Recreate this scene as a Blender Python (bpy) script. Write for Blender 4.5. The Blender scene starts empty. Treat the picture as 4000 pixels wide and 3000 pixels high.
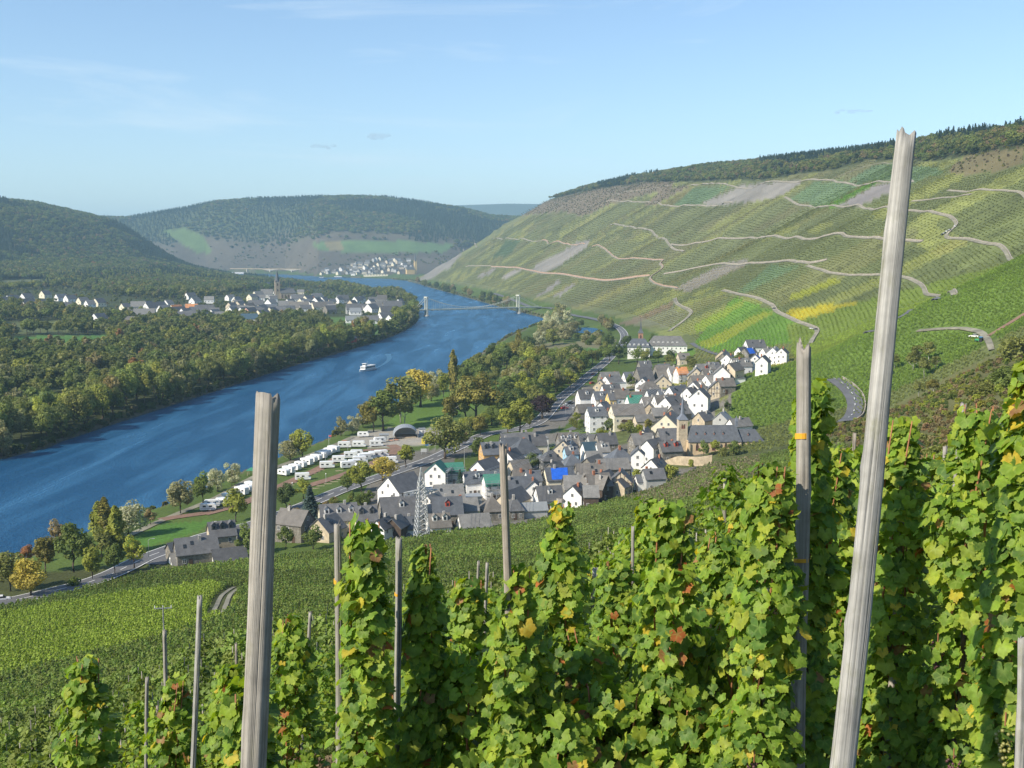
import bpy, math, random
import numpy as np
from mathutils import Vector, Matrix

random.seed(7)
RNG = np.random.default_rng(11)
SC = bpy.context.scene
COL = SC.collection

# ------------------------------------------------------------------ camera
W2, H2, FPX = 1106.0, 829.5, 2371.9          # frame half sizes and focal length, in units of the 2212 x 1659 view
CAMZ = 98.0
PITCH = math.atan((829.5 - 543.0) / FPX)
cam_data = bpy.data.cameras.new("camera")
cam = bpy.data.objects.new("camera", cam_data)
COL.objects.link(cam)
cam.location = (0, 0, CAMZ)
cam.rotation_euler = (math.pi / 2 - PITCH, 0, 0)
cam_data.sensor_width = 36.0
cam_data.lens = 36.0 * FPX / 2212.0
cam_data.clip_start = 0.1
cam_data.clip_end = 60000
SC.camera = cam

# ------------------------------------------------------------------ sky, sun, exposure
SUN_EL = math.radians(36)
SUN_AZ = math.radians(180 + 57)               # clockwise from +Y (view direction): behind the camera, to the left
SUN_DIR = Vector((math.sin(SUN_AZ) * math.cos(SUN_EL), math.cos(SUN_AZ) * math.cos(SUN_EL), math.sin(SUN_EL)))
world = bpy.data.worlds.new("World")
SC.world = world
world.use_nodes = True
wt = world.node_tree
wt.nodes.clear()
w_out = wt.nodes.new("ShaderNodeOutputWorld")
w_bg = wt.nodes.new("ShaderNodeBackground")
w_sky = wt.nodes.new("ShaderNodeTexSky")
w_sky.sky_type = 'NISHITA'
w_sky.sun_disc = False
w_sky.sun_elevation = SUN_EL
w_sky.sun_rotation = SUN_AZ
w_sky.altitude = 200
w_sky.air_density = 1.0
w_sky.dust_density = 0.25
w_sky.ozone_density = 3.2
w_bg.inputs["Strength"].default_value = 0.13
# thin cirrus veils, part of the sky everywhere
w_tc = wt.nodes.new("ShaderNodeTexCoord")
w_map = wt.nodes.new("ShaderNodeMapping")
w_map.inputs["Rotation"].default_value = (0.1, 0.32, 0.25)
w_map.inputs["Scale"].default_value = (1.4, 2.2, 12.0)
w_n = wt.nodes.new("ShaderNodeTexNoise")
w_n.inputs["Scale"].default_value = 1.7
w_n.inputs["Detail"].default_value = 7
w_n.inputs["Roughness"].default_value = 0.62
w_n.inputs["Distortion"].default_value = 0.7
w_r = wt.nodes.new("ShaderNodeMapRange")
w_r.inputs["From Min"].default_value = 0.53
w_r.inputs["From Max"].default_value = 0.74
w_r.inputs["To Min"].default_value = 0.0
w_r.inputs["To Max"].default_value = 0.5
w_mix = wt.nodes.new("ShaderNodeMix")
w_mix.data_type = 'RGBA'
w_mix.inputs["B"].default_value = (5.2, 5.9, 6.4, 1)
wt.links.new(w_tc.outputs["Generated"], w_map.inputs["Vector"])
wt.links.new(w_map.outputs["Vector"], w_n.inputs["Vector"])
wt.links.new(w_n.outputs["Fac"], w_r.inputs["Value"])
wt.links.new(w_r.outputs["Result"], w_mix.inputs["Factor"])
wt.links.new(w_sky.outputs["Color"], w_mix.inputs["A"])
wt.links.new(w_mix.outputs["Result"], w_bg.inputs["Color"])
wt.links.new(w_bg.outputs["Background"], w_out.inputs["Surface"])

sun_data = bpy.data.lights.new("sun", 'SUN')
sun_data.energy = 5.0
sun_data.angle = math.radians(0.55)
sun_data.color = (1.0, 0.905, 0.75)
sun = bpy.data.objects.new("sun", sun_data)
COL.objects.link(sun)
sun.location = SUN_DIR * 500
sun.rotation_euler = SUN_DIR.to_track_quat('Z', 'Y').to_euler()

SC.view_settings.view_transform = 'Standard'
SC.view_settings.look = 'None'
SC.view_settings.gamma = 1.0
SC.view_settings.use_curve_mapping = False
SC.view_settings.exposure = 0.5
SC.cycles.max_bounces = 6
SC.cycles.diffuse_bounces = 2
SC.cycles.glossy_bounces = 2
SC.cycles.transmission_bounces = 3
SC.cycles.transparent_max_bounces = 6
SC.cycles.volume_bounces = 0
SC.cycles.caustics_reflective = False
SC.cycles.caustics_refractive = False
SC.cycles.use_denoising = True
SC.render.use_persistent_data = False

# ------------------------------------------------------------------ helpers: pixels <-> places
CP, SP = math.cos(PITCH), math.sin(PITCH)

def ray(u, v):
    a = (u - W2) / FPX
    b = (H2 - v) / FPX
    return np.array([a, CP + b * SP, -SP + b * CP])

def at_z(u, v, z):
    d = ray(u, v)
    t = (z - CAMZ) / d[2]
    return np.array([d[0] * t, d[1] * t, z])

def at_y(u, v, y):
    d = ray(u, v)
    t = y / d[1]
    return np.array([d[0] * t, y, CAMZ + d[2] * t])

def project(x, y, z):
    f = y * CP - (z - CAMZ) * SP
    up = y * SP + (z - CAMZ) * CP
    f = np.where(np.abs(f) < 1e-6, 1e-6, f)
    return W2 + FPX * x / f, H2 - FPX * up / f, f

# ------------------------------------------------------------------ smooth noise in numpy
def _hash(ix, iy, seed):
    n = (ix.astype(np.int64) * 374761393 + iy.astype(np.int64) * 668265263 + seed * 1442695041) & 0x7fffffff
    n = (n ^ (n >> 13)) * 1274126177 & 0x7fffffff
    n = (n ^ (n >> 16))
    return (n & 0xffffff) / float(0xffffff)

def vnoise(x, y, seed=0):
    x = np.asarray(x, float); y = np.asarray(y, float)
    ix, iy = np.floor(x), np.floor(y)
    fx, fy = x - ix, y - iy
    fx = fx * fx * (3 - 2 * fx); fy = fy * fy * (3 - 2 * fy)
    a, b = _hash(ix, iy, seed), _hash(ix + 1, iy, seed)
    c, d = _hash(ix, iy + 1, seed), _hash(ix + 1, iy + 1, seed)
    return (a * (1 - fx) + b * fx) * (1 - fy) + (c * (1 - fx) + d * fx) * fy

def fbm(x, y, seed=0, octaves=4):
    s, a, t = 0.0, 0.5, 0.0
    for k in range(octaves):
        s = s + a * vnoise(x * 2 ** k, y * 2 ** k, seed + k * 17)
        t += a; a *= 0.5
    return s / t

def sstep(a, b, x):
    t = np.clip((np.asarray(x, float) - a) / (b - a), 0, 1)
    return t * t * (3 - 2 * t)

def catmull(pts, n=8):
    P = np.array(pts, float)
    Q = np.vstack([2 * P[0] - P[1], P, 2 * P[-1] - P[-2]])
    out = []
    for i in range(1, len(Q) - 2):
        p0, p1, p2, p3 = Q[i - 1], Q[i], Q[i + 1], Q[i + 2]
        for k in range(n):
            t = k / n
            out.append(0.5 * (2 * p1 + (p2 - p0) * t + (2 * p0 - 5 * p1 + 4 * p2 - p3) * t * t + (3 * p1 - p0 - 3 * p2 + p3) * t ** 3))
    out.append(Q[-2])
    return np.array(out)

def poly_dist(x, y, P):
    """signed distance to an open polyline (right side positive) and arc length of the nearest point"""
    x = np.asarray(x, float); y = np.asarray(y, float)
    best = np.full(x.shape, 1e18); sd = np.zeros(x.shape); arc = np.zeros(x.shape)
    acc = 0.0
    for i in range(len(P) - 1):
        ax, ay = P[i][0], P[i][1]
        dx, dy = P[i + 1][0] - ax, P[i + 1][1] - ay
        L = math.hypot(dx, dy)
        t = np.clip(((x - ax) * dx + (y - ay) * dy) / (L * L), 0, 1)
        ex, ey = x - ax - t * dx, y - ay - t * dy
        d2 = ex * ex + ey * ey
        m = d2 < best
        best = np.where(m, d2, best)
        side = np.where((x - ax) * dy - (y - ay) * dx >= 0, 1.0, -1.0)
        sd = np.where(m, side * np.sqrt(d2), sd)
        arc = np.where(m, acc + t * L, arc)
        acc += L
    return sd, arc

def in_poly(px, py, poly):
    px = np.asarray(px, float); py = np.asarray(py, float)
    inside = np.zeros(px.shape, bool)
    n = len(poly)
    pa = np.asarray(poly)
    if px.size > 4000:
        box = (px >= pa[:, 0].min()) & (px <= pa[:, 0].max()) & (py >= pa[:, 1].min()) & (py <= pa[:, 1].max())
        if box.mean() < .6:
            inside[box] = in_poly(px[box], py[box], poly) if box.any() else False
            return inside
    j = n - 1
    for i in range(n):
        xi, yi = poly[i]; xj, yj = poly[j]
        if yi != yj:
            c = ((yi > py) != (yj > py)) & (px < (xj - xi) * (py - yi) / (yj - yi) + xi)
            inside ^= c
        j = i
    return inside

# ------------------------------------------------------------------ the lie of the land
RB_PIX = [(0, 1228), (110, 1178), (360, 1092), (540, 1012), (700, 952), (860, 872), (1000, 790), (1095, 728), (1165, 700), (1186, 690),
          (1100, 668), (1000, 640), (930, 621), (880, 606.5), (800, 600.5), (700, 599), (640, 594)]
LB_PIX = [(0, 990), (120, 955), (250, 912), (500, 832), (640, 787), (800, 742), (870, 715), (896, 697), (903, 683), (895, 662),
          (862, 642), (792, 634), (720, 619), (650, 609), (560, 600), (520, 596)]
RB = np.vstack([[(-420, -500), (-330, -60), (-232, 200)], [at_z(u, v, 0.3)[:2] for u, v in RB_PIX], [(-1400, 5010), (-2600, 5160), (-4000, 5220)]])
LB = np.vstack([[(-560, -420), (-460, 20), (-330, 330)], [at_z(u, v, 0.3)[:2] for u, v in LB_PIX], [(-1500, 4800), (-2700, 4920), (-4000, 4980)]])
RBS, LBS = catmull(RB, 2), catmull(LB, 2)
RIVER_POLY = np.vstack([RBS, LBS[::-1]])

FOOT = catmull([(420, -900), (300, -300), (120, 100), (15, 330), (5, 450), (10, 560), (30, 700), (78, 850), (108, 1000), (102, 1150), (70, 1530),
                (-100, 2450), (-330, 3500), (-345, 3800), (-230, 4300), (200, 5200), (900, 6000)], 3)

def _table(xs, ys, n=1200, k=25):
    t = np.linspace(xs[0], xs[-1], n)
    y = np.interp(t, xs, ys)
    yp = np.concatenate([np.full(k, y[0]), y, np.full(k, y[-1])])
    ker = np.hanning(2 * k + 1); ker /= ker.sum()
    return t, np.convolve(yp, ker, 'valid')

PROF = _table([0, 60, 150, 250, 450, 560, 700, 900, 1300, 2500, 6000], [0, 6, 24, 74, 192, 252, 292, 318, 336, 345, 350], 3000, 14)
DOME = _table([0, .487, .69, .8, .95, 1.05, 1.25, 1.6, 2.2, 3.2], [300, 262, 205, 148, 78, 56, 36, 18, 7, 0])

NT = [-180, -120, -60, -25, -12.5, 0, 6, 12.7, 18, 25, 34, 60, 90, 180]
NR = [0, 6, 12, 40, 100, 200, 300, 380, 480, 700]
NZ = np.array([
    [96.3, 97, 97.5, 100, 106, 120, 130, 140, 150, 170],
    [96.3, 95.6, 95, 92, 85, 70, 55, 45, 30, 8],
    [96.3, 94.0, 91.7, 81, 60, 30, 8, 0, -8, -20],
    [96.3, 93.9, 91.5, 80.5, 57.5, 26, 8.5, 0, -10, -30],
    [96.3, 94.2, 92.2, 83, 62, 32, 12, 0, -14, -30],
    [96.3, 94.5, 92.8, 84.5, 65, 37, 17, 4, -12, -30],
    [96.3, 94.9, 93.5, 86, 69, 44.5, 25, 11, -6, -25],
    [96.3, 95.2, 94.1, 87.5, 73, 52, 36, 26.5, 12, -15],
    [96.3, 95.2, 94.1, 88.5, 76, 57.5, 45, 38, 30, 10],
    [96.3, 95.2, 94.2, 89.5, 81, 70, 63.5, 61, 60, 40],
    [96.3, 95.4, 94.7, 91, 86, 82, 82, 86, 92, 100],
    [96.3, 96.3, 96.4, 97, 101, 115, 135, 150, 170, 210],
    [96.3, 97, 98, 104, 118, 150, 182, 205, 230, 270],
    [96.3, 97, 97.5, 100, 106, 120, 130, 140, 150, 170]])

def near_slope(x, y):
    th = np.degrees(np.arctan2(x, y))
    r = np.hypot(x, y)
    lr = np.log(r + 4.0)
    kx = np.log(np.array(NR, float) + 4.0)
    cols = np.array([np.interp(lr, kx, row) for row in NZ])        # one value per direction
    ti = np.clip(np.searchsorted(NT, th) - 1, 0, len(NT) - 2)
    t0 = np.array(NT)[ti]; t1 = np.array(NT)[ti + 1]
    f = np.clip((th - t0) / (t1 - t0), 0, 1)
    f = f * f * (3 - 2 * f) * 0.5 + f * 0.5
    flat = cols.reshape(len(NT), -1)
    idx = np.arange(flat.shape[1])
    a = flat[ti.ravel(), idx].reshape(th.shape); b = flat[(ti + 1).ravel(), idx].reshape(th.shape)
    return a * (1 - f) + b * f

FAR_U = [-900, 0, 200, 280, 300, 340, 400, 470, 540, 620, 760, 840, 900, 1000, 1060, 1200, 1500, 2600]
FAR_V = [470, 470, 468, 471, 468, 461, 452, 437, 431, 429, 425, 428, 436, 451, 466, 475, 500, 500]

def land(x, y, parts=False):
    x = np.asarray(x, float); y = np.asarray(y, float)
    s, arc = poly_dist(x, y, FOOT)
    dr, _ = poly_dist(x, y, RBS)
    dl, _ = poly_dist(x, y, LBS)
    inside = in_poly(x, y, RIVER_POLY)
    db = np.minimum(np.abs(dr), np.abs(dl))
    right_side = (s > -3000) & (np.abs(dr) < np.abs(dl))
    # valley floor
    zr = 0.2 + 3.6 * sstep(0, 9, db) + 4.8 * sstep(10, 110, db)
    zl = 0.2 + 3.2 * sstep(0, 12, db) + np.clip(0.008 * db, 0, 6)
    z = np.where(right_side, zr, zl)
    # right hand vineyard hill
    k = sstep(780, 1150, y) * 90
    sn = s + 26 * (fbm(arc / 230.0, s / 900.0 + 5, 3) - 0.5) * sstep(60, 260, s)
    prof = np.interp(sn + k, PROF[0], PROF[1]) - np.interp(k, PROF[0], PROF[1])
    prof = np.where(s > 0, prof, 0) * np.interp(y, [900, 1400, 1750, 2300, 2800, 3150, 3560, 3900, 4300], [.92, .905, .91, .965, 1.02, 1.075, 1.09, 1.11, 1.11])
    und = (fbm(arc / 150.0 + 0.12 * s / 150.0, s / 520.0, 9) - 0.5) * 30 * sstep(90, 320, s) * (1 - 0.5 * sstep(600, 900, s))
    hill = prof + und
    # the spur behind the church
    ax, ay, bx, by = 128., 545., 330., 640.
    t = np.clip(((x - ax) * (bx - ax) + (y - ay) * (by - ay)) / ((bx - ax) ** 2 + (by - ay) ** 2), 0, 1)
    dsp = np.hypot(x - ax - t * (bx - ax), y - ay - t * (by - ay))
    hill = hill + 13 * np.exp(-(dsp / 48.0) ** 2) * sstep(0, 60, s)
    z = z + np.where(s > 0, hill, 0)
    # left hills
    rho = np.hypot((x + 2300) / 1210.0, (y - 3900) / 1500.0)
    dome = np.interp(rho, DOME[0], DOME[1])
    und2 = (fbm(x / 420.0, y / 420.0, 21) - 0.5) * 46 * sstep(30, 120, dome)
    left = np.where(inside | right_side, 0, dome + und2)
    z = z + left * sstep(60, 500, np.abs(dl))
    # far hill across the bend
    tx = W2 + FPX * x / np.maximum(y, 1.0)
    crest = CAMZ + (543 - np.interp(tx, FAR_U, FAR_V)) / FPX * 5850.0 - 9
    fy = np.interp(tx, [0, 450, 620, 690, 900, 1000, 1300], [5230, 5200, 5000, 4360, 4270, 4300, 4700])
    tt = np.clip((y - fy) / (5850 - fy), 0, 1.0)
    far = crest * (0.25 * tt + 0.75 * sstep(0, 1.0, tt)) * (1 - 0.12 * sstep(5900, 8500, y))
    far = far + (fbm(x / 500.0, y / 500.0, 33) - 0.5) * 70 * sstep(0.15, .5, tt) * (1 - sstep(.75, 1.0, tt))
    z = np.where(inside, z, np.maximum(z, far))
    # last blue ridge
    ridge = (CAMZ + (543 - np.interp(tx, [0, 270, 900, 1100, 1300], [500, 473, 446, 441, 446])) / FPX * 12500.0) * sstep(9000, 12500, y)
    z = np.maximum(z, ridge)
    # river bed
    z = np.where(inside, 0.2 - 3.5 * sstep(0, 14, db), z)
    # the slope the camera stands on
    r = np.hypot(x, y)
    ns = near_slope(x, y) + (fbm(x / 60.0, y / 60.0, 40) - 0.5) * 3.0 * sstep(25, 90, r)
    w = ns - z
    kk = 2.5
    z = np.where((r < 900) & (~inside), np.where(w > kk, ns, np.where(w < -kk, z, z + (w + kk) ** 2 / (4 * kk))), z)
    if parts:
        return z, s, arc, rho, tt, inside, db, right_side, (w > -.3) & (r < 900)
    return z

PROFILE = {}
def ground(x, y):
    if 'az' in PROFILE:
        a = math.degrees(math.atan2(x, y)); az = PROFILE['az']
        i = int(np.clip(np.searchsorted(az, a) - 1, 0, len(az) - 2))
        f = (a - az[i]) / (az[i + 1] - az[i]); r = math.hypot(x, y)
        return float(np.interp(r, PROFILE['R'][i], PROFILE['Z'][i]) * (1 - f) + np.interp(r, PROFILE['R'][i + 1], PROFILE['Z'][i + 1]) * f)
    return float(land(np.array([x]), np.array([y]))[0])

def sight_profile(u, v, ts):
    """heights of the land under the line of sight, from the ground sheet once it is built"""
    d = ray(u, v)
    X, Y = d[0] * ts, d[1] * ts
    if 'az' not in PROFILE:
        return X, Y, CAMZ + d[2] * ts, np.maximum(land(X, Y), 0.0)
    a = math.degrees(math.atan2(d[0], d[1]))
    az, R, Z = PROFILE['az'], PROFILE['R'], PROFILE['Z']
    i = int(np.clip(np.searchsorted(az, a) - 1, 0, len(az) - 2))
    f = (a - az[i]) / (az[i + 1] - az[i])
    rr = R[i] * (1 - f) + R[i + 1] * f
    zz = Z[i] * (1 - f) + Z[i + 1] * f
    return X, Y, CAMZ + d[2] * ts, np.maximum(np.interp(np.hypot(X, Y), rr, zz), 0.0)

def hits(uv):
    """where the view through each pixel first meets the land"""
    uv = np.asarray(uv, float)
    ts = np.concatenate([np.linspace(4, 60, 90)[:-1], np.geomspace(60, 14000, 1500)])
    out = []
    for u, v in uv:
        X, Y, Z, g = sight_profile(u, v, ts)
        below = np.nonzero(Z < g)[0]
        if len(below) == 0:
            out.append((X[-1], Y[-1], g[-1])); continue
        i = below[0]
        if i == 0:
            out.append((X[0], Y[0], g[0])); continue
        a0, a1 = Z[i - 1] - g[i - 1], g[i] - Z[i]
        f = a0 / (a0 + a1 + 1e-9)
        out.append((X[i - 1] + f * (X[i] - X[i - 1]), Y[i - 1] + f * (Y[i] - Y[i - 1]), max(Z[i - 1] + f * (Z[i] - Z[i - 1]), 0)))
    return np.array(out)

def hit(u, v):
    return hits([(u, v)])[0]

# ------------------------------------------------------------------ materials
def newmat(name):
    m = bpy.data.materials.new(name)
    m.use_nodes = True
    nt = m.node_tree
    b = nt.nodes["Principled BSDF"]
    return m, nt, b

def N(nt, kind, **kw):
    n = nt.nodes.new(kind)
    for k, v in kw.items():
        if k in n.inputs:
            n.inputs[k].default_value = v
        else:
            setattr(n, k, v)
    return n

def mixrgb(nt, blend, fac, a, b):
    m = nt.nodes.new("ShaderNodeMix")
    m.data_type = 'RGBA'
    m.blend_type = blend
    for sock, val in (("Factor", fac), ("A", a), ("B", b)):
        if isinstance(val, bpy.types.NodeSocket):
            nt.links.new(val, m.inputs[sock])
        else:
            m.inputs[sock].default_value = val if not isinstance(val, tuple) else (*val[:3], 1)
    return m.outputs["Result"]

def ramp(nt, src, a, b, lo=0.0, hi=1.0):
    r = nt.nodes.new("ShaderNodeMapRange")
    r.inputs["From Min"].default_value = a; r.inputs["From Max"].default_value = b
    r.inputs["To Min"].default_value = lo; r.inputs["To Max"].default_value = hi
    nt.links.new(src, r.inputs["Value"])
    return r.outputs["Result"]

def noise(nt, vec, scale, detail=3, rough=0.55, dist=0.0):
    n = nt.nodes.new("ShaderNodeTexNoise")
    n.inputs["Scale"].default_value = scale
    n.inputs["Detail"].default_value = detail
    n.inputs["Roughness"].default_value = rough
    n.inputs["Distortion"].default_value = dist
    if vec is not None:
        nt.links.new(vec, n.inputs["Vector"])
    return n.outputs["Fac"]

def obj_coord(nt):
    return nt.nodes.new("ShaderNodeTexCoord").outputs["Object"]

def mapping(nt, vec, scale=(1, 1, 1), rot=(0, 0, 0), loc=(0, 0, 0)):
    m = nt.nodes.new("ShaderNodeMapping")
    m.inputs["Scale"].default_value = scale
    m.inputs["Rotation"].default_value = rot
    m.inputs["Location"].default_value = loc
    nt.links.new(vec, m.inputs["Vector"])
    return m.outputs["Vector"]

def bump(nt, b, height, strength=0.4, dist=0.1):
    n = nt.nodes.new("ShaderNodeBump")
    n.inputs["Strength"].default_value = strength
    n.inputs["Distance"].default_value = dist
    nt.links.new(height, n.inputs["Height"])
    nt.links.new(n.outputs["Normal"], b.inputs["Normal"])

_plain = {}
def plain(name, col, rough=0.8, var=0.25, scale=0.6, metal=0.0, bumpy=0.0, grit=6.0):
    """a matt surface with a little unevenness of tone"""
    if name in _plain:
        return _plain[name]
    m, nt, b = newmat(name)
    oc = obj_coord(nt)
    n1 = noise(nt, oc, scale, 4)
    n2 = noise(nt, oc, grit, 3)
    a = ramp(nt, n1, 0.3, 0.7, 1 - var, 1 + var)
    c = ramp(nt, n2, 0.3, 0.7, 1 - var * .5, 1 + var * .5)
    k = nt.nodes.new("ShaderNodeMath"); k.operation = 'MULTIPLY'
    nt.links.new(a, k.inputs[0]); nt.links.new(c, k.inputs[1])
    col4 = mixrgb(nt, 'MULTIPLY', 1.0, (*col, 1), (1, 1, 1, 1))
    g = nt.nodes.new("ShaderNodeVectorMath"); g.operation = 'SCALE'
    nt.links.new(col4, g.inputs[0]); nt.links.new(k.outputs[0], g.inputs["Scale"])
    nt.links.new(g.outputs[0], b.inputs["Base Color"])
    b.inputs["Roughness"].default_value = rough
    b.inputs["Metallic"].default_value = metal
    if bumpy:
        bump(nt, b, n2, bumpy, 0.05)
    _plain[name] = m
    return m

# ------------------------------------------------------------------ mesh helpers
def mesh_obj(name, verts, faces, mat=None, parent=None, smooth=False, link=True):
    me = bpy.data.meshes.new(name)
    me.from_pydata([tuple(map(float, p)) for p in verts], [], faces)
    if mat is not None:
        me.materials.append(mat)
    if smooth:
        me.polygons.foreach_set("use_smooth", [True] * len(me.polygons))
    me.update()
    o = bpy.data.objects.new(name, me)
    if link:
        COL.objects.link(o)
    if parent is not None:
        o.parent = parent
    return o

def np_mesh(name, V, F, mat=None, smooth=False):
    """quads or triangles straight from arrays"""
    me = bpy.data.meshes.new(name)
    V = np.asarray(V, np.float32); F = np.asarray(F, np.int32)
    k = F.shape[1]
    me.vertices.add(len(V)); me.vertices.foreach_set("co", V.ravel())
    me.loops.add(F.size); me.loops.foreach_set("vertex_index", F.ravel())
    me.polygons.add(len(F))
    me.polygons.foreach_set("loop_start", np.arange(0, F.size, k, dtype=np.int32))
    try:
        me.polygons.foreach_set("loop_total", np.full(len(F), k, np.int32))
    except Exception:
        pass
    me.polygons.foreach_set("use_smooth", np.full(len(F), smooth))
    if mat is not None:
        me.materials.append(mat)
    me.update(calc_edges=True)
    return me

def add_obj(name, me, parent=None, loc=None):
    o = bpy.data.objects.new(name, me)
    COL.objects.link(o)
    if parent is not None:
        o.parent = parent
    if loc is not None:
        o.location = loc
    return o

def empty(name, loc=(0, 0, 0), rz=0.0):
    o = bpy.data.objects.new(name, None)
    COL.objects.link(o)
    o.location = tuple(map(float, loc))
    o.rotation_euler = (0, 0, rz)
    o.empty_display_size = 0.3
    return o

def tag(o, label=None, cat=None, group=None, kind=None):
    if label: o["label"] = label
    if cat: o["category"] = cat
    if group: o["group"] = group
    if kind: o["kind"] = kind
    return o

class MB:
    """collects simple solids into one mesh"""
    def __init__(self):
        self.v, self.f = [], []
    def add(self, V, F):
        n = len(self.v)
        self.v += [tuple(map(float, p)) for p in V]
        self.f += [tuple(i + n for i in f) for f in F]
        return self
    def box(self, x0, x1, y0, y1, z0, z1):
        V = [(x0, y0, z0), (x1, y0, z0), (x1, y1, z0), (x0, y1, z0), (x0, y0, z1), (x1, y0, z1), (x1, y1, z1), (x0, y1, z1)]
        return self.add(V, [(0, 3, 2, 1), (4, 5, 6, 7), (0, 1, 5, 4), (1, 2, 6, 5), (2, 3, 7, 6), (3, 0, 4, 7)])
    def tube(self, a, b, r0, r1=None, n=6, caps=True):
        r1 = r0 if r1 is None else r1
        a, b = Vector(a), Vector(b)
        q = (b - a).to_track_quat('Z', 'Y')
        V = []
        for p, r in ((a, r0), (b, r1)):
            for k in range(n):
                t = 2 * math.pi * k / n
                V.append(p + q @ Vector((r * math.cos(t), r * math.sin(t), 0)))
        F = [(k, (k + 1) % n, n + (k + 1) % n, n + k) for k in range(n)]
        if caps:
            F += [tuple(range(n))[::-1], tuple(range(n, 2 * n))]
        return self.add(V, F)
    def prism(self, poly, z0, z1):
        n = len(poly)
        V = [(x, y, z0) for x, y in poly] + [(x, y, z1) for x, y in poly]
        F = [(k, (k + 1) % n, n + (k + 1) % n, n + k) for k in range(n)] + [tuple(range(n))[::-1], tuple(range(n, 2 * n))]
        return self.add(V, F)
    def path(self, pts, radii, n=6):
        P = [Vector(p) for p in pts]
        V, F = [], []
        for i, p in enumerate(P):
            t = (P[min(i + 1, len(P) - 1)] - P[max(i - 1, 0)])
            q = t.to_track_quat('Z', 'Y')
            for k in range(n):
                a = 2 * math.pi * k / n
                V.append(p + q @ Vector((radii[i] * math.cos(a), radii[i] * math.sin(a), 0)))
        for i in range(len(P) - 1):
            for k in range(n):
                F.append((i * n + k, i * n + (k + 1) % n, (i + 1) * n + (k + 1) % n, (i + 1) * n + k))
        F.append(tuple(range(n))[::-1]); F.append(tuple(range((len(P) - 1) * n, len(P) * n)))
        return self.add(V, F)
    def mesh(self, name, mat=None, smooth=False):
        me = bpy.data.meshes.new(name)
        me.from_pydata(self.v, [], self.f)
        if mat is not None:
            me.materials.append(mat)
        if smooth:
            me.polygons.foreach_set("use_smooth", [True] * len(me.polygons))
        me.update()
        return me
    def build(self, name, mat=None, parent=None, smooth=False, loc=None):
        return add_obj(name, self.mesh(name, mat, smooth), parent, loc)

# ------------------------------------------------------------------ ground: one sheet out to the horizon
def L3(*c):
    return np.array(c, float)

C_VINE = L3(.108, .128, .046)
C_YEL = L3(.30, .27, .022)
C_GREY = L3(.215, .20, .175)
C_TEAL = L3(.10, .145, .07)
C_BRIGHT = L3(.105, .19, .028)
C_SCRUB = L3(.15, .122, .082)
C_OLIVE = L3(.15, .14, .055)
C_LAWN = L3(.098, .145, .034)
C_PAVE = L3(.16, .15, .13)
C_WOOD = L3(.045, .055, .022)

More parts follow.
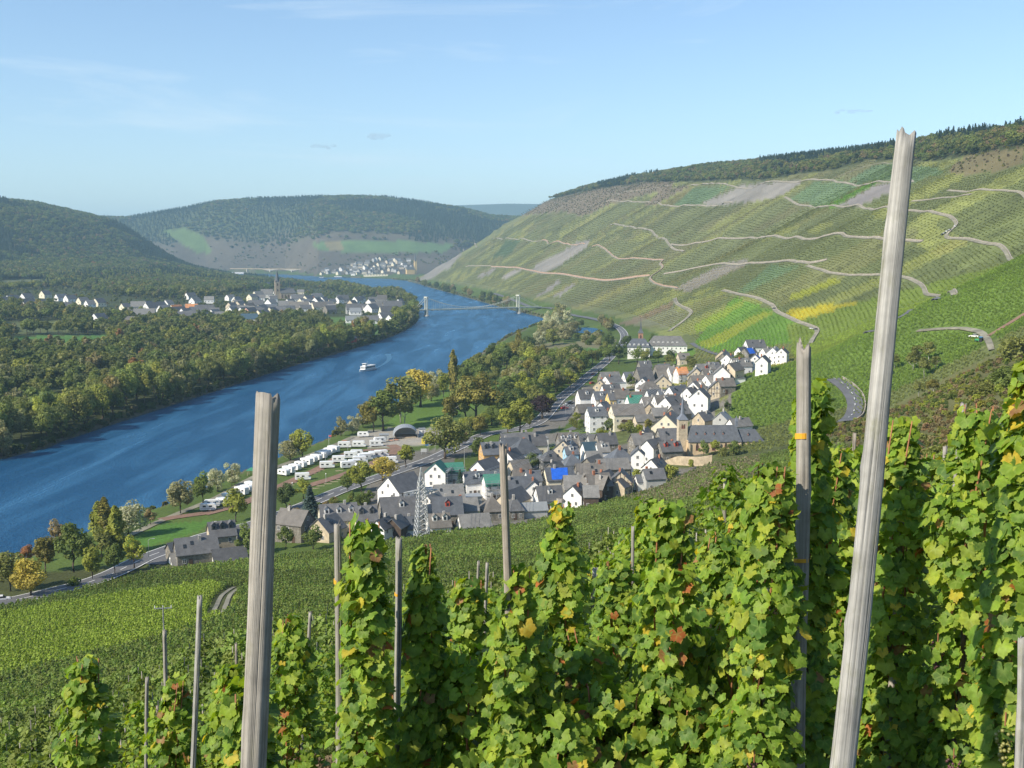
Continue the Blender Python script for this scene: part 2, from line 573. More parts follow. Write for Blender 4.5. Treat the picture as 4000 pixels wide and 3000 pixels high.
FIELDS = [   # outlines of fields on the hill, by where they are seen
    (C_GREY, .3, [(1138, 585), (1256, 519), (1276, 519), (1266, 534), (1211, 571), (1171, 590)]),
    (C_GREY, .2, [(1506, 443), (1606, 400), (1659, 393), (1734, 392), (1691, 421), (1659, 431), (1541, 445)]),
    (C_TEAL, .5, [(1456, 444), (1496, 406), (1581, 401), (1511, 441)]),
    (C_OLIVE, .5, [(1425, 443), (1491, 404), (1502, 404), (1450, 444)]),
    (C_TEAL * 1.15, .6, [(1706, 431), (1759, 393), (1871, 393), (1779, 446)]),
    (C_BRIGHT, .5, [(1779, 447), (1879, 393), (1896, 393), (1804, 446)]),
    (C_GREY * L3(1, .98, 1.05), .2, [(1805, 447), (1896, 396), (1929, 396), (1960, 400), (1919, 416), (1866, 441)]),
    (C_TEAL, .7, [(1831, 391), (1891, 356), (1929, 353), (2029, 361), (2041, 371), (2009, 381), (1979, 393)]),
    (C_GREY * .9, .5, [(1457, 622), (1540, 580), (1577, 565), (1617, 562), (1614, 570), (1487, 630)]),
    (C_TEAL * 1.1, .8, [(1592, 632), (1664, 572), (1732, 572), (1607, 634)]),
    (L3(.15, .155, .09), .9, [(1362, 702), (1447, 657), (1482, 680), (1444, 707)]),
    (L3(.17, .14, .09), .4, [(1330, 697), (1362, 690), (1452, 650), (1457, 660), (1362, 704)]),
    (C_SCRUB, .0, [(1060, 490), (1106, 461), (1131, 443), (1231, 421), (1306, 401), (1381, 384), (1456, 384), (1453, 406), (1331, 436), (1256, 468), (1216, 456), (1106, 468)]),
    (C_SCRUB, .1, [(1391, 441), (1443, 403), (1491, 401), (1413, 443)]),
    (L3(.14, .12, .06), .0, [(2046, 371), (2071, 346), (2134, 321), (2212, 313), (2212, 353), (2146, 371), (2084, 378)]),
    (C_BRIGHT, .5, [(1497, 743), (1587, 640), (1669, 670), (1764, 713), (1749, 735), (1652, 748), (1552, 763)]),
    (L3(.20, .235, .03), .5, [(1505, 742), (1650, 672), (1669, 676), (1560, 740), (1530, 752)]),
    (L3(.16, .21, .03), .5, [(1500, 700), (1600, 648), (1612, 655), (1505, 722)]),
    (C_YEL, .4, [(1690, 672), (1760, 661), (1880, 648), (1905, 648), (1862, 668), (1802, 690), (1752, 700), (1722, 690)]),
    (L3(.13, .175, .03), .8, [(1700, 700), (1900, 640), (2212, 560), (2212, 760), (1990, 720), (1770, 800), (1715, 770)]),
    (L3(.19, .21, .025), .7, [(1990, 705), (2120, 640), (2212, 610), (2212, 665), (2130, 720), (2085, 706)]),
    (L3(.13, .14, .05), .9, [(1860, 780), (1985, 712), (2080, 712), (1900, 820)]),
    (L3(.20, .22, .03), .5, [(1700, 640), (1800, 600), (1820, 606), (1720, 648)]),
    (C_GREY * .95, .2, [(905, 604), (960, 560), (1000, 545), (975, 575), (925, 606)]),
    (C_GREY * .9, .2, [(1158, 640), (1205, 605), (1217, 604), (1180, 635)]), (C_GREY * .9, .2, [(1195, 640), (1240, 610), (1248, 611), (1210, 640)]),
    (C_GREY * .9, .2, [(1030, 598), (1066, 577), (1076, 577), (1045, 600)]), (C_GREY * 1.05, .1, [(1080, 600), (1112, 582), (1130, 579), (1095, 603)]),
    (C_TEAL * .7, .4, [(1065, 555), (1095, 518), (1125, 518), (1100, 552)]),
]
FLOOR_FIELDS = [
    (L3(.075, .17, .032), [(1160, 757), (1310, 752), (1293, 777), (1224, 780), (1165, 769)]),
    (L3(.17, .16, .09), [(1120, 745), (1330, 735), (1335, 750), (1160, 757)]),
    (L3(.075, .16, .03), [(258, 1176), (350, 1132), (460, 1124), (428, 1149), (312, 1184)]),
    (L3(.30, .28, .24), [(755, 945), (800, 930), (850, 925), (945, 925), (965, 950), (940, 960), (830, 968), (745, 962)]),
    (C_BRIGHT, [(1440, 775), (1470, 752), (1560, 765), (1530, 785), (1470, 790)]),
    (C_LAWN * L3(1, 1.15, .9), [(830, 920), (870, 880), (960, 850), (1090, 830), (1075, 860), (980, 900), (940, 925)]),
    (L3(.09, .16, .04), [(690, 684), (840, 684), (862, 705), (800, 728), (720, 715)]),
    (L3(.08, .17, .04), [(30, 726), (235, 724), (240, 758), (30, 764)]),
    (L3(.11, .13, .05), [(0, 698), (120, 692), (160, 715), (0, 722)]),
]
# meadows and fields of the far bank and the far slope
FAR_FIELDS = [
    (L3(.10, .15, .05), [(348, 500), (395, 492), (440, 510), (460, 545), (430, 548), (385, 522)]),
    (L3(.10, .16, .06), [(670, 525), (740, 520), (860, 520), (985, 528), (960, 545), (850, 546), (720, 543), (690, 540)]),
    (L3(.19, .16, .08), [(700, 525), (735, 522), (745, 541), (712, 541)]),
    (L3(.13, .13, .06), [(470, 590), (540, 580), (560, 592), (520, 603)]),
    (L3(.12, .13, .06), [(0, 605), (110, 602), (100, 618), (0, 620)]),
]

def pond_place():
    c = at_z(1268, 712, 8.3)
    return c

POND = pond_place()
_land0 = land
def land(x, y, parts=False):
    r = _land0(x, y, parts)
    z = r[0] if parts else r
    e = np.hypot((np.asarray(x, float) - POND[0]) / 22.0, (np.asarray(y, float) - POND[1]) / 48.0)
    z = z - 2.2 * (1 - sstep(0.85, 1.2, e))
    return (z, *r[1:]) if parts else z

def build_ground():
    fine = np.arange(-27.6, 27.61, 0.0745)
    coarse = np.concatenate([np.arange(-180, -27.6, 4.0), fine, np.arange(31.0, 180, 4.0)])
    az = np.radians(coarse)
    nr = 600
    rr = np.geomspace(0.6, 20000, 1500)
    R = np.zeros((len(az), nr))
    step = 7
    keys = list(range(0, len(az), step)) + [len(az) - 1]
    A = az[keys]
    x, y = np.sin(A)[:, None] * rr, np.cos(A)[:, None] * rr
    z = land(x, y)
    el = np.arctan2(z - CAMZ, rr[None])
    w = np.abs(np.diff(el, axis=1)) * np.where(rr[1:] < 9000, 1, .15) + 0.05 * np.diff(np.log(rr)) * np.where(rr[1:] < 30, .5, 1) + 1e-6
    K = np.zeros((len(keys), nr))
    for i in range(len(keys)):
        c = np.concatenate([[0], np.cumsum(w[i])])
        K[i] = np.interp(np.linspace(0, c[-1], nr), c, rr)
    for j in range(nr):
        R[:, j] = np.interp(az, A, K[:, j])
    # even out the spacing between neighbouring directions
    ker = np.ones(9) / 9
    m = (coarse >= -27.6) & (coarse <= 27.61)
    idx = np.nonzero(m)[0]
    Rp = np.vstack([np.repeat(R[idx[:1]], 4, 0), R[idx], np.repeat(R[idx[-1:]], 4, 0)])
    cs = np.cumsum(np.vstack([np.zeros((1, nr)), Rp]), 0)
    R[idx] = (cs[9:] - cs[:-9]) / 9
    X = np.sin(az)[:, None] * R; Y = np.cos(az)[:, None] * R
    Z, s, arc, rho, tt, inside, db, right, near = land(X, Y, True)
    n_a = len(az)
    col_box = []
    PROFILE.update(az=coarse, R=np.hypot(X, Y), Z=Z, near=near.astype(float), col=col_box)
    verts = np.stack([X, Y, Z], -1).reshape(-1, 3)
    i0 = np.arange(n_a)[:, None] * nr + np.arange(nr - 1)[None, :]
    i1 = ((np.arange(n_a) + 1) % n_a)[:, None] * nr + np.arange(nr - 1)[None, :]
    F = np.stack([i0, i1, i1 + 1, i0 + 1], -1).reshape(-1, 4)
    # close the small hole under the camera
    # colours: what grows or lies there
    u, v, f = project(X, Y, Z)
    infr = f > 1
    col = np.zeros(X.shape + (3,)); vine = np.zeros(X.shape)
    n1 = fbm(X / 70, Y / 70, 5)
    col[:] = (C_LAWN * .8)[None, None]
    col[:] = col * (0.75 + .5 * n1[..., None])
    # far bank: wood floor and rough meadow
    lf = ~right & ~inside
    col[lf] = (C_WOOD * 1.2)[None] * (0.6 + .8 * n1[lf][:, None])
    # hill with vines: parcels running down the slope
    hillm = (s > 40) & (Y > 330)
    pw = 26 + 30 * vnoise(np.floor(s / 140.0) * 3.1, Y * 0, 71)
    pid_a = np.floor(arc / pw + 7 * vnoise(np.floor(s / 140.0) * 1.7, Y * 0 + 3, 12))
    pid_s = np.floor((s + 40 * vnoise(arc / 90.0, Y * 0, 4)) / 140.0)
    h1, h2 = _hash(pid_a, pid_s, 5), _hash(pid_a, pid_s, 9)
    vc = C_VINE[None, None] * (0.82 + .42 * h1[..., None])
    vc = vc * (1 - .35 * (h2[..., None] > .82)) + .35 * (h2[..., None] > .82) * L3(.16, .15, .06)
    vc = vc + (h1[..., None] > .8) * L3(.035, .03, 0)
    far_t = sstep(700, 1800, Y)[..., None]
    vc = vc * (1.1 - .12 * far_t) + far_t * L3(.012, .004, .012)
    col[hillm] = vc[hillm]; vine[hillm] = 1.0
    # near slope
    nearm = near & (~inside)
    band = np.floor((Y * .9 + X * .35) / 46.0 + 3 * vnoise(X / 120., Y / 120., 8))
    hb = _hash(band, band * 0 + 2, 6)
    col[nearm] = (L3(.075, .085, .03)[None] * (0.8 + .4 * hb[nearm][:, None]))
    vine[nearm] = 0.25
    # left hills and the far slope
    fm = (tt > 0.02) & ~right
    fm = fm | ((tt > 0.02) & (Y > 4300) & (s < 20))
    brown = L3(.098, .082, .062) * (0.7 + .6 * fbm(X / 160, Y / 160, 14)[..., None])
    low = (1 - sstep(.42, .60, tt + .35 * (fbm(X / 400, Y / 400, 15) - .5)))[..., None]
    fc = brown * low + (C_WOOD * 1.4) * (1 - low)
    col[fm] = fc[fm]
    blue = Y > 8000
    col[blue] = C_WOOD * 1.2
    for c, vn, poly in FIELDS:
        k = in_poly(u, v, poly) & infr & (Y > 480) & (s > 25)
        col[k] = c * (0.9 + .2 * h1[k][:, None]); vine[k] = vn
    for c, poly in FLOOR_FIELDS:
        k = in_poly(u, v, poly) & infr & (Y > 300) & ((s < 60) | (Y > 900)) & ~near
        col[k] = c; vine[k] = 0
    for c, poly in FAR_FIELDS:
        k = in_poly(u, v, poly) & infr & (Y > 1500)
        col[k] = c * (0.85 + .3 * n1[k][:, None]); vine[k] = 0
    # wood floor on the hill top
    fb = np.interp(u, HILL_WOOD_U, HILL_WOOD_V)
    k = infr & (s > 200) & (Y > 900) & (Y < 5200) & ((v < fb) | (s > 640))
    col[k] = C_WOOD; vine[k] = 0
    # village yards
    vill = (X > -75) & (X < 175) & (Y > 300) & (Y < 760) & (s > -60) & ~near & (Z < 46)
    vill = vill & ~((Y > 500) & (s < 2))
    vill = vill & ~((u > 1545) & (v > 880)) & (s < 130)
    vill = vill & ((fbm(X / 17, Y / 17, 58) > .47) | (s < -30))
    col[vill] = (C_PAVE * (0.75 + .5 * fbm(X / 14, Y / 14, 18)[vill][:, None])); vine[vill] = 0
    spur = (X > 96 + (Y - 480) * .22) & (Y > 470) & (Y < 640) & (s > 70)
    col[spur & hillm] = (L3(.098, .15, .03) * (0.9 + .2 * h1[spur & hillm][:, None])); vine[spur & hillm] = 1
    # rough bushy hollow to the right of the camera slope
    rough = near & (X > 40) & (Y > 120 + 60 * fbm(X / 30, Y / 30, 77)) & (np.degrees(np.arctan2(X, Y)) > 14 + 4 * fbm(X / 25, Y / 25, 78))
    col[rough] = L3(.11, .11, .042) * (0.6 + .8 * fbm(X / 22, Y / 22, 19)[rough][:, None]); vine[rough] = 0
    # bank edge and bed
    bank = (db < 7) & ~inside
    col[bank] = L3(.12, .11, .07)
    col[inside] = L3(.05, .06, .05)
    col_box.append(col); PROFILE['vine'] = vine
    m, nt, b = newmat("hillside_ground")
    att = nt.nodes.new("ShaderNodeAttribute"); att.attribute_name = "col"
    rowa = nt.nodes.new("ShaderNodeAttribute"); rowa.attribute_name = "rowc"
    via = nt.nodes.new("ShaderNodeAttribute"); via.attribute_name = "vine"
    geo = nt.nodes.new("ShaderNodeNewGeometry")
    pos = geo.outputs["Position"]
    rows = mapping(nt, rowa.outputs["Vector"], (0.42, 0.028, 1))
    streak = noise(nt, rows, 1.0, 4, .6)
    fine = noise(nt, mapping(nt, rowa.outputs["Vector"], (.55, .25, 1)), 1.6, 2, .6)
    speck = noise(nt, pos, 0.9, 3, .65)
    broad = noise(nt, pos, 0.018, 4, .55)
    st = ramp(nt, streak, .28, .72, .55, 1.45)
    fi = ramp(nt, fine, .25, .75, .65, 1.35)
    mm = nt.nodes.new("ShaderNodeMath"); mm.operation = 'MULTIPLY'
    nt.links.new(st, mm.inputs[0]); nt.links.new(fi, mm.inputs[1])
    mv = nt.nodes.new("ShaderNodeMix"); mv.data_type = 'FLOAT'
    mv.inputs["A"].default_value = 1.0
    nt.links.new(via.outputs["Fac"], mv.inputs["Factor"]); nt.links.new(mm.outputs[0], mv.inputs["B"])
    sp = ramp(nt, speck, .25, .75, .68, 1.32)
    br = ramp(nt, broad, .3, .7, .85, 1.15)
    m2 = nt.nodes.new("ShaderNodeMath"); m2.operation = 'MULTIPLY'
    nt.links.new(sp, m2.inputs[0]); nt.links.new(br, m2.inputs[1])
    m3 = nt.nodes.new("ShaderNodeMath"); m3.operation = 'MULTIPLY'
    nt.links.new(m2.outputs[0], m3.inputs[0]); nt.links.new(mv.outputs["Result"], m3.inputs[1])
    g = nt.nodes.new("ShaderNodeVectorMath"); g.operation = 'SCALE'
    nt.links.new(att.outputs["Color"], g.inputs[0]); nt.links.new(m3.outputs[0], g.inputs["Scale"])
    nt.links.new(g.outputs[0], b.inputs["Base Color"])
    b.inputs["Roughness"].default_value = 0.95
    b.inputs["Specular IOR Level"].default_value = 0.1
    bump(nt, b, speck, 0.5, 0.5)
    me = np_mesh("ground", verts, F, m, True)
    ca = me.color_attributes.new("col", 'FLOAT_COLOR', 'POINT')
    c4 = np.ones((verts.shape[0], 4), np.float32); c4[:, :3] = col.reshape(-1, 3)
    ca.data.foreach_set("color", c4.ravel())
    ra = me.attributes.new("rowc", 'FLOAT_VECTOR', 'POINT')
    rv = np.zeros((verts.shape[0], 3), np.float32)
    rv[:, 0] = np.where(near, X * .93 - Y * .36, arc).ravel(); rv[:, 1] = np.where(near, Y, s).ravel()
    ra.data.foreach_set("vector", rv.ravel())
    va = me.attributes.new("vine", 'FLOAT', 'POINT')
    va.data.foreach_set("value", vine.ravel().astype(np.float32))
    o = add_obj("ground", me)
    tag(o, "valley floor, vineyard slopes and hills out to the horizon", kind="structure")
    return o

HILL_WOOD_U = [900, 1100, 1128, 1200, 1300, 1400, 1480, 1560, 1660, 1740, 1800, 1880, 1930, 2000, 2080, 2150, 2300]
HILL_WOOD_V = [430, 446, 444, 428, 406, 394, 393, 390, 388, 374, 366, 346, 346, 349, 341, 326, 312]
build_ground()

# ------------------------------------------------------------------ river and pond
def water_mat():
    m, nt, b = newmat("river_water")
    geo = nt.nodes.new("ShaderNodeNewGeometry")
    pos = geo.outputs["Position"]
    w1 = noise(nt, mapping(nt, pos, (.35, .16, 1), (0, 0, .5)), 1.0, 4, .6, .4)
    w2 = noise(nt, mapping(nt, pos, (.9, .5, 1), (0, 0, -.3)), 1.2, 3, .6)
    sw = noise(nt, mapping(nt, pos, (.05, .007, 1), (0, 0, -.25)), 1.0, 4, .6, .6)
    h = nt.nodes.new("ShaderNodeMath"); h.operation = 'ADD'
    nt.links.new(w1, h.inputs[0]); nt.links.new(w2, h.inputs[1])
    bump(nt, b, h.outputs[0], 0.8, 0.9)
    c = mixrgb(nt, 'MIX', ramp(nt, sw, .45, .75), (.011, .070, .160), (.026, .125, .25))
    bn = nt.nodes["Bump"].outputs["Normal"]
    df = nt.nodes.new("ShaderNodeBsdfDiffuse"); nt.links.new(c, df.inputs["Color"]); nt.links.new(bn, df.inputs["Normal"])
    gl = nt.nodes.new("ShaderNodeBsdfGlossy"); nt.links.new(bn, gl.inputs["Normal"])
    nt.links.new(ramp(nt, sw, .4, .75, .14, .32), gl.inputs["Roughness"])
    gl.inputs["Color"].default_value = (.72, .9, 1.0, 1)
    lw = nt.nodes.new("ShaderNodeLayerWeight"); lw.inputs["Blend"].default_value = .35; nt.links.new(bn, lw.inputs["Normal"])
    mx = nt.nodes.new("ShaderNodeMixShader")
    nt.links.new(ramp(nt, lw.outputs["Fresnel"], 0, 1, .06, .46), mx.inputs[0])
    nt.links.new(df.outputs[0], mx.inputs[1]); nt.links.new(gl.outputs[0], mx.inputs[2])
    nt.links.new(mx.outputs[0], nt.nodes["Material Output"].inputs["Surface"])
    return m
WATER = water_mat()
g_ = [(-7000, -1500), (1200, -1500), (1200, 8200), (-7000, 8200)]
o = mesh_obj("river", [(x, y, 0.0) for x, y in g_], [(0, 1, 2, 3)], WATER)
tag(o, "wide blue river winding through the valley", kind="structure")
pz = ground(POND[0], POND[1]) + 1.7
o = mesh_obj("pond_water", [(POND[0] + 21 * math.cos(t) * (1 + .12 * math.sin(3 * t)), POND[1] + 45 * math.sin(t), pz) for t in np.linspace(0, 2 * math.pi, 25)[:-1]], [tuple(range(24))], WATER)
tag(o, "small blue pond in the reeds beside the river", kind="structure")

# ------------------------------------------------------------------ haze: the valley air
def build_haze():
    m = bpy.data.materials.new("valley_air"); m.use_nodes = True
    nt = m.node_tree; nt.nodes.clear()
    out = nt.nodes.new("ShaderNodeOutputMaterial")
    vol = nt.nodes.new("ShaderNodeVolumePrincipled")
    vol.inputs["Color"].default_value = (.50, .80, 1.0, 1)
    vol.inputs["Density"].default_value = HAZE
    vol.inputs["Anisotropy"].default_value = 0.0
    nt.links.new(vol.outputs[0], out.inputs["Volume"])
    o = MB().box(-21000, 21000, -21000, 21000, -12, 760).build("haze", m)
    tag(o, "thin blue haze filling the valley", kind="stuff")
    o.visible_shadow = True
    return o
HAZE = 0.000084
build_haze()

# ------------------------------------------------------------------ plants: prototypes
def leaf_mat(name, source, trans=0.3, gain=1.0, lo=.55, hi=1.5):
    m, nt, b = newmat(name)
    if source == 'OBJECT':
        src = nt.nodes.new("ShaderNodeObjectInfo").outputs["Color"]
    else:
        a = nt.nodes.new("ShaderNodeAttribute"); a.attribute_type = 'INSTANCER'; a.attribute_name = "tint"
        src = a.outputs["Color"]
    t = nt.nodes.new("ShaderNodeAttribute"); t.attribute_name = "tone"
    g = nt.nodes.new("ShaderNodeVectorMath"); g.operation = 'SCALE'
    nt.links.new(src, g.inputs[0]); nt.links.new(ramp(nt, t.outputs["Fac"], 0, 1, lo * gain, hi * gain), g.inputs["Scale"])
    b.inputs["Roughness"].default_value = 0.6
    b.inputs["Specular IOR Level"].default_value = 0.25
    nt.links.new(g.outputs[0], b.inputs["Base Color"])
    tr = nt.nodes.new("ShaderNodeBsdfTranslucent")
    tc = mixrgb(nt, 'MULTIPLY', 1.0, g.outputs[0], (1.5, 1.5, .7))
    nt.links.new(tc, tr.inputs["Color"])
    mx = nt.nodes.new("ShaderNodeMixShader"); mx.inputs[0].default_value = trans
    nt.links.new(b.outputs[0], mx.inputs[1]); nt.links.new(tr.outputs[0], mx.inputs[2])
    nt.links.new(mx.outputs[0], nt.nodes["Material Output"].inputs["Surface"])
    return m

LEAF_OBJ = leaf_mat("tree_leafage", 'OBJECT', gain=1.45)
LEAF_INS = leaf_mat("wood_leafage", 'INSTANCER', gain=1.2, lo=.72, hi=1.32)
BARK = plain("bark", (.10, .075, .055), .9, .35, 3.0, bumpy=.4)
BARK_PALE = plain("birch_bark", (.5, .47, .42), .9, .35, 3.0)
STAKE_FAR = plain("weathered_stake", (.34, .31, .27), .9, .2, 2.0)

def cards(P, Nrm, size, rng, aspect=1.0):
    """one little quad per point, facing roughly along its normal"""
    n = len(P)
    Nrm = Nrm / (np.linalg.norm(Nrm, axis=1, keepdims=True) + 1e-9)
    h = rng.normal(size=(n, 3))
    t = np.cross(Nrm, h); t /= (np.linalg.norm(t, axis=1, keepdims=True) + 1e-9)
    b = np.cross(Nrm, t)
    s = (size * rng.uniform(.6, 1.35, n))[:, None]
    sa = s * aspect * rng.uniform(.7, 1.2, n)[:, None]
    j = lambda: rng.uniform(.75, 1.1, (n, 1))
    V = np.stack([P - t * s * j() - b * sa * j() * .6, P + t * s * j() * .6 - b * sa * j(), P + t * s * j() + b * sa * j() * .6, P - t * s * j() * .6 + b * sa * j()], 1)
    V[:, 0] -= Nrm * s * .25; V[:, 2] -= Nrm * s * .25
    F = np.arange(4 * n).reshape(n, 4)
    return V.reshape(-1, 3), F

def crown(kind, n, size, seed, lobes=22):
    rng = np.random.default_rng(seed)
    if kind in ('round', 'broad', 'oval', 'willow', 'bush', 'airy'):
        cz, rx, rz = {'round': (.60, .34, .40), 'broad': (.58, .44, .40), 'oval': (.58, .27, .42), 'willow': (.50, .40, .47), 'bush': (.42, .55, .50), 'airy': (.62, .27, .37)}[kind]
        C, Rr = [], []
        while len(C) < lobes:
            p = rng.uniform(-1, 1, 3)
            r = np.linalg.norm(p)
            if r > 1 or r < .35: continue
            if p[2] < -.8: continue
            p = p * np.array([rx, rx, rz]) * .78 * rng.uniform(.85, 1.12)
            C.append(p + [0, 0, cz]); Rr.append(rng.uniform(.26, .44) * rx)
        C = np.array(C); Rr = np.array(Rr)
        k = rng.integers(0, lobes, n * 2)
        d = rng.normal(size=(n * 2, 3)); d /= np.linalg.norm(d, axis=1, keepdims=True)
        P = C[k] + d * (Rr[k] * rng.uniform(.72, 1.06, n * 2))[:, None]
        out = (P - [0, 0, cz]) / [rx, rx, rz]
        keep = (np.einsum('ij,ij->i', d, out / (np.linalg.norm(out, axis=1, keepdims=True) + 1e-9)) > -.35)
        P, d, k = P[keep][:n], d[keep][:n], k[keep][:n]
        P = P[P[:, 2] > .03]; d = d[:len(P)]; k = k[:len(P)]
        nr = d + .35 * rng.normal(size=d.shape) + [0, 0, .25]
        lob = rng.uniform(0, 1, lobes)[k]
        if kind == 'willow':
            nr = nr + [0, 0, -.2]
    elif kind == 'poplar':
        z = rng.uniform(.06, 1, n) ** .9
        prof = np.interp(z, [0, .1, .3, .6, .85, 1], [.03, .075, .105, .10, .06, .012])
        a = rng.uniform(0, 2 * np.pi, n)
        lump = 1 + .28 * np.sin(a * 3 + 9 * z) + .22 * np.sin(23 * z + a)
        r = prof * lump * rng.uniform(.7, 1.05, n)
        P = np.stack([r * np.cos(a), r * np.sin(a), z], 1)
        nr = np.stack([np.cos(a), np.sin(a), .6 + 0 * a], 1) + .4 * rng.normal(size=(n, 3))
        lob = vnoise(a * 1.2, z * 14, seed)
    elif kind == 'conifer':
        t = np.sqrt(rng.uniform(0, 1, n)); z = 1 - .94 * t
        prof = .20 * (1 - z) ** .85
        tier = (z * 17) % 1.0
        a = rng.uniform(0, 2 * np.pi, n)
        r = prof * (.55 + .5 * (1 - tier)) * (1 + .18 * np.sin(5 * a + np.floor(z * 17) * 2.1)) * rng.uniform(.65, 1.08, n)
        P = np.stack([r * np.cos(a), r * np.sin(a), z - .25 * r], 1)
        nr = np.stack([.5 * np.cos(a), .5 * np.sin(a), .9 + 0 * a], 1) + .3 * rng.normal(size=(n, 3))
        lob = 1 - tier
    elif kind == 'vine':
        z = rng.uniform(.12, 1, n)
        a = rng.uniform(0, 2 * np.pi, n)
        r = .21 * (1 + .35 * np.sin(3 * z * 6 + a)) * rng.uniform(.45, 1.1, n) * np.interp(z, [0, .3, .8, 1], [.6, 1, .9, .5])
        P = np.stack([r * np.cos(a), r * np.sin(a), z], 1)
        nr = np.stack([np.cos(a), np.sin(a), .7 + 0 * a], 1) + .6 * rng.normal(size=(n, 3))
        lob = rng.uniform(0, 1, n)
    V, F = cards(P, nr, size, rng)
    tone = np.clip(.5 * lob + .5 * rng.uniform(0, 1, len(P)), 0, 1)
    return V, F, np.repeat(tone, 4)

def crown_mesh(name, kind, n, size, seed, mat, lobes=22, stem=None):
    V, F, tone = crown(kind, n, size, seed, lobes)
    me = np_mesh(name, V, F, mat)
    if stem:
        r, h, sm = stem
        k = len(V)
        SV = np.array([(r * math.cos(a), r * math.sin(a), z) for z in (0, h) for a in (0.5, 2.6, 4.7)])
        SV[3:, :2] *= .6
        V2 = np.vstack([V, SV]); F2 = np.vstack([F, [[k, k + 1, k + 4, k + 3], [k + 1, k + 2, k + 5, k + 4], [k + 2, k, k + 3, k + 5]]])
        bpy.data.meshes.remove(me)
        me = np_mesh(name, V2, F2, mat)
        me.materials.append(sm)
        mi = np.zeros(len(F2), np.int32); mi[-3:] = 1
        me.polygons.foreach_set("material_index", mi)
        tone = np.concatenate([tone, np.zeros(6)])
    a = me.attributes.new("tone", 'FLOAT', 'POINT')
    a.data.foreach_set("value", tone.astype(np.float32))
    return me

def trunk_mesh(name, h, r, seed, limbs=5, spread=.22, mat=None, top=.75):
    rng = random.Random(seed)
    mb = MB()
    pts = [(0, 0, -.03)]; rad = [r * 1.35]
    for k in range(1, 6):
        z = top * k / 5
        pts.append((rng.uniform(-.012, .012), rng.uniform(-.012, .012), z)); rad.append(r * (1 - .75 * k / 5))
    mb.path(pts, rad, 7)
    for k in range(limbs):
        z = h + (top - h) * .8 * k / max(1, limbs)
        a = rng.uniform(0, 6.28)
        L = spread * rng.uniform(.7, 1.1)
        e = (L * math.cos(a), L * math.sin(a), z + L * rng.uniform(.7, 1.2))
        m = (e[0] * .45, e[1] * .45, z + (e[2] - z) * .35)
        mb.path([(0, 0, z - .02), m, e], [r * .55, r * .38, r * .12], 5)
    return mb.mesh(name, mat or BARK, True)

KINDS = {}
def kind_pair(key, kind, n, size, seeds, trunk_h, trunk_r, limbs=5, spread=.22, mat=None, top=.75, lobes=22):
    KINDS[key] = [(crown_mesh("crown_" + key, kind, n, size, s, LEAF_OBJ, lobes), trunk_mesh("trunk_" + key, trunk_h, trunk_r, s, limbs, spread, mat, top)) for s in seeds]
kind_pair('round', 'round', 2600, .022, (1, 2, 3), .26, .022)
kind_pair('broad', 'broad', 3000, .022, (4, 5), .24, .026)
kind_pair('oval', 'oval', 2300, .022, (6, 7), .22, .020)
kind_pair('airy', 'airy', 1500, .022, (8, 9), .28, .015, mat=BARK_PALE)
kind_pair('poplar', 'poplar', 2200, .020, (10, 11), .06, .014, 3, .06)
kind_pair('willow', 'willow', 2600, .022, (12, 13), .15, .024, 4)
kind_pair('conifer', 'conifer', 2600, .022, (14, 15), .1, .016, 0, .1, top=.9)
kind_pair('bush', 'bush', 1500, .045, (16, 17), .1, .03, 4, .25, top=.4)

def tree(kind, x, y, h, tint, label, cat="tree", group=None, name=None, width=1.0, z=None, rz=None, parts=True):
    z = ground(x, y) if z is None else z
    cm, tm = random.choice(KINDS[kind])
    rz = random.uniform(0, 6.28) if rz is None else rz
    name = name or {'poplar': 'poplar_tree', 'broad': 'spreading_tree', 'oval': 'slim_tree', 'conifer': 'conifer_tree', 'bush': 'bush', 'willow': 'willow_tree', 'airy': 'birch_tree'}.get(kind, 'leafy_tree')
    if not parts:
        c = add_obj(name, cm, None, (x, y, z - .1)); c.scale = (h * width, h * width, h); c.rotation_euler = (0, 0, rz)
        c.color = (*tint, 1)
        return tag(c, label, cat, group)
    e = empty(name, (x, y, z - .1), rz)
    e.scale = (h * width, h * width, h)
    c = add_obj("crown", cm, e); c.color = (*tint, 1)
    add_obj("trunk", tm, e)
    return tag(e, label, cat, group)

# prototypes for masses of plants, kept outside the scene and only instanced
def proto_collection(name, meshes):
    c = bpy.data.collections.new(name)
    for k, me in enumerate(meshes):
        o = bpy.data.objects.new("%s_%02d" % (name, k), me)
        c.objects.link(o)
    return c
P_WOOD = proto_collection("wood_plants", [
    crown_mesh("wp0", 'round', 620, .046, 31, LEAF_INS, 14, (.02, .4, BARK)), crown_mesh("wp1", 'broad', 700, .046, 32, LEAF_INS, 14, (.02, .4, BARK)),
    crown_mesh("wp2", 'oval', 560, .046, 33, LEAF_INS, 12, (.02, .4, BARK)), crown_mesh("wp3", 'willow', 620, .046, 34, LEAF_INS, 14, (.02, .3, BARK)),
    crown_mesh("wp4", 'conifer', 620, .05, 35, LEAF_INS), crown_mesh("wp5", 'conifer', 560, .05, 36, LEAF_INS), crown_mesh("wp6", 'bush', 380, .085, 37, LEAF_INS, 9), crown_mesh("wp7", 'airy', 420, .045, 38, LEAF_INS, 12, (.012, .7, BARK_PALE))])
P_VINE = proto_collection("vine_plants", [crown_mesh("vp%d" % k, 'vine', (60, 60, 60, 60, 130, 130, 330, 330)[k], (.088, .088, .088, .088, .06, .06, .036, .036)[k], 50 + k, LEAF_INS, 1, (.014, (.92, .98, 1.05, 1.12)[k % 4], STAKE_FAR)) for k in range(8)])

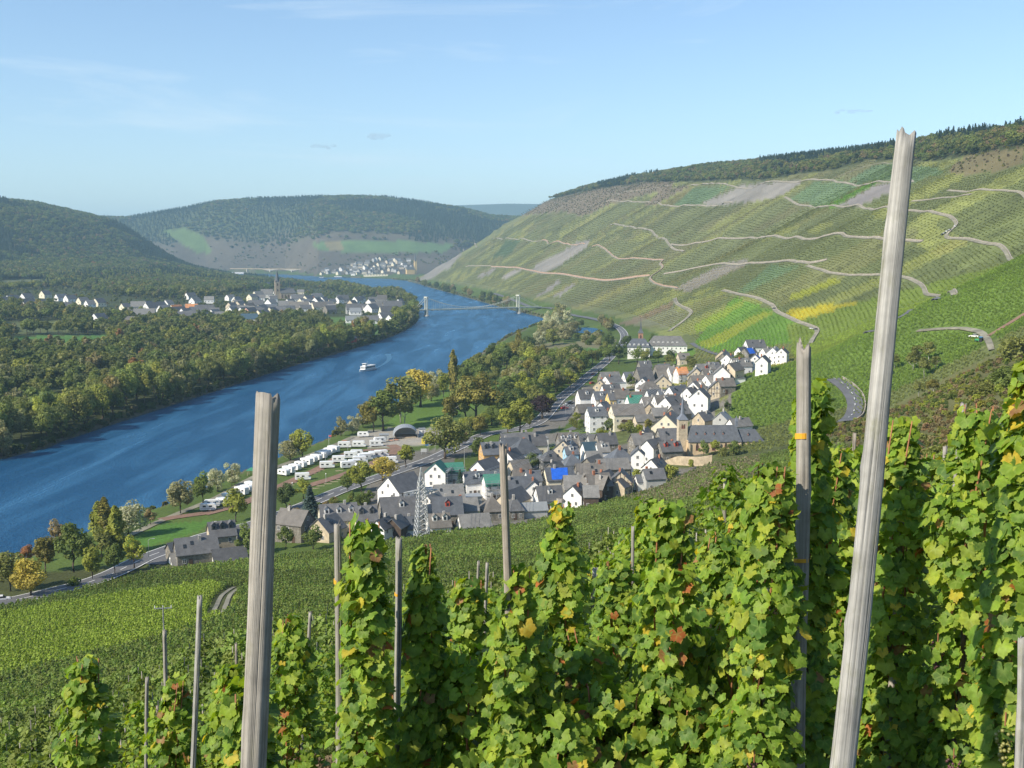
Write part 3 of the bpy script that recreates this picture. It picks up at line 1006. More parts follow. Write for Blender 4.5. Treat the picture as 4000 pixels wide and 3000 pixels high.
def scatter(name, P, scl, rot, pid, tint, coll, label):
    """a mass of plants as one object: points that carry instanced prototypes"""
    n = len(P)
    me = bpy.data.meshes.new(name)
    me.vertices.add(n); me.vertices.foreach_set("co", np.asarray(P, np.float32).ravel())
    def attr(nm, ty, field, data):
        a = me.attributes.new(nm, ty, 'POINT'); a.data.foreach_set(field, data)
    scl = np.asarray(scl, np.float32)
    if scl.ndim == 1: scl = np.stack([scl, scl, scl], 1)
    attr("scl", 'FLOAT_VECTOR', "vector", scl.ravel())
    r3 = np.zeros((n, 3), np.float32); r3[:, 2] = rot
    attr("rot", 'FLOAT_VECTOR', "vector", r3.ravel())
    attr("pid", 'INT', "value", np.asarray(pid, np.int32))
    t4 = np.ones((n, 4), np.float32); t4[:, :3] = tint
    attr("tint", 'FLOAT_COLOR', "color", t4.ravel())
    o = add_obj(name, me)
    g = bpy.data.node_groups.new(name, 'GeometryNodeTree')
    g.interface.new_socket("Geometry", in_out='INPUT', socket_type='NodeSocketGeometry')
    g.interface.new_socket("Geometry", in_out='OUTPUT', socket_type='NodeSocketGeometry')
    gi, go = g.nodes.new("NodeGroupInput"), g.nodes.new("NodeGroupOutput")
    ci = g.nodes.new("GeometryNodeCollectionInfo")
    ci.inputs["Collection"].default_value = coll
    ci.inputs["Separate Children"].default_value = True
    ci.inputs["Reset Children"].default_value = True
    ip = g.nodes.new("GeometryNodeInstanceOnPoints")
    ip.inputs["Pick Instance"].default_value = True
    def na(nm, ty):
        a = g.nodes.new("GeometryNodeInputNamedAttribute"); a.data_type = ty; a.inputs["Name"].default_value = nm
        return next(s for s in a.outputs if s.enabled and s.name == "Attribute")
    g.links.new(gi.outputs[0], ip.inputs["Points"])
    g.links.new(ci.outputs[0], ip.inputs["Instance"])
    g.links.new(na("pid", 'INT'), ip.inputs["Instance Index"])
    g.links.new(na("scl", 'FLOAT_VECTOR'), ip.inputs["Scale"])
    e2r = g.nodes.new("FunctionNodeEulerToRotation")
    g.links.new(na("rot", 'FLOAT_VECTOR'), e2r.inputs[0])
    g.links.new(e2r.outputs[0], ip.inputs["Rotation"])
    g.links.new(ip.outputs[0], go.inputs[0])
    md = o.modifiers.new("plants", 'NODES'); md.node_group = g
    return tag(o, label, kind="stuff")

def grid_pts(x0, x1, y0, y1, step, jit=.42, rng=RNG):
    gx, gy = np.meshgrid(np.arange(x0, x1, step), np.arange(y0, y1, step))
    gx = gx + (np.floor(gy / step) % 2) * step * .5
    return (gx + rng.uniform(-jit, jit, gx.shape) * step).ravel(), (gy + rng.uniform(-jit, jit, gy.shape) * step).ravel()

def pick(rng, table, n):
    w = np.array([t[0] for t in table], float); w /= w.sum()
    return rng.choice(len(table), n, p=w)

T_DKGREEN, T_GREEN, T_OLIVE = (.060, .084, .024), (.098, .128, .028), (.138, .148, .038)
T_GREY, T_BROWN, T_YELLOW, T_RUST, T_FIR = (.185, .178, .09), (.18, .14, .07), (.29, .24, .045), (.25, .12, .05), (.032, .056, .032)
T_LIME, T_SILVER = (.19, .205, .032), (.29, .29, .19)
WOOD_MIX = [(.24, T_DKGREEN, (0, 1, 2)), (.34, T_GREEN, (0, 1, 2)), (.22, T_OLIVE, (0, 1, 2, 3)), (.10, T_GREY, (3, 0)), (.04, T_BROWN, (0, 2)), (.05, T_LIME, (0, 1)), (.012, T_YELLOW, (0,)), (.006, T_RUST, (0, 2))]

def mix_of(rng, n, table):
    k = pick(rng, table, n)
    tint = np.array([t[1] for t in table])[k] * rng.uniform(.75, 1.3, (n, 1)) * rng.uniform(.92, 1.08, (n, 3))
    pid = np.array([rng.choice(table[i][2]) for i in k])
    return tint, pid

def in_view(x, y, z, pad=60, top=-200):
    u, v, f = project(x, y, z)
    return (f > 1) & (u > -pad) & (u < 2212 + pad) & (v < 1659 + pad) & (v > top)

def tone_word(t):
    r_, g_, b_ = t
    if max(t) < .06: return "very dark"
    if r_ > 1.5 * g_: return "rusty"
    if b_ > .55 * g_: return "greyish"
    if r_ > 1.02 * g_: return "golden" if r_ > .22 else "olive brown"
    if r_ > .88 * g_: return "yellow green"
    return "deep green" if g_ < .11 else "fresh green"

def by_place(u, table):
    for lim, w in table:
        if u < lim: return w
    return table[-1][1]

HOUSE_SPOTS = []      # filled by the village builder, trees keep clear of it

# ------------------------------------------------------------------ roads, tracks, terrace walls
M_ASPHALT = plain("asphalt", (.115, .115, .12), .85, .18, .15, grit=3)
M_TRACK = plain("pale_gravel_track", (.225, .21, .155), .95, .38, .09, grit=.6)
M_EARTH = plain("red_brown_earth", (.21, .125, .085), .95, .2, .25, grit=2)
M_MARK = plain("road_paint", (.72, .72, .70), .7, .1)
M_WALLSTONE = plain("dry_stone", (.33, .29, .24), .95, .3, .5, grit=2, bumpy=.5)
M_WALLPINK = plain("red_sandstone", (.40, .27, .20), .95, .2, .5, grit=2, bumpy=.3)
M_KERB = plain("kerb_stone", (.42, .41, .39), .9, .15)

def resample(P, step):
    P = np.asarray(P, float)
    d = np.concatenate([[0], np.cumsum(np.hypot(*np.diff(P[:, :2], axis=0).T))])
    n = max(2, int(d[-1] / step) + 1)
    t = np.linspace(0, d[-1], n)
    return np.stack([np.interp(t, d, P[:, 0]), np.interp(t, d, P[:, 1])], 1)

def pixel_path(pix, n=4, step=6.0):
    G = hits(pix)[:, :2]
    C = resample(catmull(G, n) if len(G) > 2 else G, step)
    if len(C) > 6:
        for _ in range(2):
            C[1:-1] = .25 * C[:-2] + .5 * C[1:-1] + .25 * C[2:]
    return C

def side_dirs(C):
    t = np.gradient(C, axis=0)
    t /= np.linalg.norm(t, axis=1, keepdims=True) + 1e-9
    return np.stack([t[:, 1], -t[:, 0]], 1)          # to the right of travel

def ribbon(name, C, width, mat, lift=.12, label=None, kind="structure", offset=0.0, parent=None, thick=0.0):
    nrm = side_dirs(C)
    cols = []
    for k in (-.5, -.17, .17, .5):
        Q = C + nrm * (width * k * (1 if width > 4 else .55 + .9 * fbm(np.arange(len(C)) / 5.0, np.full(len(C), width + C[0][0]), 6))[:, None] + offset) if width < 4 and parent is None and label and 'hill' in label else C + nrm * (width * k + offset)
        cols.append(np.column_stack([Q, np.maximum(land(Q[:, 0], Q[:, 1]), .3) + lift]))
    zc = np.max([c[:, 2] for c in cols], 0)
    for c in cols:
        c[:, 2] = .55 * zc + .45 * c[:, 2] if width < 9 else c[:, 2]
    n = len(C)
    V = np.concatenate(cols)
    F = [(j * n + i, j * n + i + 1, (j + 1) * n + i + 1, (j + 1) * n + i) for j in range(3) for i in range(n - 1)]
    if thick:
        B = len(V); V = np.vstack([V, V - [0, 0, thick]])
        for j in (0, 3):
            F += [(j * n + i, j * n + i + 1, B + j * n + i + 1, B + j * n + i) for i in range(n - 1)]
    o = mesh_obj(name, V, F, mat, parent)
    if parent is None:
        tag(o, label, kind=kind)
    return o

def wall_along(name, C, off, h, mat, label, t=.5, zlift=0.0):
    """a terrace wall that follows a road on its uphill side"""
    nrm = side_dirs(C)
    A, B = C + nrm * off, C + nrm * (off + t)
    za = np.maximum(land(A[:, 0], A[:, 1]), .3) + zlift
    n = len(C)
    hh = h * (0.8 + .4 * fbm(A[:, 0] / 9, A[:, 1] / 9, 3))
    V = np.vstack([np.column_stack([A, za - .8]), np.column_stack([A, za + hh]), np.column_stack([B, za + hh]), np.column_stack([B, za - .8])])
    F = [(j * n + i, j * n + i + 1, (j + 1) * n + i + 1, (j + 1) * n + i) for j in range(3) for i in range(n - 1)]
    F += [(0, n, 2 * n, 3 * n), (n - 1, 4 * n - 1, 3 * n - 1, 2 * n - 1)]
    o = mesh_obj(name, V, F, mat)
    return tag(o, label, "wall", "terrace walls along the vineyard roads")

HILL_ROADS = [   # name, seen at, width, material, wall height (0: none), wall material, wall label
    ([(1318, 486), (1381, 494), (1413, 506), (1446, 531), (1476, 544)], 5.5, M_TRACK, 2.0, M_WALLSTONE, "pale terrace wall above the short track dropping through mid hill"),
    ([(1448, 529), (1506, 526), (1606, 516), (1659, 512), (1729, 516), (1834, 513), (1920, 520), (1990, 523)], 5, M_TRACK, 2.6, M_WALLSTONE, "long pale terrace wall across the middle of the vineyard hill"),
    ([(1694, 426), (1714, 439), (1759, 449), (1860, 448), (1904, 450), (1969, 456), (2034, 465), (2054, 471), (2069, 489), (2040, 505), (2036, 511), (2054, 517), (2096, 519), (2134, 529), (2171, 544), (2235, 545)], 5, M_TRACK, 2.0, M_WALLSTONE, "pale terrace wall along the hairpin road high on the hill"),
    ([(1170, 520), (1181, 522), (1188, 527), (1238, 530), (1262, 528)], 5, M_TRACK, 3.2, M_WALLPINK, "pinkish terrace wall highest of the three reddish walls"),
    ([(1278, 534), (1293, 531), (1323, 554), (1356, 560), (1431, 562), (1423, 569), (1431, 581), (1403, 599), (1416, 614), (1461, 624)], 5, M_TRACK, 2.6, M_WALLPINK, "pinkish terrace wall above the zigzag track"),
    ([(1060, 577), (1106, 579), (1138, 584), (1171, 591), (1218, 594), (1276, 604), (1313, 607), (1371, 600), (1401, 597)], 5, M_TRACK, 4.2, M_WALLPINK, "long pinkish terrace wall low above the bridge end"),
    ([(1432, 593), (1502, 580), (1540, 573), (1617, 570), (1737, 569), (1784, 563)], 5, M_TRACK, 2.6, M_WALLSTONE, "pale terrace wall above the grey slate field"),
    ([(1742, 575), (1777, 586), (1814, 594), (1880, 595), (1949, 599), (1979, 611), (1994, 621), (1999, 637), (2026, 641), (2060, 639)], 5, M_TRACK, 1.6, M_WALLSTONE, "pale wall beside the track curving behind the tall leaning stake"),
    ([(1560, 628), (1590, 636), (1627, 643), (1652, 653), (1672, 663), (1670, 670), (1690, 681), (1727, 698), (1765, 713), (1757, 728), (1749, 743)], 5.5, M_TRACK, 1.8, M_WALLSTONE, "low pale wall beside the road above the yellow field"),
    ([(1457, 645), (1462, 658), (1492, 675), (1477, 693), (1452, 710), (1445, 716)], 6.5, M_TRACK, 1.8, M_WALLSTONE, "pale wall beside the road curling down behind the convent"),
    ([(2026, 648), (1990, 658), (1966, 674), (1942, 686), (1882, 720), (1850, 728)], 5.5, M_ASPHALT, 0, None, None),
    ([(1982, 716), (2020, 710), (2082, 708), (2110, 714), (2126, 724), (2136, 740), (2142, 758)], 6, M_TRACK, 0, None, None),
    ([(2136, 727), (2170, 706), (2225, 672)], 5, M_EARTH, 0, None, None),
    ([(1331, 422), (1390, 411), (1444, 402)], 4, M_TRACK, 1.6, M_WALLSTONE, "thin pale wall across the brown scrub near the hill top"),
    ([(1308, 436), (1360, 436), (1404, 438), (1456, 447), (1541, 445), (1581, 439)], 4, M_TRACK, 2.4, M_WALLSTONE, "pale ragged wall under the brown scrub"),
    ([(1491, 400), (1531, 398), (1659, 393), (1799, 391), (1929, 393), (1971, 394)], 5, M_TRACK, 2.0, M_WALLSTONE, "straight pale wall under the hill top wood"),
    ([(2046, 412), (2109, 411), (2184, 415), (2201, 413), (2222, 436)], 4.5, M_TRACK, 1.5, M_WALLSTONE, "short pale wall high on the hill beyond the tall leaning stake"),
    ([(1969, 435), (2059, 426), (2096, 421)], 4, M_TRACK, 1.2, M_WALLSTONE, "thin pale terrace wall just under the short high one"),
    ([(1799, 386), (1850, 367), (1884, 355), (1929, 353)], 4, M_TRACK, 0, None, None),
    ([(1005, 577), (1015, 575), (1060, 575)], 4, M_TRACK, 2.5, M_WALLSTONE, "pale wall at the far left end of the vineyard hill"),
    ([(975, 537), (1000, 536), (1029, 535)], 4, M_TRACK, 3.0, M_WALLSTONE, "pale wall above the far church on the hill end"),
    ([(1065, 514), (1093, 515), (1133, 517), (1172, 521)], 4, M_TRACK, 1.8, M_WALLSTONE, "pale wall high on the far end of the vineyard hill"),
]
ROAD_LINES = []
for pix, wd, mt, wh, wm, wl in HILL_ROADS:
    C = pixel_path(pix, 5, 9.0)
    ROAD_LINES.append(C)
    ribbon("vineyard_road", C, wd * .5, mt, .3, "pale track crossing the vineyard hill", thick=.5)
    if wh:
        k = side_dirs(C)
        up = land(*(C + k * 8).T) - land(*(C - k * 8).T)
        sgn = 1 if np.mean(up) > 0 else -1
        wall_along("terrace_wall", C, sgn * (wd * .25 + .2), wh * .6, wm, wl, .6 * sgn)

# the river road, with kerbs and painted lines
ROAD_PIX = [(1065, 634), (1085, 640), (1117, 652), (1149, 664), (1189, 666), (1209, 674), (1245, 683), (1300, 694), (1330, 705), (1343, 715), (1349, 729), (1340, 748),
            (1310, 780), (1277, 807), (1240, 838), (1203, 868), (1166, 910), (1110, 930), (1058, 936), (1020, 952), (940, 990), (905, 1003), (737, 1060), (692, 1080), (620, 1108), (540, 1137),
            (440, 1160), (362, 1190), (300, 1212), (215, 1255), (87, 1287), (0, 1306), (-80, 1325)]
ROAD = pixel_path(ROAD_PIX, 4, 5.0)
road = ribbon("river_road", ROAD, 8.2, M_ASPHALT, .22, "grey two lane road running along the valley floor")
nr_ = side_dirs(ROAD)
def stripe_fast(off, w, dash):
    C = resample(ROAD, 1.5)
    C = C[C[:, 1] < 1350]
    nn = side_dirs(C)
    A, B = C + nn * (off - w / 2), C + nn * (off + w / 2)
    prof = [np.maximum(land(*(C + nn * o_).T), .3) for o_ in (-4.1, -1.39, 1.39, 4.1)]
    zm = np.max(prof, 0)
    def hgt(Q, o_):
        # same blend as the road surface, interpolated across it
        zs = np.stack([.55 * zm + .45 * p for p in prof], 1)
        ks = np.array([-4.1, -1.39, 1.39, 4.1])
        return np.array([np.interp(o_, ks, r) for r in zs]) + .26
    za, zb = hgt(A, off - w / 2), hgt(B, off + w / 2)
    V = np.vstack([np.column_stack([A, za]), np.column_stack([B, zb])])
    n = len(C)
    F = [(i, i + 1, n + i + 1, n + i) for i in range(n - 1) if not dash or (i * 1.5) % dash < dash * .45]
    return V, F
for off, w, dash in ((-3.75, .35, 0), (3.75, .35, 0), (0, .3, 9)):
    V, F = stripe_fast(off, w, dash)
    mesh_obj("lane_marking", V, F, M_MARK, road)
# second carriageway bay by the farm
C = pixel_path([(300, 1222), (330, 1208), (365, 1194), (420, 1180)], 4, 3)
ribbon("lay_by", C, 6, M_ASPHALT, .2, "asphalt lay-by beside the farm", offset=5)
# road bend in the hollow to the right
C = pixel_path([(1800, 822), (1822, 836), (1840, 856), (1847, 878), (1842, 900), (1825, 915)], 5, 3)
bend = ribbon("bend_road", C, 6.5, M_ASPHALT, .6, "asphalt road bend in the hollow below the vineyards", thick=.5)
V, F = [], []
nn = side_dirs(C)
for i in range(0, len(C) - 2, 3):
    k = len(V)
    for j in (i, i + 1):
        for o_ in (-.14, .14):
            p = C[j] + nn[j] * o_
            zz = max(float(land(np.array([c_[0]]), np.array([c_[1]]))[0]) for c_ in (C[j] + nn[j] * q_ for q_ in (-3.25, -1.1, 1.1, 3.25)))
            V.append((p[0], p[1], zz + .72))
    F.append((k, k + 1, k + 3, k + 2))
mesh_obj("lane_marking", V, F, M_MARK, bend)
wall_along("terrace_wall", C, -4.0, 1.1, M_WALLSTONE, "low stone wall round the asphalt road bend", -.4)
# riverside path and camp tracks
C = pixel_path([(262, 1165), (300, 1148), (345, 1127), (380, 1112), (470, 1075), (540, 1035), (610, 1005), (700, 972), (760, 945)], 4, 5)
ribbon("riverside_path", C, 3.2, M_TRACK, .2, "narrow path along the river bank")
for pix in ([(440, 1112), (520, 1090), (580, 1063), (640, 1036), (700, 1008), (745, 982), (800, 972), (850, 972)], [(660, 1052), (720, 1034), (780, 1012), (830, 990), (858, 972), (845, 962)], [(345, 1124), (380, 1118), (440, 1110)]):
    ribbon("camp_track", pixel_path(pix, 4, 4), 5.2, M_EARTH, .2, "reddish brown track through the camping meadow")
C = pixel_path([(470, 1330), (478, 1308), (486, 1290), (498, 1278), (515, 1268)], 5, 2)
t1 = ribbon("vineyard_track", C, 1.0, M_TRACK, .15, "twin wheel track curving through the lower vines", offset=-1.0)
ribbon("wheel_rut", C, 1.0, M_TRACK, .15, offset=1.0, parent=t1)
C = pixel_path([(1205, 910), (1222, 890), (1245, 874)], 3, 3)
ribbon("parking_lane", C, 9, M_ASPHALT, .3, "asphalt parking lane beside the village edge")
C = pixel_path([(1660, 778), (1600, 770), (1555, 768), (1510, 752), (1494, 742)], 4, 4)
ribbon("convent_road", C, 4.5, M_ASPHALT, .4, "narrow asphalt lane from the convent to the upper village")
for pix, lab in (([(985, 1028), (1060, 1020), (1150, 1012), (1230, 1000), (1320, 985)], "village street between the slate roofs"), ([(1230, 930), (1300, 900), (1380, 880), (1470, 860)], "village lane through the upper houses")):
    ribbon("village_street", pixel_path(pix, 4, 4), 5, M_ASPHALT, .15, lab)

# ------------------------------------------------------------------ houses
def slate_mat(name, col, var=.22):
    m, nt, b = newmat(name)
    oc = obj_coord(nt)
    n1 = noise(nt, oc, .5, 4); n2 = noise(nt, mapping(nt, oc, (2.2, 2.2, 6)), 1.6, 2)
    w = nt.nodes.new("ShaderNodeTexWave"); w.wave_type = 'BANDS'; w.bands_direction = 'Z'
    w.inputs["Scale"].default_value = 1.3; w.inputs["Distortion"].default_value = 1.2
    nt.links.new(oc, w.inputs["Vector"])
    k = nt.nodes.new("ShaderNodeMath"); k.operation = 'MULTIPLY'
    nt.links.new(ramp(nt, n1, .3, .7, 1 - var, 1 + var), k.inputs[0]); nt.links.new(ramp(nt, n2, .3, .7, 1 - var, 1 + var), k.inputs[1])
    k2 = nt.nodes.new("ShaderNodeMath"); k2.operation = 'MULTIPLY'
    nt.links.new(k.outputs[0], k2.inputs[0]); nt.links.new(ramp(nt, w.outputs["Fac"], 0, 1, .88, 1.08), k2.inputs[1])
    oi = nt.nodes.new("ShaderNodeObjectInfo")
    k3 = nt.nodes.new("ShaderNodeMath"); k3.operation = 'MULTIPLY'
    nt.links.new(k2.outputs[0], k3.inputs[0]); nt.links.new(ramp(nt, oi.outputs["Random"], 0, 1, .8, 1.25), k3.inputs[1])
    g = nt.nodes.new("ShaderNodeVectorMath"); g.operation = 'SCALE'
    g.inputs[0].default_value = col
    nt.links.new(k3.outputs[0], g.inputs["Scale"])
    nt.links.new(g.outputs[0], b.inputs["Base Color"])
    b.inputs["Roughness"].default_value = .62
    bump(nt, b, n2, .3, .05)
    return m
ROOF = {'d': slate_mat("dark_slate", (.108, .108, .11)), 'g': slate_mat("grey_slate", (.175, .17, .16)), 'b': slate_mat("blue_slate", (.094, .102, .114)),
        'n': slate_mat("brown_slate", (.15, .137, .12)), 'l': slate_mat("pale_sheet", (.24, .255, .265), .1), 'o': slate_mat("orange_tile", (.48, .21, .08)),
        'v': slate_mat("green_membrane", (.05, .20, .14), .1), 't': slate_mat("teal_sheet", (.045, .085, .115), .1), 'r': slate_mat("red_tile", (.40, .09, .055))}
def wall_mat(name, col, var=.08):
    return plain(name, col, .9, var, .35, grit=1.5)
WALL = {'w': wall_mat("white_render", (.80, .79, .76)), 'c': wall_mat("cream_render", (.72, .66, .50)), 's': plain("slate_stone", (.20, .185, .155), .95, .4, 1.2, grit=2.5, bumpy=.4),
        't': plain("tan_stone", (.50, .42, .30), .95, .2, 1.0, grit=3), 'y': wall_mat("yellow_render", (.72, .52, .20)), 'p': wall_mat("pink_render", (.75, .42, .36)),
        'b': wall_mat("sky_blue_render", (.36, .58, .72)), 'd': plain("dark_timber", (.085, .06, .045), .9, .25, 1.0), 'g': wall_mat("grey_render", (.42, .42, .40)),
        'e': plain("yellow_brick", (.55, .34, .13), .9, .15, 1.0, grit=4), 'k': plain("sandy_render", (.58, .50, .37), .9, .1, .6), 'r': wall_mat("red_paint", (.48, .08, .05)), 'a': slate_mat("slate_hung", (.085, .09, .095))}
M_FRAME = plain("window_frame", (.70, .69, .66), .6, .05)
M_GLASS, _nt, _b = newmat("window_glass")
_b.inputs["Base Color"].default_value = (.03, .035, .04, 1); _b.inputs["Roughness"].default_value = .08
M_BRICK = plain("chimney_brick", (.38, .15, .085), .9, .25, 2.0)
M_CHIM = plain("chimney_render", (.40, .38, .35), .9, .2, 2.0)
M_BEAM = plain("oak_beam", (.09, .055, .035), .9, .2, 2.0)
M_TARP = plain("blue_tarpaulin", (.02, .12, .58), .45, .2, .8)
M_METAL = plain("zinc", (.42, .43, .44), .45, .1, 1.0, metal=.6)

def window_mesh(w, h):
    mb = MB()
    mb.box(-w / 2, w / 2, -.06, .0, 0, h)
    me = mb.mesh("window", M_FRAME)
    return me
_wm = {}
def win_meshes(w, h):
    k = (round(w, 1), round(h, 1))
    if k not in _wm:
        f = MB(); t = .1
        f.box(-w / 2, w / 2, -.07, 0, 0, t).box(-w / 2, w / 2, -.07, 0, h - t, h).box(-w / 2, -w / 2 + t, -.07, 0, t, h - t).box(w / 2 - t, w / 2, -.07, 0, t, h - t).box(-.04, .04, -.06, 0, t, h - t)
        p = MB().box(-w / 2 + t * .9, w / 2 - t * .9, -.035, -.005, t * .9, h - t * .9)
        _wm[k] = (f.mesh("window_frame", M_FRAME), p.mesh("window_pane", M_GLASS))
    return _wm[k]

def put_window(parent, x, y, z, ang, w=1.0, h=1.35, deep=True):
    f, p = win_meshes(w, h)
    if deep:
        o = add_obj("window", f, parent, (x, y, z)); o.rotation_euler = (0, 0, ang)
        add_obj("pane", p, o)
    else:
        o = add_obj("window", p, parent, (x, y, z)); o.rotation_euler = (0, 0, ang)
    return o

def house(x, y, z, yaw, L, W, eave, wall='w', roof='d', label=None, flags='', group=None, rise=None, name='village_house', cat='house', detail=True, sink=4.0):
    """ridge along the local x axis; origin on the ground at the middle of the house"""
    e = empty(name, (x, y, z), math.radians(yaw))
    rise = W * .46 if rise is None else rise
    hip = 'h' in flags; flat = 'f' in flags
    l, w = L / 2, W / 2
    if flat:
        rise = .3
    ov, th = .35, .22
    mb = MB()
    if hip or flat:
        mb.box(-l, l, -w, w, -sink, eave)
    else:
        for sx in (-1, 1):
            pass
        V = [(-l, -w, -sink), (l, -w, -sink), (l, w, -sink), (-l, w, -sink), (-l, -w, eave), (l, -w, eave), (l, w, eave), (-l, w, eave), (-l, 0, eave + rise - .03), (l, 0, eave + rise - .03)]
        mb.add(V, [(0, 3, 2, 1), (0, 1, 5, 4), (2, 3, 7, 6), (1, 2, 6, 9, 5), (3, 0, 4, 8, 7), (4, 5, 9, 8), (6, 7, 8, 9)])
    mb.build("wall", WALL[wall], e)
    k = rise / w
    rb = MB()
    if flat:
        rb.box(-l - .25, l + .25, -w - .25, w + .25, eave + .003, eave + rise)
    elif hip:
        hl = max(l - w * .85, .15)
        zo = eave - ov * k + .02
        for dz, flip in ((0, 0), (th, 1)):
            pass
        V = [(-l - ov, -w - ov, zo), (l + ov, -w - ov, zo), (l + ov, w + ov, zo), (-l - ov, w + ov, zo), (-hl, 0, eave + rise), (hl, 0, eave + rise)]
        V += [(a, b_, c - .18) for a, b_, c in V[:4]]
        rb.add(V, [(0, 1, 5, 4), (1, 2, 5), (2, 3, 4, 5), (3, 0, 4), (0, 6, 7, 1), (1, 7, 8, 2), (2, 8, 9, 3), (3, 9, 6, 0), (6, 9, 8, 7)])
    else:
        for s in (-1, 1):
            z0 = eave - ov * k
            V = [(-l - ov, s * (w + ov), z0), (l + ov, s * (w + ov), z0), (l + ov, 0, eave + rise), (-l - ov, 0, eave + rise)]
            V += [(a, b_, c + th) for a, b_, c in V]
            F = [(0, 3, 2, 1), (4, 5, 6, 7), (0, 1, 5, 4), (1, 2, 6, 5), (2, 3, 7, 6), (3, 0, 4, 7)]
            if s > 0: F = [f[::-1] for f in F]
            rb.add(V, F)
    ro = rb.build("roof", ROOF[roof], e)
    HOUSE_SPOTS.append((x, y, max(L, W) * .55 + 1.5))
    rs = random.Random(int(abs(x * 31 + y * 17) * 10))
    def on_roof(px, side, off=0.0):
        """a point on the slope: px along the ridge, off from 0 (ridge) to 1 (eave)"""
        return (px, side * w * off, eave + rise * (1 - off) + th)
    # which sides does one see from the vineyard
    ang = math.radians(yaw)
    vx, vy = -x, -y
    lx, ly = vx * math.cos(ang) + vy * math.sin(ang), -vx * math.sin(ang) + vy * math.cos(ang)
    fs = -1 if ly < 0 else 1
    gs = -1 if lx < 0 else 1
    if not detail:
        # far houses: a few windows on the seen walls
        if 'w' not in flags:
            n = max(1, int(L / 5))
            for i in range(n):
                put_window(e, -l + L * (i + .5) / n, fs * (w + .01), eave * .45, 0 if fs < 0 else math.pi, 1.4, 1.7, False)
            put_window(e, gs * (l + .01), 0, eave * .5, math.pi / 2 if gs > 0 else -math.pi / 2, 1.5, 1.7, False)
        return tag(e, label, cat, group)
    nch = 2 if 'C' in flags else (0 if 'x' in flags or flat else 1)
    for i in range(nch):
        px = rs.uniform(-.7, .7) * l if not hip else rs.uniform(-.3, .3) * l
        a = rs.choice((-1, 1)) * rs.uniform(.05, .3)
        zc = eave + rise * (1 - abs(a))
        MB().box(px - .4, px + .4, w * a - .35, w * a + .35, zc - .6, zc + 1.5).build("chimney", M_BRICK if rs.random() < .35 or 'R' in flags else M_CHIM, ro)
    if 'w' not in flags:
        storeys = max(1, int(round(eave / 2.9)))
        n = max(2, int(L / 3.1))
        for s in range(storeys):
            zz = .9 + s * 2.8
            if zz + 1.4 > eave + .1: break
            for i in range(n):
                if rs.random() < .18: continue
                px = -l + L * (i + .5) / n
                put_window(e, px, fs * (w + .012), zz, 0 if fs < 0 else math.pi)
        for s in range(storeys + (1 if rise > 3.0 and not hip and not flat else 0)):
            zz = .9 + s * 2.8
            wid = W * .8 if zz + 1.4 < eave else W * .8 * max(0, 1 - (zz + 1.4 - eave) / rise)
            m = max(1, int(wid / 2.7)) if wid > 1.6 else 0
            for i in range(m):
                if rs.random() < .12: continue
                py = -wid / 2 + wid * (i + .5) / m
                put_window(e, gs * (l + .012), py, zz, math.pi / 2 if gs > 0 else -math.pi / 2)
        if rs.random() < .7:
            MB().box(-.55, .55, -.06, 0, 0, 2.1).build("door", M_BEAM, e, loc=(rs.uniform(-.3, .3) * L, fs * (w + .012), .1)).rotation_euler = (0, 0, 0 if fs < 0 else math.pi)
    nd = next((int(c) for c in flags if c.isdigit()), 0)
    for i in range(nd):
        px = -l + L * (i + .5) / nd
        dw, dh = 1.5, 1.7
        off = .58
        zc = eave + rise * (1 - off); yc = fs * w * off
        yb = fs * w * max(off - (dh + .5) / rise * 1.0, .05)
        d = MB()
        V = [(-dw / 2, yc, zc), (dw / 2, yc, zc), (dw / 2, yc, zc + dh), (-dw / 2, yc, zc + dh), (0, yc, zc + dh + .75), (-dw / 2, yb, zc + dh), (dw / 2, yb, zc + dh), (0, yb, zc + dh + .75)]
        d.add(V, [(0, 1, 2, 4, 3), (1, 6, 2), (0, 3, 5), (2, 6, 7, 4), (3, 4, 7, 5)])
        dm = d.build("dormer", WALL['r'] if 'Q' in flags else (ROOF[roof] if 'D' in flags else WALL['w']), ro, loc=(px, 0, 0))
        V = [(-dw / 2 - .15, yc + fs * .2, zc + dh - .1), (0, yc + fs * .2, zc + dh + .85), (dw / 2 + .15, yc + fs * .2, zc + dh - .1), (-dw / 2 - .15, yb, zc + dh - .1), (0, yb, zc + dh + .85), (dw / 2 + .15, yb, zc + dh - .1)]
        MB().add(V, [(0, 1, 4, 3), (1, 2, 5, 4)]).build("dormer_roof", ROOF[roof], dm)
        o = put_window(dm, 0, yc + fs * .015, zc + .35, 0 if fs < 0 else math.pi, .9, 1.1, False)
    if 's' in flags:
        for i in range(2):
            px = rs.uniform(-.6, .6) * l; off = rs.uniform(.35, .65)
            sl = math.atan2(rise, w)
            o = MB().box(-.45, .45, -.65, .65, 0, .09).build("skylight", M_GLASS, ro, loc=(px, fs * w * off, eave + rise * (1 - off) + th + .03))
            o.rotation_euler = (-fs * sl if fs > 0 else sl, 0, 0)
    if 'T' in flags:      # timber framing on the seen gable
        tb = MB(); xx = gs * (l + .02); t = .12
        x0, x1 = min(xx, xx + gs * .05), max(xx, xx + gs * .05)
        for zz in (eave * .5, eave):
            tb.box(x0, x1, -w, w, zz - t, zz + t)
        for i in range(7):
            py = -w + .2 + (W - .4) * i / 6
            tb.box(x0, x1, py - t * .8, py + t * .8, 0, eave + max(0, rise * (1 - abs(py) / w) - .25))
        tb.build("timber_frame", M_BEAM, e)
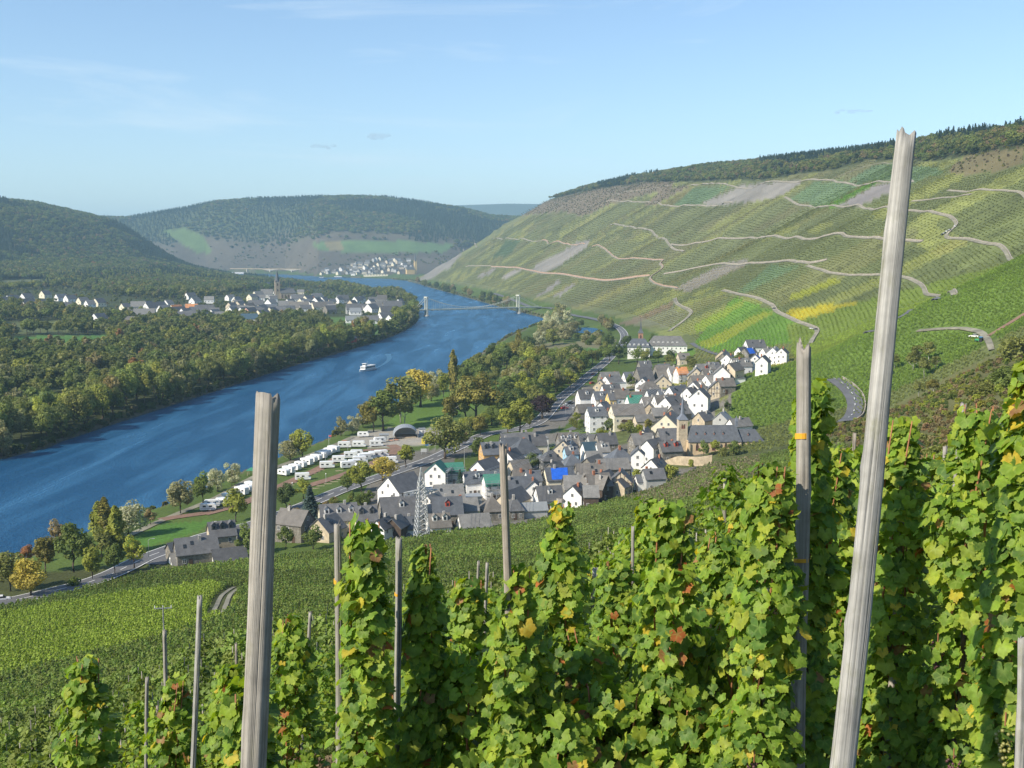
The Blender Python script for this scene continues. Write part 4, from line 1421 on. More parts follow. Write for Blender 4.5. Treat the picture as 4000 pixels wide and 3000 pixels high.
    if 'B' in flags:      # tarpaulin over the front slope
        s = fs; z0 = eave + .05
        V = [(-l * .7, s * w * .97, z0 + th + .1), (l * .5, s * w * .97, z0 + th + .1), (l * .62, s * w * .1, eave + rise * .9 + th + .1), (-l * .6, s * w * .1, eave + rise * .9 + th + .1)]
        V += [(a, b_, c + .05) for a, b_, c in V]
        MB().add(V, [(0, 1, 2, 3), (4, 7, 6, 5), (0, 4, 5, 1), (1, 5, 6, 2), (2, 6, 7, 3), (3, 7, 4, 0)]).build("tarpaulin", M_TARP, ro)
    if 'K' in flags:      # scaffolding in front
        sb = MB(); yy = fs * (w + 1.0)
        nn_ = max(3, int(L / 2.5))
        for i in range(nn_ + 1):
            px = -l - .5 + (L + 1) * i / nn_
            sb.tube((px, yy, -1), (px, yy, eave + 2), .05, n=4).tube((px, yy - fs * .8, -1), (px, yy - fs * .8, eave + 1), .05, n=4)
        for zz in (2, 4, 6, eave + 1):
            sb.box(-l - .5, l + .5, min(yy, yy - fs * .8), max(yy, yy - fs * .8), zz - .05, zz)
            sb.tube((-l - .5, yy, zz + 1), (l + .5, yy, zz + 1), .04, n=4)
        sb.build("scaffolding", M_METAL, e)
    if 'A' in flags:      # balcony
        MB().box(-l * .6, l * .6, fs * w + (0 if fs > 0 else -1.4), fs * w + (1.4 if fs > 0 else 0), eave * .55, eave * .55 + .15).box(-l * .6, l * .6, fs * (w + 1.38) - .04, fs * (w + 1.38) + .04, eave * .55 + .15, eave * .55 + 1.1).build("balcony", M_BEAM, e)
    return tag(e, label, cat, group)

CROPS = {4: (1216.6, 663.6, .25), 5: (884.8, 884.8, .2), 6: (1271.9, 884.8, .2), 7: (553., 829.5, .225), 8: (0., 940., .25), 1: (0., 387.1, .25), 2: (442.4, 387.1, .25), 3: (884.8, 497.7, .2), 9: (774.2, 691.3, .25)}
def cd(c, cx, cy):
    ox, oy, s = CROPS[c]
    return ox + s * cx, oy + s * cy

def on_near_slope(X, Y):
    az = math.degrees(math.atan2(X[0], Y[0]))
    i = int(np.clip(np.searchsorted(PROFILE['az'], az), 0, len(PROFILE['az']) - 1))
    return np.interp(np.hypot(X, Y), PROFILE['R'][i], PROFILE['near'][i]) > .5

def ridge_place(u, v, h, y0=250.0, y1=6000.0):
    """the spot whose ground lies h below the point seen at this pixel"""
    ts = np.geomspace(y0, y1, 700)
    X, Y, Z, g = sight_profile(u, v, ts)
    g = np.maximum(g, .5) + h
    d = ray(u, v)
    g = np.where(on_near_slope(X, Y), -99, g)
    b = np.nonzero(Z < g)[0]
    i = b[0] if len(b) else len(ts) - 1
    if i > 0:
        a0, a1 = Z[i - 1] - g[i - 1], g[i] - Z[i]
        t = ts[i - 1] + (ts[i] - ts[i - 1]) * a0 / (a0 + a1 + 1e-9)
    else:
        t = ts[0]
    x, y = d[0] * t, d[1] * t
    return x, y, CAMZ + d[2] * t - h, math.hypot(x, y)
GV = "houses of the near village"
VILLAGE = [  # crop, ridge centre, yaw, length and width in crop pixels, eave height m, wall, roof, label, flags
    (7, 1390, 868, 52, 330, 250, 6.0, 'w', 'd', "big white house with dark roof, its gable turned to the camping meadow", 'x'),
    (5, 300, 560, 78, 190, 200, 6.5, 'w', 'v', "white scaffolded house with green roof sheeting, beside the road", 'xK'),
    (5, 470, 575, 2, 190, 170, 5.5, 'w', 'v', "white wing with green sheeted roof, joined to the scaffolded gable house", 'xK'),
    (7, 1385, 1082, 2, 370, 280, 5.5, 's', 'd', "long dark slate barn roof with stone gable, below the big white house", '1'),
    (7, 785, 1150, 4, 330, 250, 4.5, 'c', 'd', "long grey roofed house with three white dormers in a row", '3'),
    (7, 1052, 1172, 2, 190, 220, 5.0, 'c', 'd', "cream house with a wide dormer, between the three dormer house and the stone barn", '2D'),
    (7, 370, 1205, -22, 280, 220, 6.5, 's', 'n', "grey green stone house behind the leaning conifer", ''),
    (7, 680, 1268, 62, 260, 220, 4.0, 't', 'd', "tan stone house with dark roof, gable hidden by a thin tree", 's'),
    (7, 1215, 1290, 62, 190, 150, 6.0, 'w', 'd', "narrow white gabled house, lowest white gable left of the pylon", 's'),
    (7, 1345, 1275, 72, 190, 160, 5.5, 'd', 'd', "brown timber fronted gable with one white window", ''),
    (7, 1480, 1275, 3, 150, 180, 5.5, 'w', 'b', "white house half hidden by the pylon", 's'),
    (7, 1420, 1415, 10, 230, 170, 3.2, 'w', 'd', "low white house with grey hipped roof at the foot of the pylon", 'h'),
    (7, 1752, 1245, 3, 190, 200, 4.5, 'w', 'n', "brown grey roofed house with two small dormers, right of the pylon", '2'),
    (7, 1830, 1085, -4, 270, 260, 5.0, 's', 'b', "wide slate barn with a little red dormer, behind the two dormer house", '1Q'),
    (7, 1695, 1055, 60, 180, 200, 6.0, 'w', 'g', "white house with its back gable beside the pylon", ''),
    (7, 2020, 1095, 0, 190, 190, 4.5, 'g', 'g', "plain grey roofed house next to the wide slate barn", ''),
    (7, 2090, 1248, 4, 280, 200, 4.0, 'w', 'g', "low white house with mottled grey roof touching the vine slope", 'x'),
    (7, 1800, 1370, 75, 60, 60, 3.0, 'p', 'g', "tiny pink gabled shed among the slate roofs", 'wx'),
    (7, 1690, 1010, 3, 330, 190, 4.2, 'w', 'l', "low white flat roofed workshop behind the pylon", 'fw'),
    (7, 2040, 1068, 5, 220, 120, 3.4, 'l' if False else 'g', 'l', "pale sheet roofed shed beside the dark spruce", 'fw'),
    (5, 890, 352, 2, 230, 210, 7.5, 'e', 'b', "yellow brick villa with dark roof and small dormers, beside the road", '3DC'),
    (5, 1240, 312, 4, 290, 250, 6.5, 'w', 'b', "big white house with dark hipped roof behind the yellow villa", 'h'),
    (5, 1080, 305, 2, 190, 180, 6.0, 'w', 'b', "blue slate roof joining the yellow villa to the white hipped house", 'w'),
    (5, 1230, 248, -2, 240, 160, 5.0, 's', 'g', "long grey roof at the back edge, behind the white hipped house", 'C'),
    (5, 1400, 300, -3, 170, 110, 5.0, 'w', 'g', "plain white walled annex right of the hipped house", 'fw'),
    (5, 1180, 545, 28, 200, 160, 3.6, 'k', 'n', "sandy barn with open front below the white hipped house", 'wx'),
    (5, 1525, 440, 2, 210, 170, 5.5, 'a', 'd', "slate hung house with a white bay, hipped roof", 'hs'),
    (5, 1755, 482, 0, 190, 180, 5.0, 'w', 'b', "white house with pyramid roof and tall flue", 'h'),
    (5, 1740, 400, 0, 130, 130, 6.0, 'b', 'b', "sky blue painted house with a dark dormer", '1'),
    (5, 1942, 352, 2, 140, 150, 6.0, 'w', 't', "white house with smooth teal blue roof", ''),
    (5, 2080, 362, 0, 120, 150, 5.5, 'w', 'g', "narrow white house with grey roof right of the teal roof", '1'),
    (5, 1712, 250, -2, 210, 200, 5.0, 's', 'n', "long brown roof with three dormers at the back row", '3'),
    (5, 1882, 262, 0, 110, 180, 5.0, 's', 'd', "dark roof with one skylight, right of the three dormer roof", 's'),
    (5, 1985, 268, 0, 110, 170, 5.5, 'g', 'g', "light grey roof with a satellite dish in the back row", ''),
    (5, 2120, 255, 0, 190, 190, 6.0, 's', 'd', "steep dark roof at the right end of the back row", ''),
    (5, 1985, 450, -3, 160, 120, 5.0, 'w', 'g', "white cube house with pale grey roof in the middle of the village", 'x'),
    (5, 720, 668, 2, 260, 200, 5.5, 'w', 'b', "white house with skylights and a roof window, behind the blue spruce", '1s'),
    (5, 890, 700, 2, 170, 190, 6.0, 'w', 'v', "scaffolded white house with a green netted loft", 'K'),
    (5, 1180, 725, 0, 330, 200, 5.0, 'w', 'b', "long white house with evenly set windows, right of the tall centre stake", 's'),
    (5, 1330, 658, 2, 140, 180, 6.0, 'w', 'b', "blue slate roof behind the long white house", 'w'),
    (5, 1345, 760, 86, 160, 150, 5.0, 'w', 'd', "white gable with two small windows at the end of the long white house", ''),
    (5, 1610, 625, 0, 290, 220, 5.5, 'c', 'b', "house with a bright blue tarpaulin on its roof", 'B'),
    (5, 1190, 650, 0, 150, 180, 5.5, 's', 'n', "brown roof with a tall chimney, below the sandy barn", 'R'),
    (5, 1950, 582, -2, 300, 210, 5.0, 's', 'n', "wide brown roof with two little blue roof lights", 's'),
    (5, 1790, 712, -8, 240, 240, 5.0, 's', 'g', "large grey roof right of the blue tarpaulin", ''),
    (5, 2010, 705, -28, 260, 230, 5.5, 'd', 'n', "dark timber house with broad brown roof at the foot of the slope", ''),
    (5, 1500, 826, 0, 260, 250, 3.6, 'w', 'd', "white house with large plain dark roof, close under the vines", '1'),
    (5, 890, 930, 0, 210, 250, 4.0, 's', 'n', "brown hipped roof left of the tall centre stake", 'h'),
    (5, 1130, 935, 0, 150, 230, 4.0, 's', 'd', "dark hipped roof right of the tall centre stake", 'h'),
    (5, 1335, 1005, 0, 270, 130, 3.0, 'g', 'l', "long low shed with pale blue grey roof at the slope", 'wx'),
    (5, 1800, 808, 62, 190, 190, 5.0, 'w', 'd', "white gable half sunk behind the vine slope", ''),
    (5, 1955, 822, -12, 150, 190, 5.0, 'd', 'g', "dark boarded house next to the sunken white gable", ''),
    (5, 2110, 665, 60, 220, 130, 6.0, 't', 'd', "tall narrow gable with brown boarding, lower right of the village", 'T'),
    (6, 870, 345, 2, 220, 170, 5.0, 's', 'd', "stone house with two red dormers and a red chimney", '2QR'),
    (6, 530, 415, 82, 170, 120, 9.0, 'w', 'd', "tall narrow white gable house in the middle of the village", ''),
    (6, 335, 408, 0, 250, 230, 6.0, 's', 'b', "dark hipped roof left of the tall white gable", 'h'),
    (6, 250, 530, 0, 330, 180, 4.5, 's', 'g', "long grey roof in front of the dark hipped one", 'x'),
    (6, 720, 522, 55, 200, 190, 5.0, 'w', 'd', "white gable with skylights below the red dormer house", 's'),
    (6, 690, 318, 50, 220, 150, 7.0, 'w', 'd', "white gable with steep dark roof left of the red dormer house", ''),
    (6, 570, 258, 2, 220, 190, 5.0, 's', 'g', "grey roof above the steep white gable", ''),
    (6, 350, 655, 80, 190, 220, 5.0, 'k', 'd', "sandy half timbered gable house with dark beams", 'T'),
    (6, 350, 742, 58, 170, 150, 4.0, 't', 'd', "small tan gable in front of the half timbered house", 'R'),
    (6, 90, 690, 20, 250, 220, 6.0, 'd', 'n', "large brown roof with dark timber gable beside the half timbered house", ''),
    (6, 695, 640, 0, 210, 170, 5.0, 'g', 'd', "slate roof behind the round bushes at the slope", 's'),
    (6, 640, 700, 0, 260, 120, 3.5, 'w', 'b', "low dark blue roof touching the round bushes", 'x'),
    (6, 855, 205, -3, 210, 200, 6.0, 's', 'd', "stone house with large grey roof left of the church tower", 's'),
    (6, 862, 30, 70, 330, 260, 6.5, 'c', 'g', "large cream gable house behind the church tower", 'CR'),
    (6, 920, 300, 0, 220, 90, 5.0, 'w', 'g', "white washed wall house between red dormers and church", 'fw'),
    (4, 280, 862, 0, 140, 130, 9.0, 'w', 'b', "three storey white house with dark blue roof at the village edge", '1'),
    (4, 195, 712, 0, 135, 130, 6.5, 'w', 'd', "white house with a row of roof lights beside the car park", '1'),
    (4, 322, 728, 0, 120, 120, 6.5, 'w', 'b', "white house with small dark dormer, middle of the car park row", '1'),
    (4, 412, 735, 0, 56, 110, 7.0, 'y', 'd', "slim yellow house squeezed between two white ones", ''),
    (4, 500, 708, 0, 120, 130, 7.0, 'w', 'n', "white house with plain brown roof right of the slim yellow one", ''),
    (4, 550, 838, 0, 265, 150, 8.0, 'c', 'n', "broad cream house with a covered balcony", 'A'),
    (4, 615, 762, 0, 120, 120, 4.0, 'w', 'v', "roof with green copper patch above the cream balcony house", 'w'),
    (4, 650, 730, 0, 130, 120, 5.0, 's', 'n', "brown grey roof behind the green patched one", ''),
    (4, 190, 838, 2, 140, 120, 4.0, 's', 'n', "low grey roof above the three storey white house", 'x'),
    (4, 345, 818, 58, 110, 90, 6.0, 'w', 'd', "small white gable behind the three storey house", ''),
    (4, 385, 890, 0, 60, 90, 5.5, 'w', 'd', "small plain white house right of the three storey house", ''),
    (4, 335, 622, 70, 150, 100, 6.0, 't', 'n', "tan stone gable at the top left of the village", ''),
    (4, 420, 590, 40, 150, 110, 7.5, 'w', 'g', "white gable behind the tan stone gable", ''),
    (4, 460, 645, 0, 130, 110, 7.0, 'w', 'l', "white flat roofed cube house", 'fw'),
    (4, 400, 560, 4, 160, 120, 5.0, 's', 'g', "mottled grey roof above the white cube house", ''),
    (4, 580, 560, 0, 112, 110, 5.0, 'w', 'b', "white house with dark blue solar roof", 's'),
    (4, 695, 518, 0, 118, 210, 4.5, 's', 'd', "tall steep dark barn roof in the upper village", 'wx'),
    (4, 855, 500, 0, 120, 180, 5.0, 's', 'n', "steep brown roof right of the tall dark barn", ''),
    (4, 865, 490, 0, 100, 60, 6.5, 'g', 'b', "blue black roof peeping over the steep brown roof", 'w'),
    (4, 945, 512, 0, 70, 110, 6.5, 'w', 'g', "narrow white house beside the steep brown roof", ''),
    (4, 1020, 518, 0, 85, 110, 6.0, 'w', 'o', "house under repair with orange scaffold boards", 'K'),
    (4, 862, 588, 84, 130, 125, 3.0, 'k', 'n', "low sandy gable in the upper village", 'x'),
    (4, 1150, 522, 80, 150, 125, 6.5, 'k', 'g', "sandy rendered gable beside the red shuttered house", ''),
    (4, 1225, 490, 0, 150, 120, 6.0, 'w', 'g', "white house with red shutters between two gables", '1Q'),
    (4, 1375, 505, 78, 190, 120, 9.0, 'w', 'n', "tallest plain white gable of the upper village", 'w'),
    (4, 1470, 480, 50, 150, 110, 8.0, 'k', 'n', "sandy gable right of the tall white gable", ''),
    (4, 1530, 440, 0, 150, 120, 5.5, 'w', 'g', "white house with two dormers on grey roof, upper village", '2'),
    (4, 1385, 372, 64, 120, 90, 6.0, 't', 'g', "tan gabled house at the top of the village", ''),
    (4, 1430, 405, 60, 110, 90, 5.0, 'w', 'g', "small white gable under the tan one at the top", ''),
    (4, 1655, 282, -4, 150, 110, 4.5, 'w', 'd', "white house with dark roof and solar panels, highest of all", 's'),
    (4, 1545, 345, 30, 80, 80, 5.0, 'w', 'b', "pale house with dark roof left of the highest house", ''),
    (4, 1605, 352, 35, 110, 90, 5.5, 's', 'b', "stone house with light blue sheeted roof near the top", 'B'),
    (4, 1660, 405, 74, 150, 110, 7.0, 'w', 'd', "white gable house with bright blue sheet over its ridge", 'B'),
    (4, 1730, 420, 66, 130, 90, 7.0, 'w', 'd', "white gable right of the blue sheeted ridge", ''),
    (4, 1765, 352, 10, 90, 90, 5.5, 'w', 'g', "low white house behind the two white gables", ''),
    (4, 1825, 345, 62, 120, 90, 8.0, 'w', 'l', "white gable house with pale blue roof strip", ''),
    (4, 1895, 350, 64, 120, 100, 7.5, 'w', 'd', "last white gable house up against the vineyard spur", ''),
    (4, 1330, 632, 80, 120, 125, 4.5, 'k', 'd', "sandy half timbered gable at the foot of the spur", 'T'),
    (4, 1400, 615, 0, 130, 110, 4.5, 's', 'n', "brown roof behind the sandy half timbered gable", ''),
    (4, 1490, 608, 0, 130, 80, 3.2, 'w', 'l', "low white annex with flat roof under the spur", 'fw'),
    (4, 1182, 698, 72, 160, 140, 9.0, 'w', 'd', "large white gable house with arched opening at the spur", ''),
    (4, 1100, 692, 50, 120, 100, 6.0, 'w', 'd', "white house tucked left of the large arched gable", ''),
    (4, 985, 680, 30, 160, 120, 5.5, 'w', 'b', "angled dark blue roof behind the church spire", 's'),
    (4, 745, 640, 0, 170, 120, 4.5, 'w', 'n', "house with hipped brown roof and white terrace", 'h'),
    (4, 775, 712, 0, 100, 110, 5.5, 'w', 'b', "dark blue roof below the hipped terrace house", ''),
    (4, 870, 715, 0, 100, 110, 5.5, 'w', 'b', "dark roof with a white dormer next to the spire", '1'),
    (4, 770, 775, 0, 180, 120, 4.0, 'w', 'n', "long brown roof with a white arched front gable", ''),
    (4, 940, 770, 48, 200, 130, 5.5, 'w', 'd', "white gable with long grey roof just left of the spire", 's'),
    (4, 740, 828, 80, 120, 95, 5.0, 't', 'n', "small rough stone gable behind the cream balcony house", ''),
    (4, 1180, 590, 0, 170, 110, 5.0, 's', 'n', "brown roof cluster middle of the upper village", ''),
    (4, 1280, 585, 35, 130, 110, 5.0, 'w', 'g', "grey roof left of the half timbered spur house", ''),
    (4, 1215, 905, 40, 130, 120, 5.0, 't', 'd', "dark slate gable right of the church tower", ''),
    (4, 1375, 905, 62, 120, 110, 5.0, 'g', 'l', "pale grey gable house behind the church roof", ''),
    (4, 1520, 960, 12, 180, 110, 4.0, 'w', 'g', "grey roof with white gable behind the choir of the church", ''),
    (4, 830, 870, 0, 130, 110, 4.5, 's', 'g', "grey roof below the stone gable, left of the spire", ''),
    (4, 1000, 850, 30, 150, 120, 5.0, 's', 'd', "dark roof directly behind the church tower", 's'),
    (4, 700, 930, 0, 160, 90, 4.0, 'k', 'g', "low grey annex right of the cream balcony house", 'x'),
    (8, 1910, 745, 8, 200, 190, 6.5, 't', 'd', "tan stone manor with stepped gable and slate roof beside the road", '3D'),
    (8, 1690, 880, 8, 320, 210, 4.0, 's', 'd', "long dark roofed barn left of the manor", 's'),
    (8, 1610, 1005, 14, 250, 190, 3.6, 'w', 'g', "white gabled farmhouse with one red roof light, at the road", 's'),
    (8, 1975, 975, 10, 260, 170, 3.0, 'w', 'd', "low white gabled barn with dark roof below the manor", 'x'),
    (8, 1510, 925, 40, 110, 110, 3.5, 's', 'b', "small stone gable behind the white farmhouse", 'wx'),
    (8, 2110, 790, 6, 110, 120, 4.0, 's', 'd', "dark roofed annex right of the manor", 'x'),
]
def put(spec, detail=True, **kw):
    c, cx, cy, yaw, L, W, eave, wl, rf, lab, fl = spec
    eave *= .88
    if abs(yaw) < 15: yaw += 13 if c != 8 else 16
    u, v = cd(c, cx, cy)
    s = CROPS[c][2]
    # pixel sizes to metres, at the distance where the ridge meets the sight line
    dist = 500.0
    for _ in range(3):
        Lm, Wm = 1.06 * L * s * dist / FPX, 1.16 * W * s * dist / FPX
        rise = .3 if 'f' in fl else Wm * .46
        x, y, z, dist = ridge_place(u, v, eave + rise)
    return house(x, y, z, yaw, Lm, Wm, eave, wl, rf, lab, fl, detail=detail, **kw)
import re
NAMED = []
for spec in VILLAGE:
    e_ = put(spec, group=GV)
    NAMED.append((e_.location.x, e_.location.y, re.split(r',| with | beside | behind | left | right | below | above | at | between | in | under | half | joined | close | touching | directly | just | squeezed | peeping | tucked ', spec[9])[0]))

def infill(poly, n, seed):
    r = random.Random(seed)
    xs = [p[0] for p in poly]; ys = [p[1] for p in poly]
    k = t = 0
    while k < n and t < 900:
        t += 1
        u, v = r.uniform(min(xs), max(xs)), r.uniform(min(ys), max(ys))
        if not in_poly(np.array([u]), np.array([v]), poly)[0]: continue
        p = hit(u, v)
        if any(math.hypot(p[0] - a, p[1] - b) < c * .62 + 4.5 for a, b, c in HOUSE_SPOTS): continue
        if np.hypot(ROAD[:, 0] - p[0], ROAD[:, 1] - p[1]).min() < 12: continue
        k += 1
        wl, rf = r.choice('wwwcsk'), r.choice('ddbgn')
        nb = min(NAMED, key=lambda q: math.hypot(q[0] - p[0], q[1] - p[1]))[2]
        lab = "small %s house with %s roof next to the %s" % ({'w': 'white', 'c': 'cream', 's': 'stone', 'k': 'sandy'}[wl], {'d': 'dark', 'b': 'bluish', 'g': 'grey', 'n': 'brown'}[rf], nb)
        house(p[0], p[1], p[2], r.choice((14, 10, 60, 70)), r.uniform(8, 12), r.uniform(7.5, 9.5), r.uniform(4, 5.5), wl, rf, " ".join(lab.split()[:16]), r.choice(('', 's', '1', 'x')), "small houses of the near village")
infill([(960, 1070), (1060, 965), (1300, 942), (1440, 958), (1440, 1000), (1330, 1045), (1130, 1100), (960, 1145)], 10, 5)
infill([(1240, 865), (1290, 822), (1420, 795), (1560, 775), (1640, 795), (1560, 850), (1500, 885), (1420, 912), (1250, 912)], 9, 6)

# ------------------------------------------------------------------ far bank: village, then woods
GW = "houses of the village across the river"
FARV = [  # crop, ridge centre, yaw, length, width, eave, wall, roof, flags, label or None
    (1, 45, 1015, 60, 60, 50, 5, 'w', 'd', ''), (1, 105, 1000, 62, 70, 55, 6, 'w', 'd', ''), (1, 230, 985, 58, 60, 50, 6, 'w', 'd', ''), (1, 235, 1030, 58, 80, 60, 5, 'w', 'd', ''),
    (1, 390, 962, 60, 50, 45, 6, 'c', 'd', ''), (1, 385, 1040, 55, 60, 45, 5, 'w', 'd', ''), (1, 525, 990, 50, 60, 45, 5, 'w', 'b', ''), (1, 605, 1000, 55, 60, 45, 5, 'w', 'd', ''),
    (1, 580, 1062, 10, 60, 45, 4, 'w', 'd', ''), (1, 715, 1020, 55, 60, 45, 5, 'c', 'g', ''), (1, 775, 1045, 50, 50, 45, 5, 'w', 'g', ''), (1, 855, 1028, 60, 60, 50, 6, 'c', 'd', ''),
    (1, 1080, 1072, 55, 50, 45, 4, 'c', 'd', ''), (1, 1190, 1055, 5, 80, 60, 6, 'g', 'g', ''), (1, 1310, 1065, 55, 90, 60, 6, 'w', 'd', ''), (1, 1385, 1058, 60, 60, 50, 7, 'c', 'd', ''),
    (1, 1415, 1088, 58, 70, 50, 6, 'w', 'g', ''), (1, 1450, 1125, 0, 60, 40, 5, 'c', 'l', ''), (1, 1520, 1085, 50, 70, 50, 6, 'c', 'o', ''), (1, 1560, 1100, 62, 60, 55, 6, 'w', 'd', ''),
    (1, 1245, 1118, 3, 120, 70, 6, 'g', 'g', ''), (1, 1765, 1085, 4, 110, 80, 7, 'w', 'd', ''), (1, 1640, 1142, 4, 140, 70, 5, 'w', 'd', ''), (1, 1645, 980, 50, 60, 45, 5, 'w', 'd', ''),
    (1, 1850, 1110, 5, 60, 50, 7, 's', 'g', ''), (1, 1140, 1185, 10, 100, 60, 4, 'w', 'n', ''),
    (2, 285, 1045, 40, 60, 45, 6, 'k', 'g', ''), (2, 245, 1105, 60, 60, 45, 6, 'w', 'b', ''), (2, 492, 1085, 62, 70, 55, 6, 'c', 'd', ''), (2, 500, 1128, 60, 90, 60, 5, 'c', 'd', ''),
    (2, 460, 968, 50, 60, 45, 6, 'c', 'g', ''), (2, 535, 950, 0, 70, 60, 7, 'w', 'g', ''), (2, 570, 1035, 62, 60, 50, 6, 'w', 'g', ''), (2, 560, 1080, 0, 90, 60, 6, 'w', 'b', ''), (2, 440, 1045, 0, 90, 60, 6, 'g', 'd', ''),
    (2, 670, 945, 60, 50, 40, 6, 'w', 'd', ''), (2, 800, 995, 5, 80, 55, 6, 'w', 'd', ''), (2, 890, 1005, 60, 60, 50, 6, 'c', 'd', ''), (2, 970, 1020, 62, 50, 45, 5, 'w', 'd', ''), (2, 1030, 1018, 62, 50, 45, 5, 'w', 'd', ''),
    (2, 815, 1058, 0, 120, 70, 6, 'c', 'n', ''), (2, 985, 1060, 30, 90, 60, 6, 'c', 'n', ''), (2, 700, 1050, 0, 90, 60, 6, 'g', 'g', ''), (2, 1190, 1000, 10, 70, 55, 6, 'g', 'd', ''), (2, 1320, 1015, 55, 60, 45, 6, 'w', 'd', ''),
    (2, 1440, 1075, 60, 80, 60, 6, 'w', 'd', ''), (2, 1495, 1058, 10, 90, 60, 7, 'w', 'g', ''), (2, 1290, 1075, 0, 100, 70, 7, 'g', 'd', ''), (2, 1300, 1112, 0, 70, 45, 5, 'w', 'l', ''),
    (2, 1560, 1150, 40, 90, 60, 6, 'w', 'd', ''), (2, 1625, 1170, 55, 80, 60, 6, 'w', 'd', ''), (2, 1300, 1180, 0, 120, 50, 4, 'w', 'l', ''), (2, 1425, 1178, 0, 110, 60, 4, 'w', 'd', ''), (2, 1530, 1000, 0, 60, 50, 5, 'g', 'n', ''),
    (2, 1080, 1090, 40, 70, 50, 6, 's', 'd', ''), (2, 640, 1100, 0, 80, 60, 5, 's', 'd', ''), (2, 380, 1070, 55, 70, 50, 6, 'k', 'n', ''), (2, 870, 1085, 5, 70, 45, 5, 'w', 'd', ''), (2, 1620, 1050, 0, 120, 90, 8, 's', 'd', ''),
]
SPECIAL_FAR = {
    (1, 855, 1158, 64, 80, 60, 5, 'w', 'd', ''): "lone white gable house in the trees before the far village",
    (1, 1655, 1078, 0, 70, 60, 6, 'y', 'o', ''): "house with bright orange roof in the village across the river",
    (2, 392, 1108, 64, 80, 70, 6, 'p', 'd', ''): "pink gabled house in the village across the river",
    (2, 385, 1162, 0, 100, 60, 8, 'w', 't', ''): "tall white and blue block at the near edge of the far village",
    (2, 1250, 1335, 62, 70, 55, 4, 'r', 'd', ''): "red painted barn by the water across the river",
    (2, 1600, 1095, 20, 130, 90, 7, 'c', 'd', ''): "large slate roofed manor at the tip of the far village",
    (2, 360, 1440, 10, 80, 50, 3, 'k', 'l', 'w'): "pale roofed shed alone in the wood across the river",
    (2, 535, 890, 62, 45, 40, 5, 'w', 'd', ''): "white gable peeping from the trees behind the far church",
    (2, 930, 1015, 60, 40, 36, 5, 'c', 'o', ''): "small house with orange red roof right of the far church",
}
_words = {'w': 'white', 'c': 'cream', 'g': 'grey walled', 's': 'stone', 'k': 'sandy', 'y': 'yellow'}
_rw = {'d': 'dark slate', 'b': 'blue slate', 'g': 'grey slate', 'n': 'brown', 'l': 'pale sheet', 'o': 'orange', 't': 'teal'}
def bigger(sp):
    return sp[:4] + (sp[4] * 1.3, sp[5] * 1.3, sp[6] * 1.15) + sp[7:]
FAR_BINS = [(240, "at the left end of the far village"), (480, "in the left part of the far village"), (595, "left of the far stone church"), (700, "right of the far stone church"), (800, "between far church and bridge"), (9999, "at the bridge end of the far village")]
for sp in FARV:
    lab = "%s house with %s roof %s" % (_words[sp[7]], _rw[sp[8]], by_place(cd(sp[0], sp[1], sp[2])[0], FAR_BINS))
    sp = bigger(sp); tag(put(sp[:9] + (lab, sp[9]), False, group=GW), lab, 'house', GW)
_r = random.Random(41)
_poly = [(270, 668), (380, 660), (540, 645), (620, 632), (700, 638), (800, 645), (870, 655), (885, 680), (760, 676), (640, 676), (560, 690), (420, 695)]
_k = 0
while _k < 62:
    u_, v_ = _r.uniform(270, 885), _r.uniform(632, 695)
    if not in_poly(np.array([u_]), np.array([v_]), _poly)[0]: continue
    p = hit(u_, v_)
    if any(math.hypot(p[0] - a, p[1] - b) < c * .6 + 6 for a, b, c in HOUSE_SPOTS): _k += .05; continue
    _k += 1
    wl_, rf_ = _r.choice('wwwcck'), _r.choice('ddbg')
    house(p[0], p[1], p[2], _r.choice((58, 62, 66, 8, 20)), _r.uniform(12, 17), _r.uniform(10, 13), _r.uniform(5, 7), wl_, rf_, "small %s house with %s roof %s" % (_words[wl_], _rw[rf_], by_place(u_, FAR_BINS)), '', GW, detail=False)
for sp, lab in SPECIAL_FAR.items():
    sp = bigger(sp); tag(put(sp[:9] + (lab, sp[9]), False, group=GW), lab, 'house', GW)

def clear_of_houses(x, y, pad=0.0):
    ok = np.ones(np.shape(x), bool)
    for hx, hy, hr in HOUSE_SPOTS:
        ok &= np.hypot(x - hx, y - hy) > hr + pad
    return ok

def not_in_fields(x, y, polys):
    z = np.maximum(land(x, y), .2)
    u, v, f = project(x, y, z)
    ok = np.ones(np.shape(x), bool)
    for p in polys:
        ok &= ~in_poly(u, v, p)
    return ok, u, v, z

def blocked_view(x, y, tol=12.0):
    """drop plants that stand in front of far houses and would hide them"""
    ok = np.ones(np.shape(x), bool)
    for hx, hy, hr in HOUSE_SPOTS:
        if hy < 1300 or hy > 3000: continue
        t = y / hy
        ok &= ~((np.abs(x - hx * t) < hr * .75) & (y < hy) & (y > hy - 55))
    return ok

rng = np.random.default_rng(5)
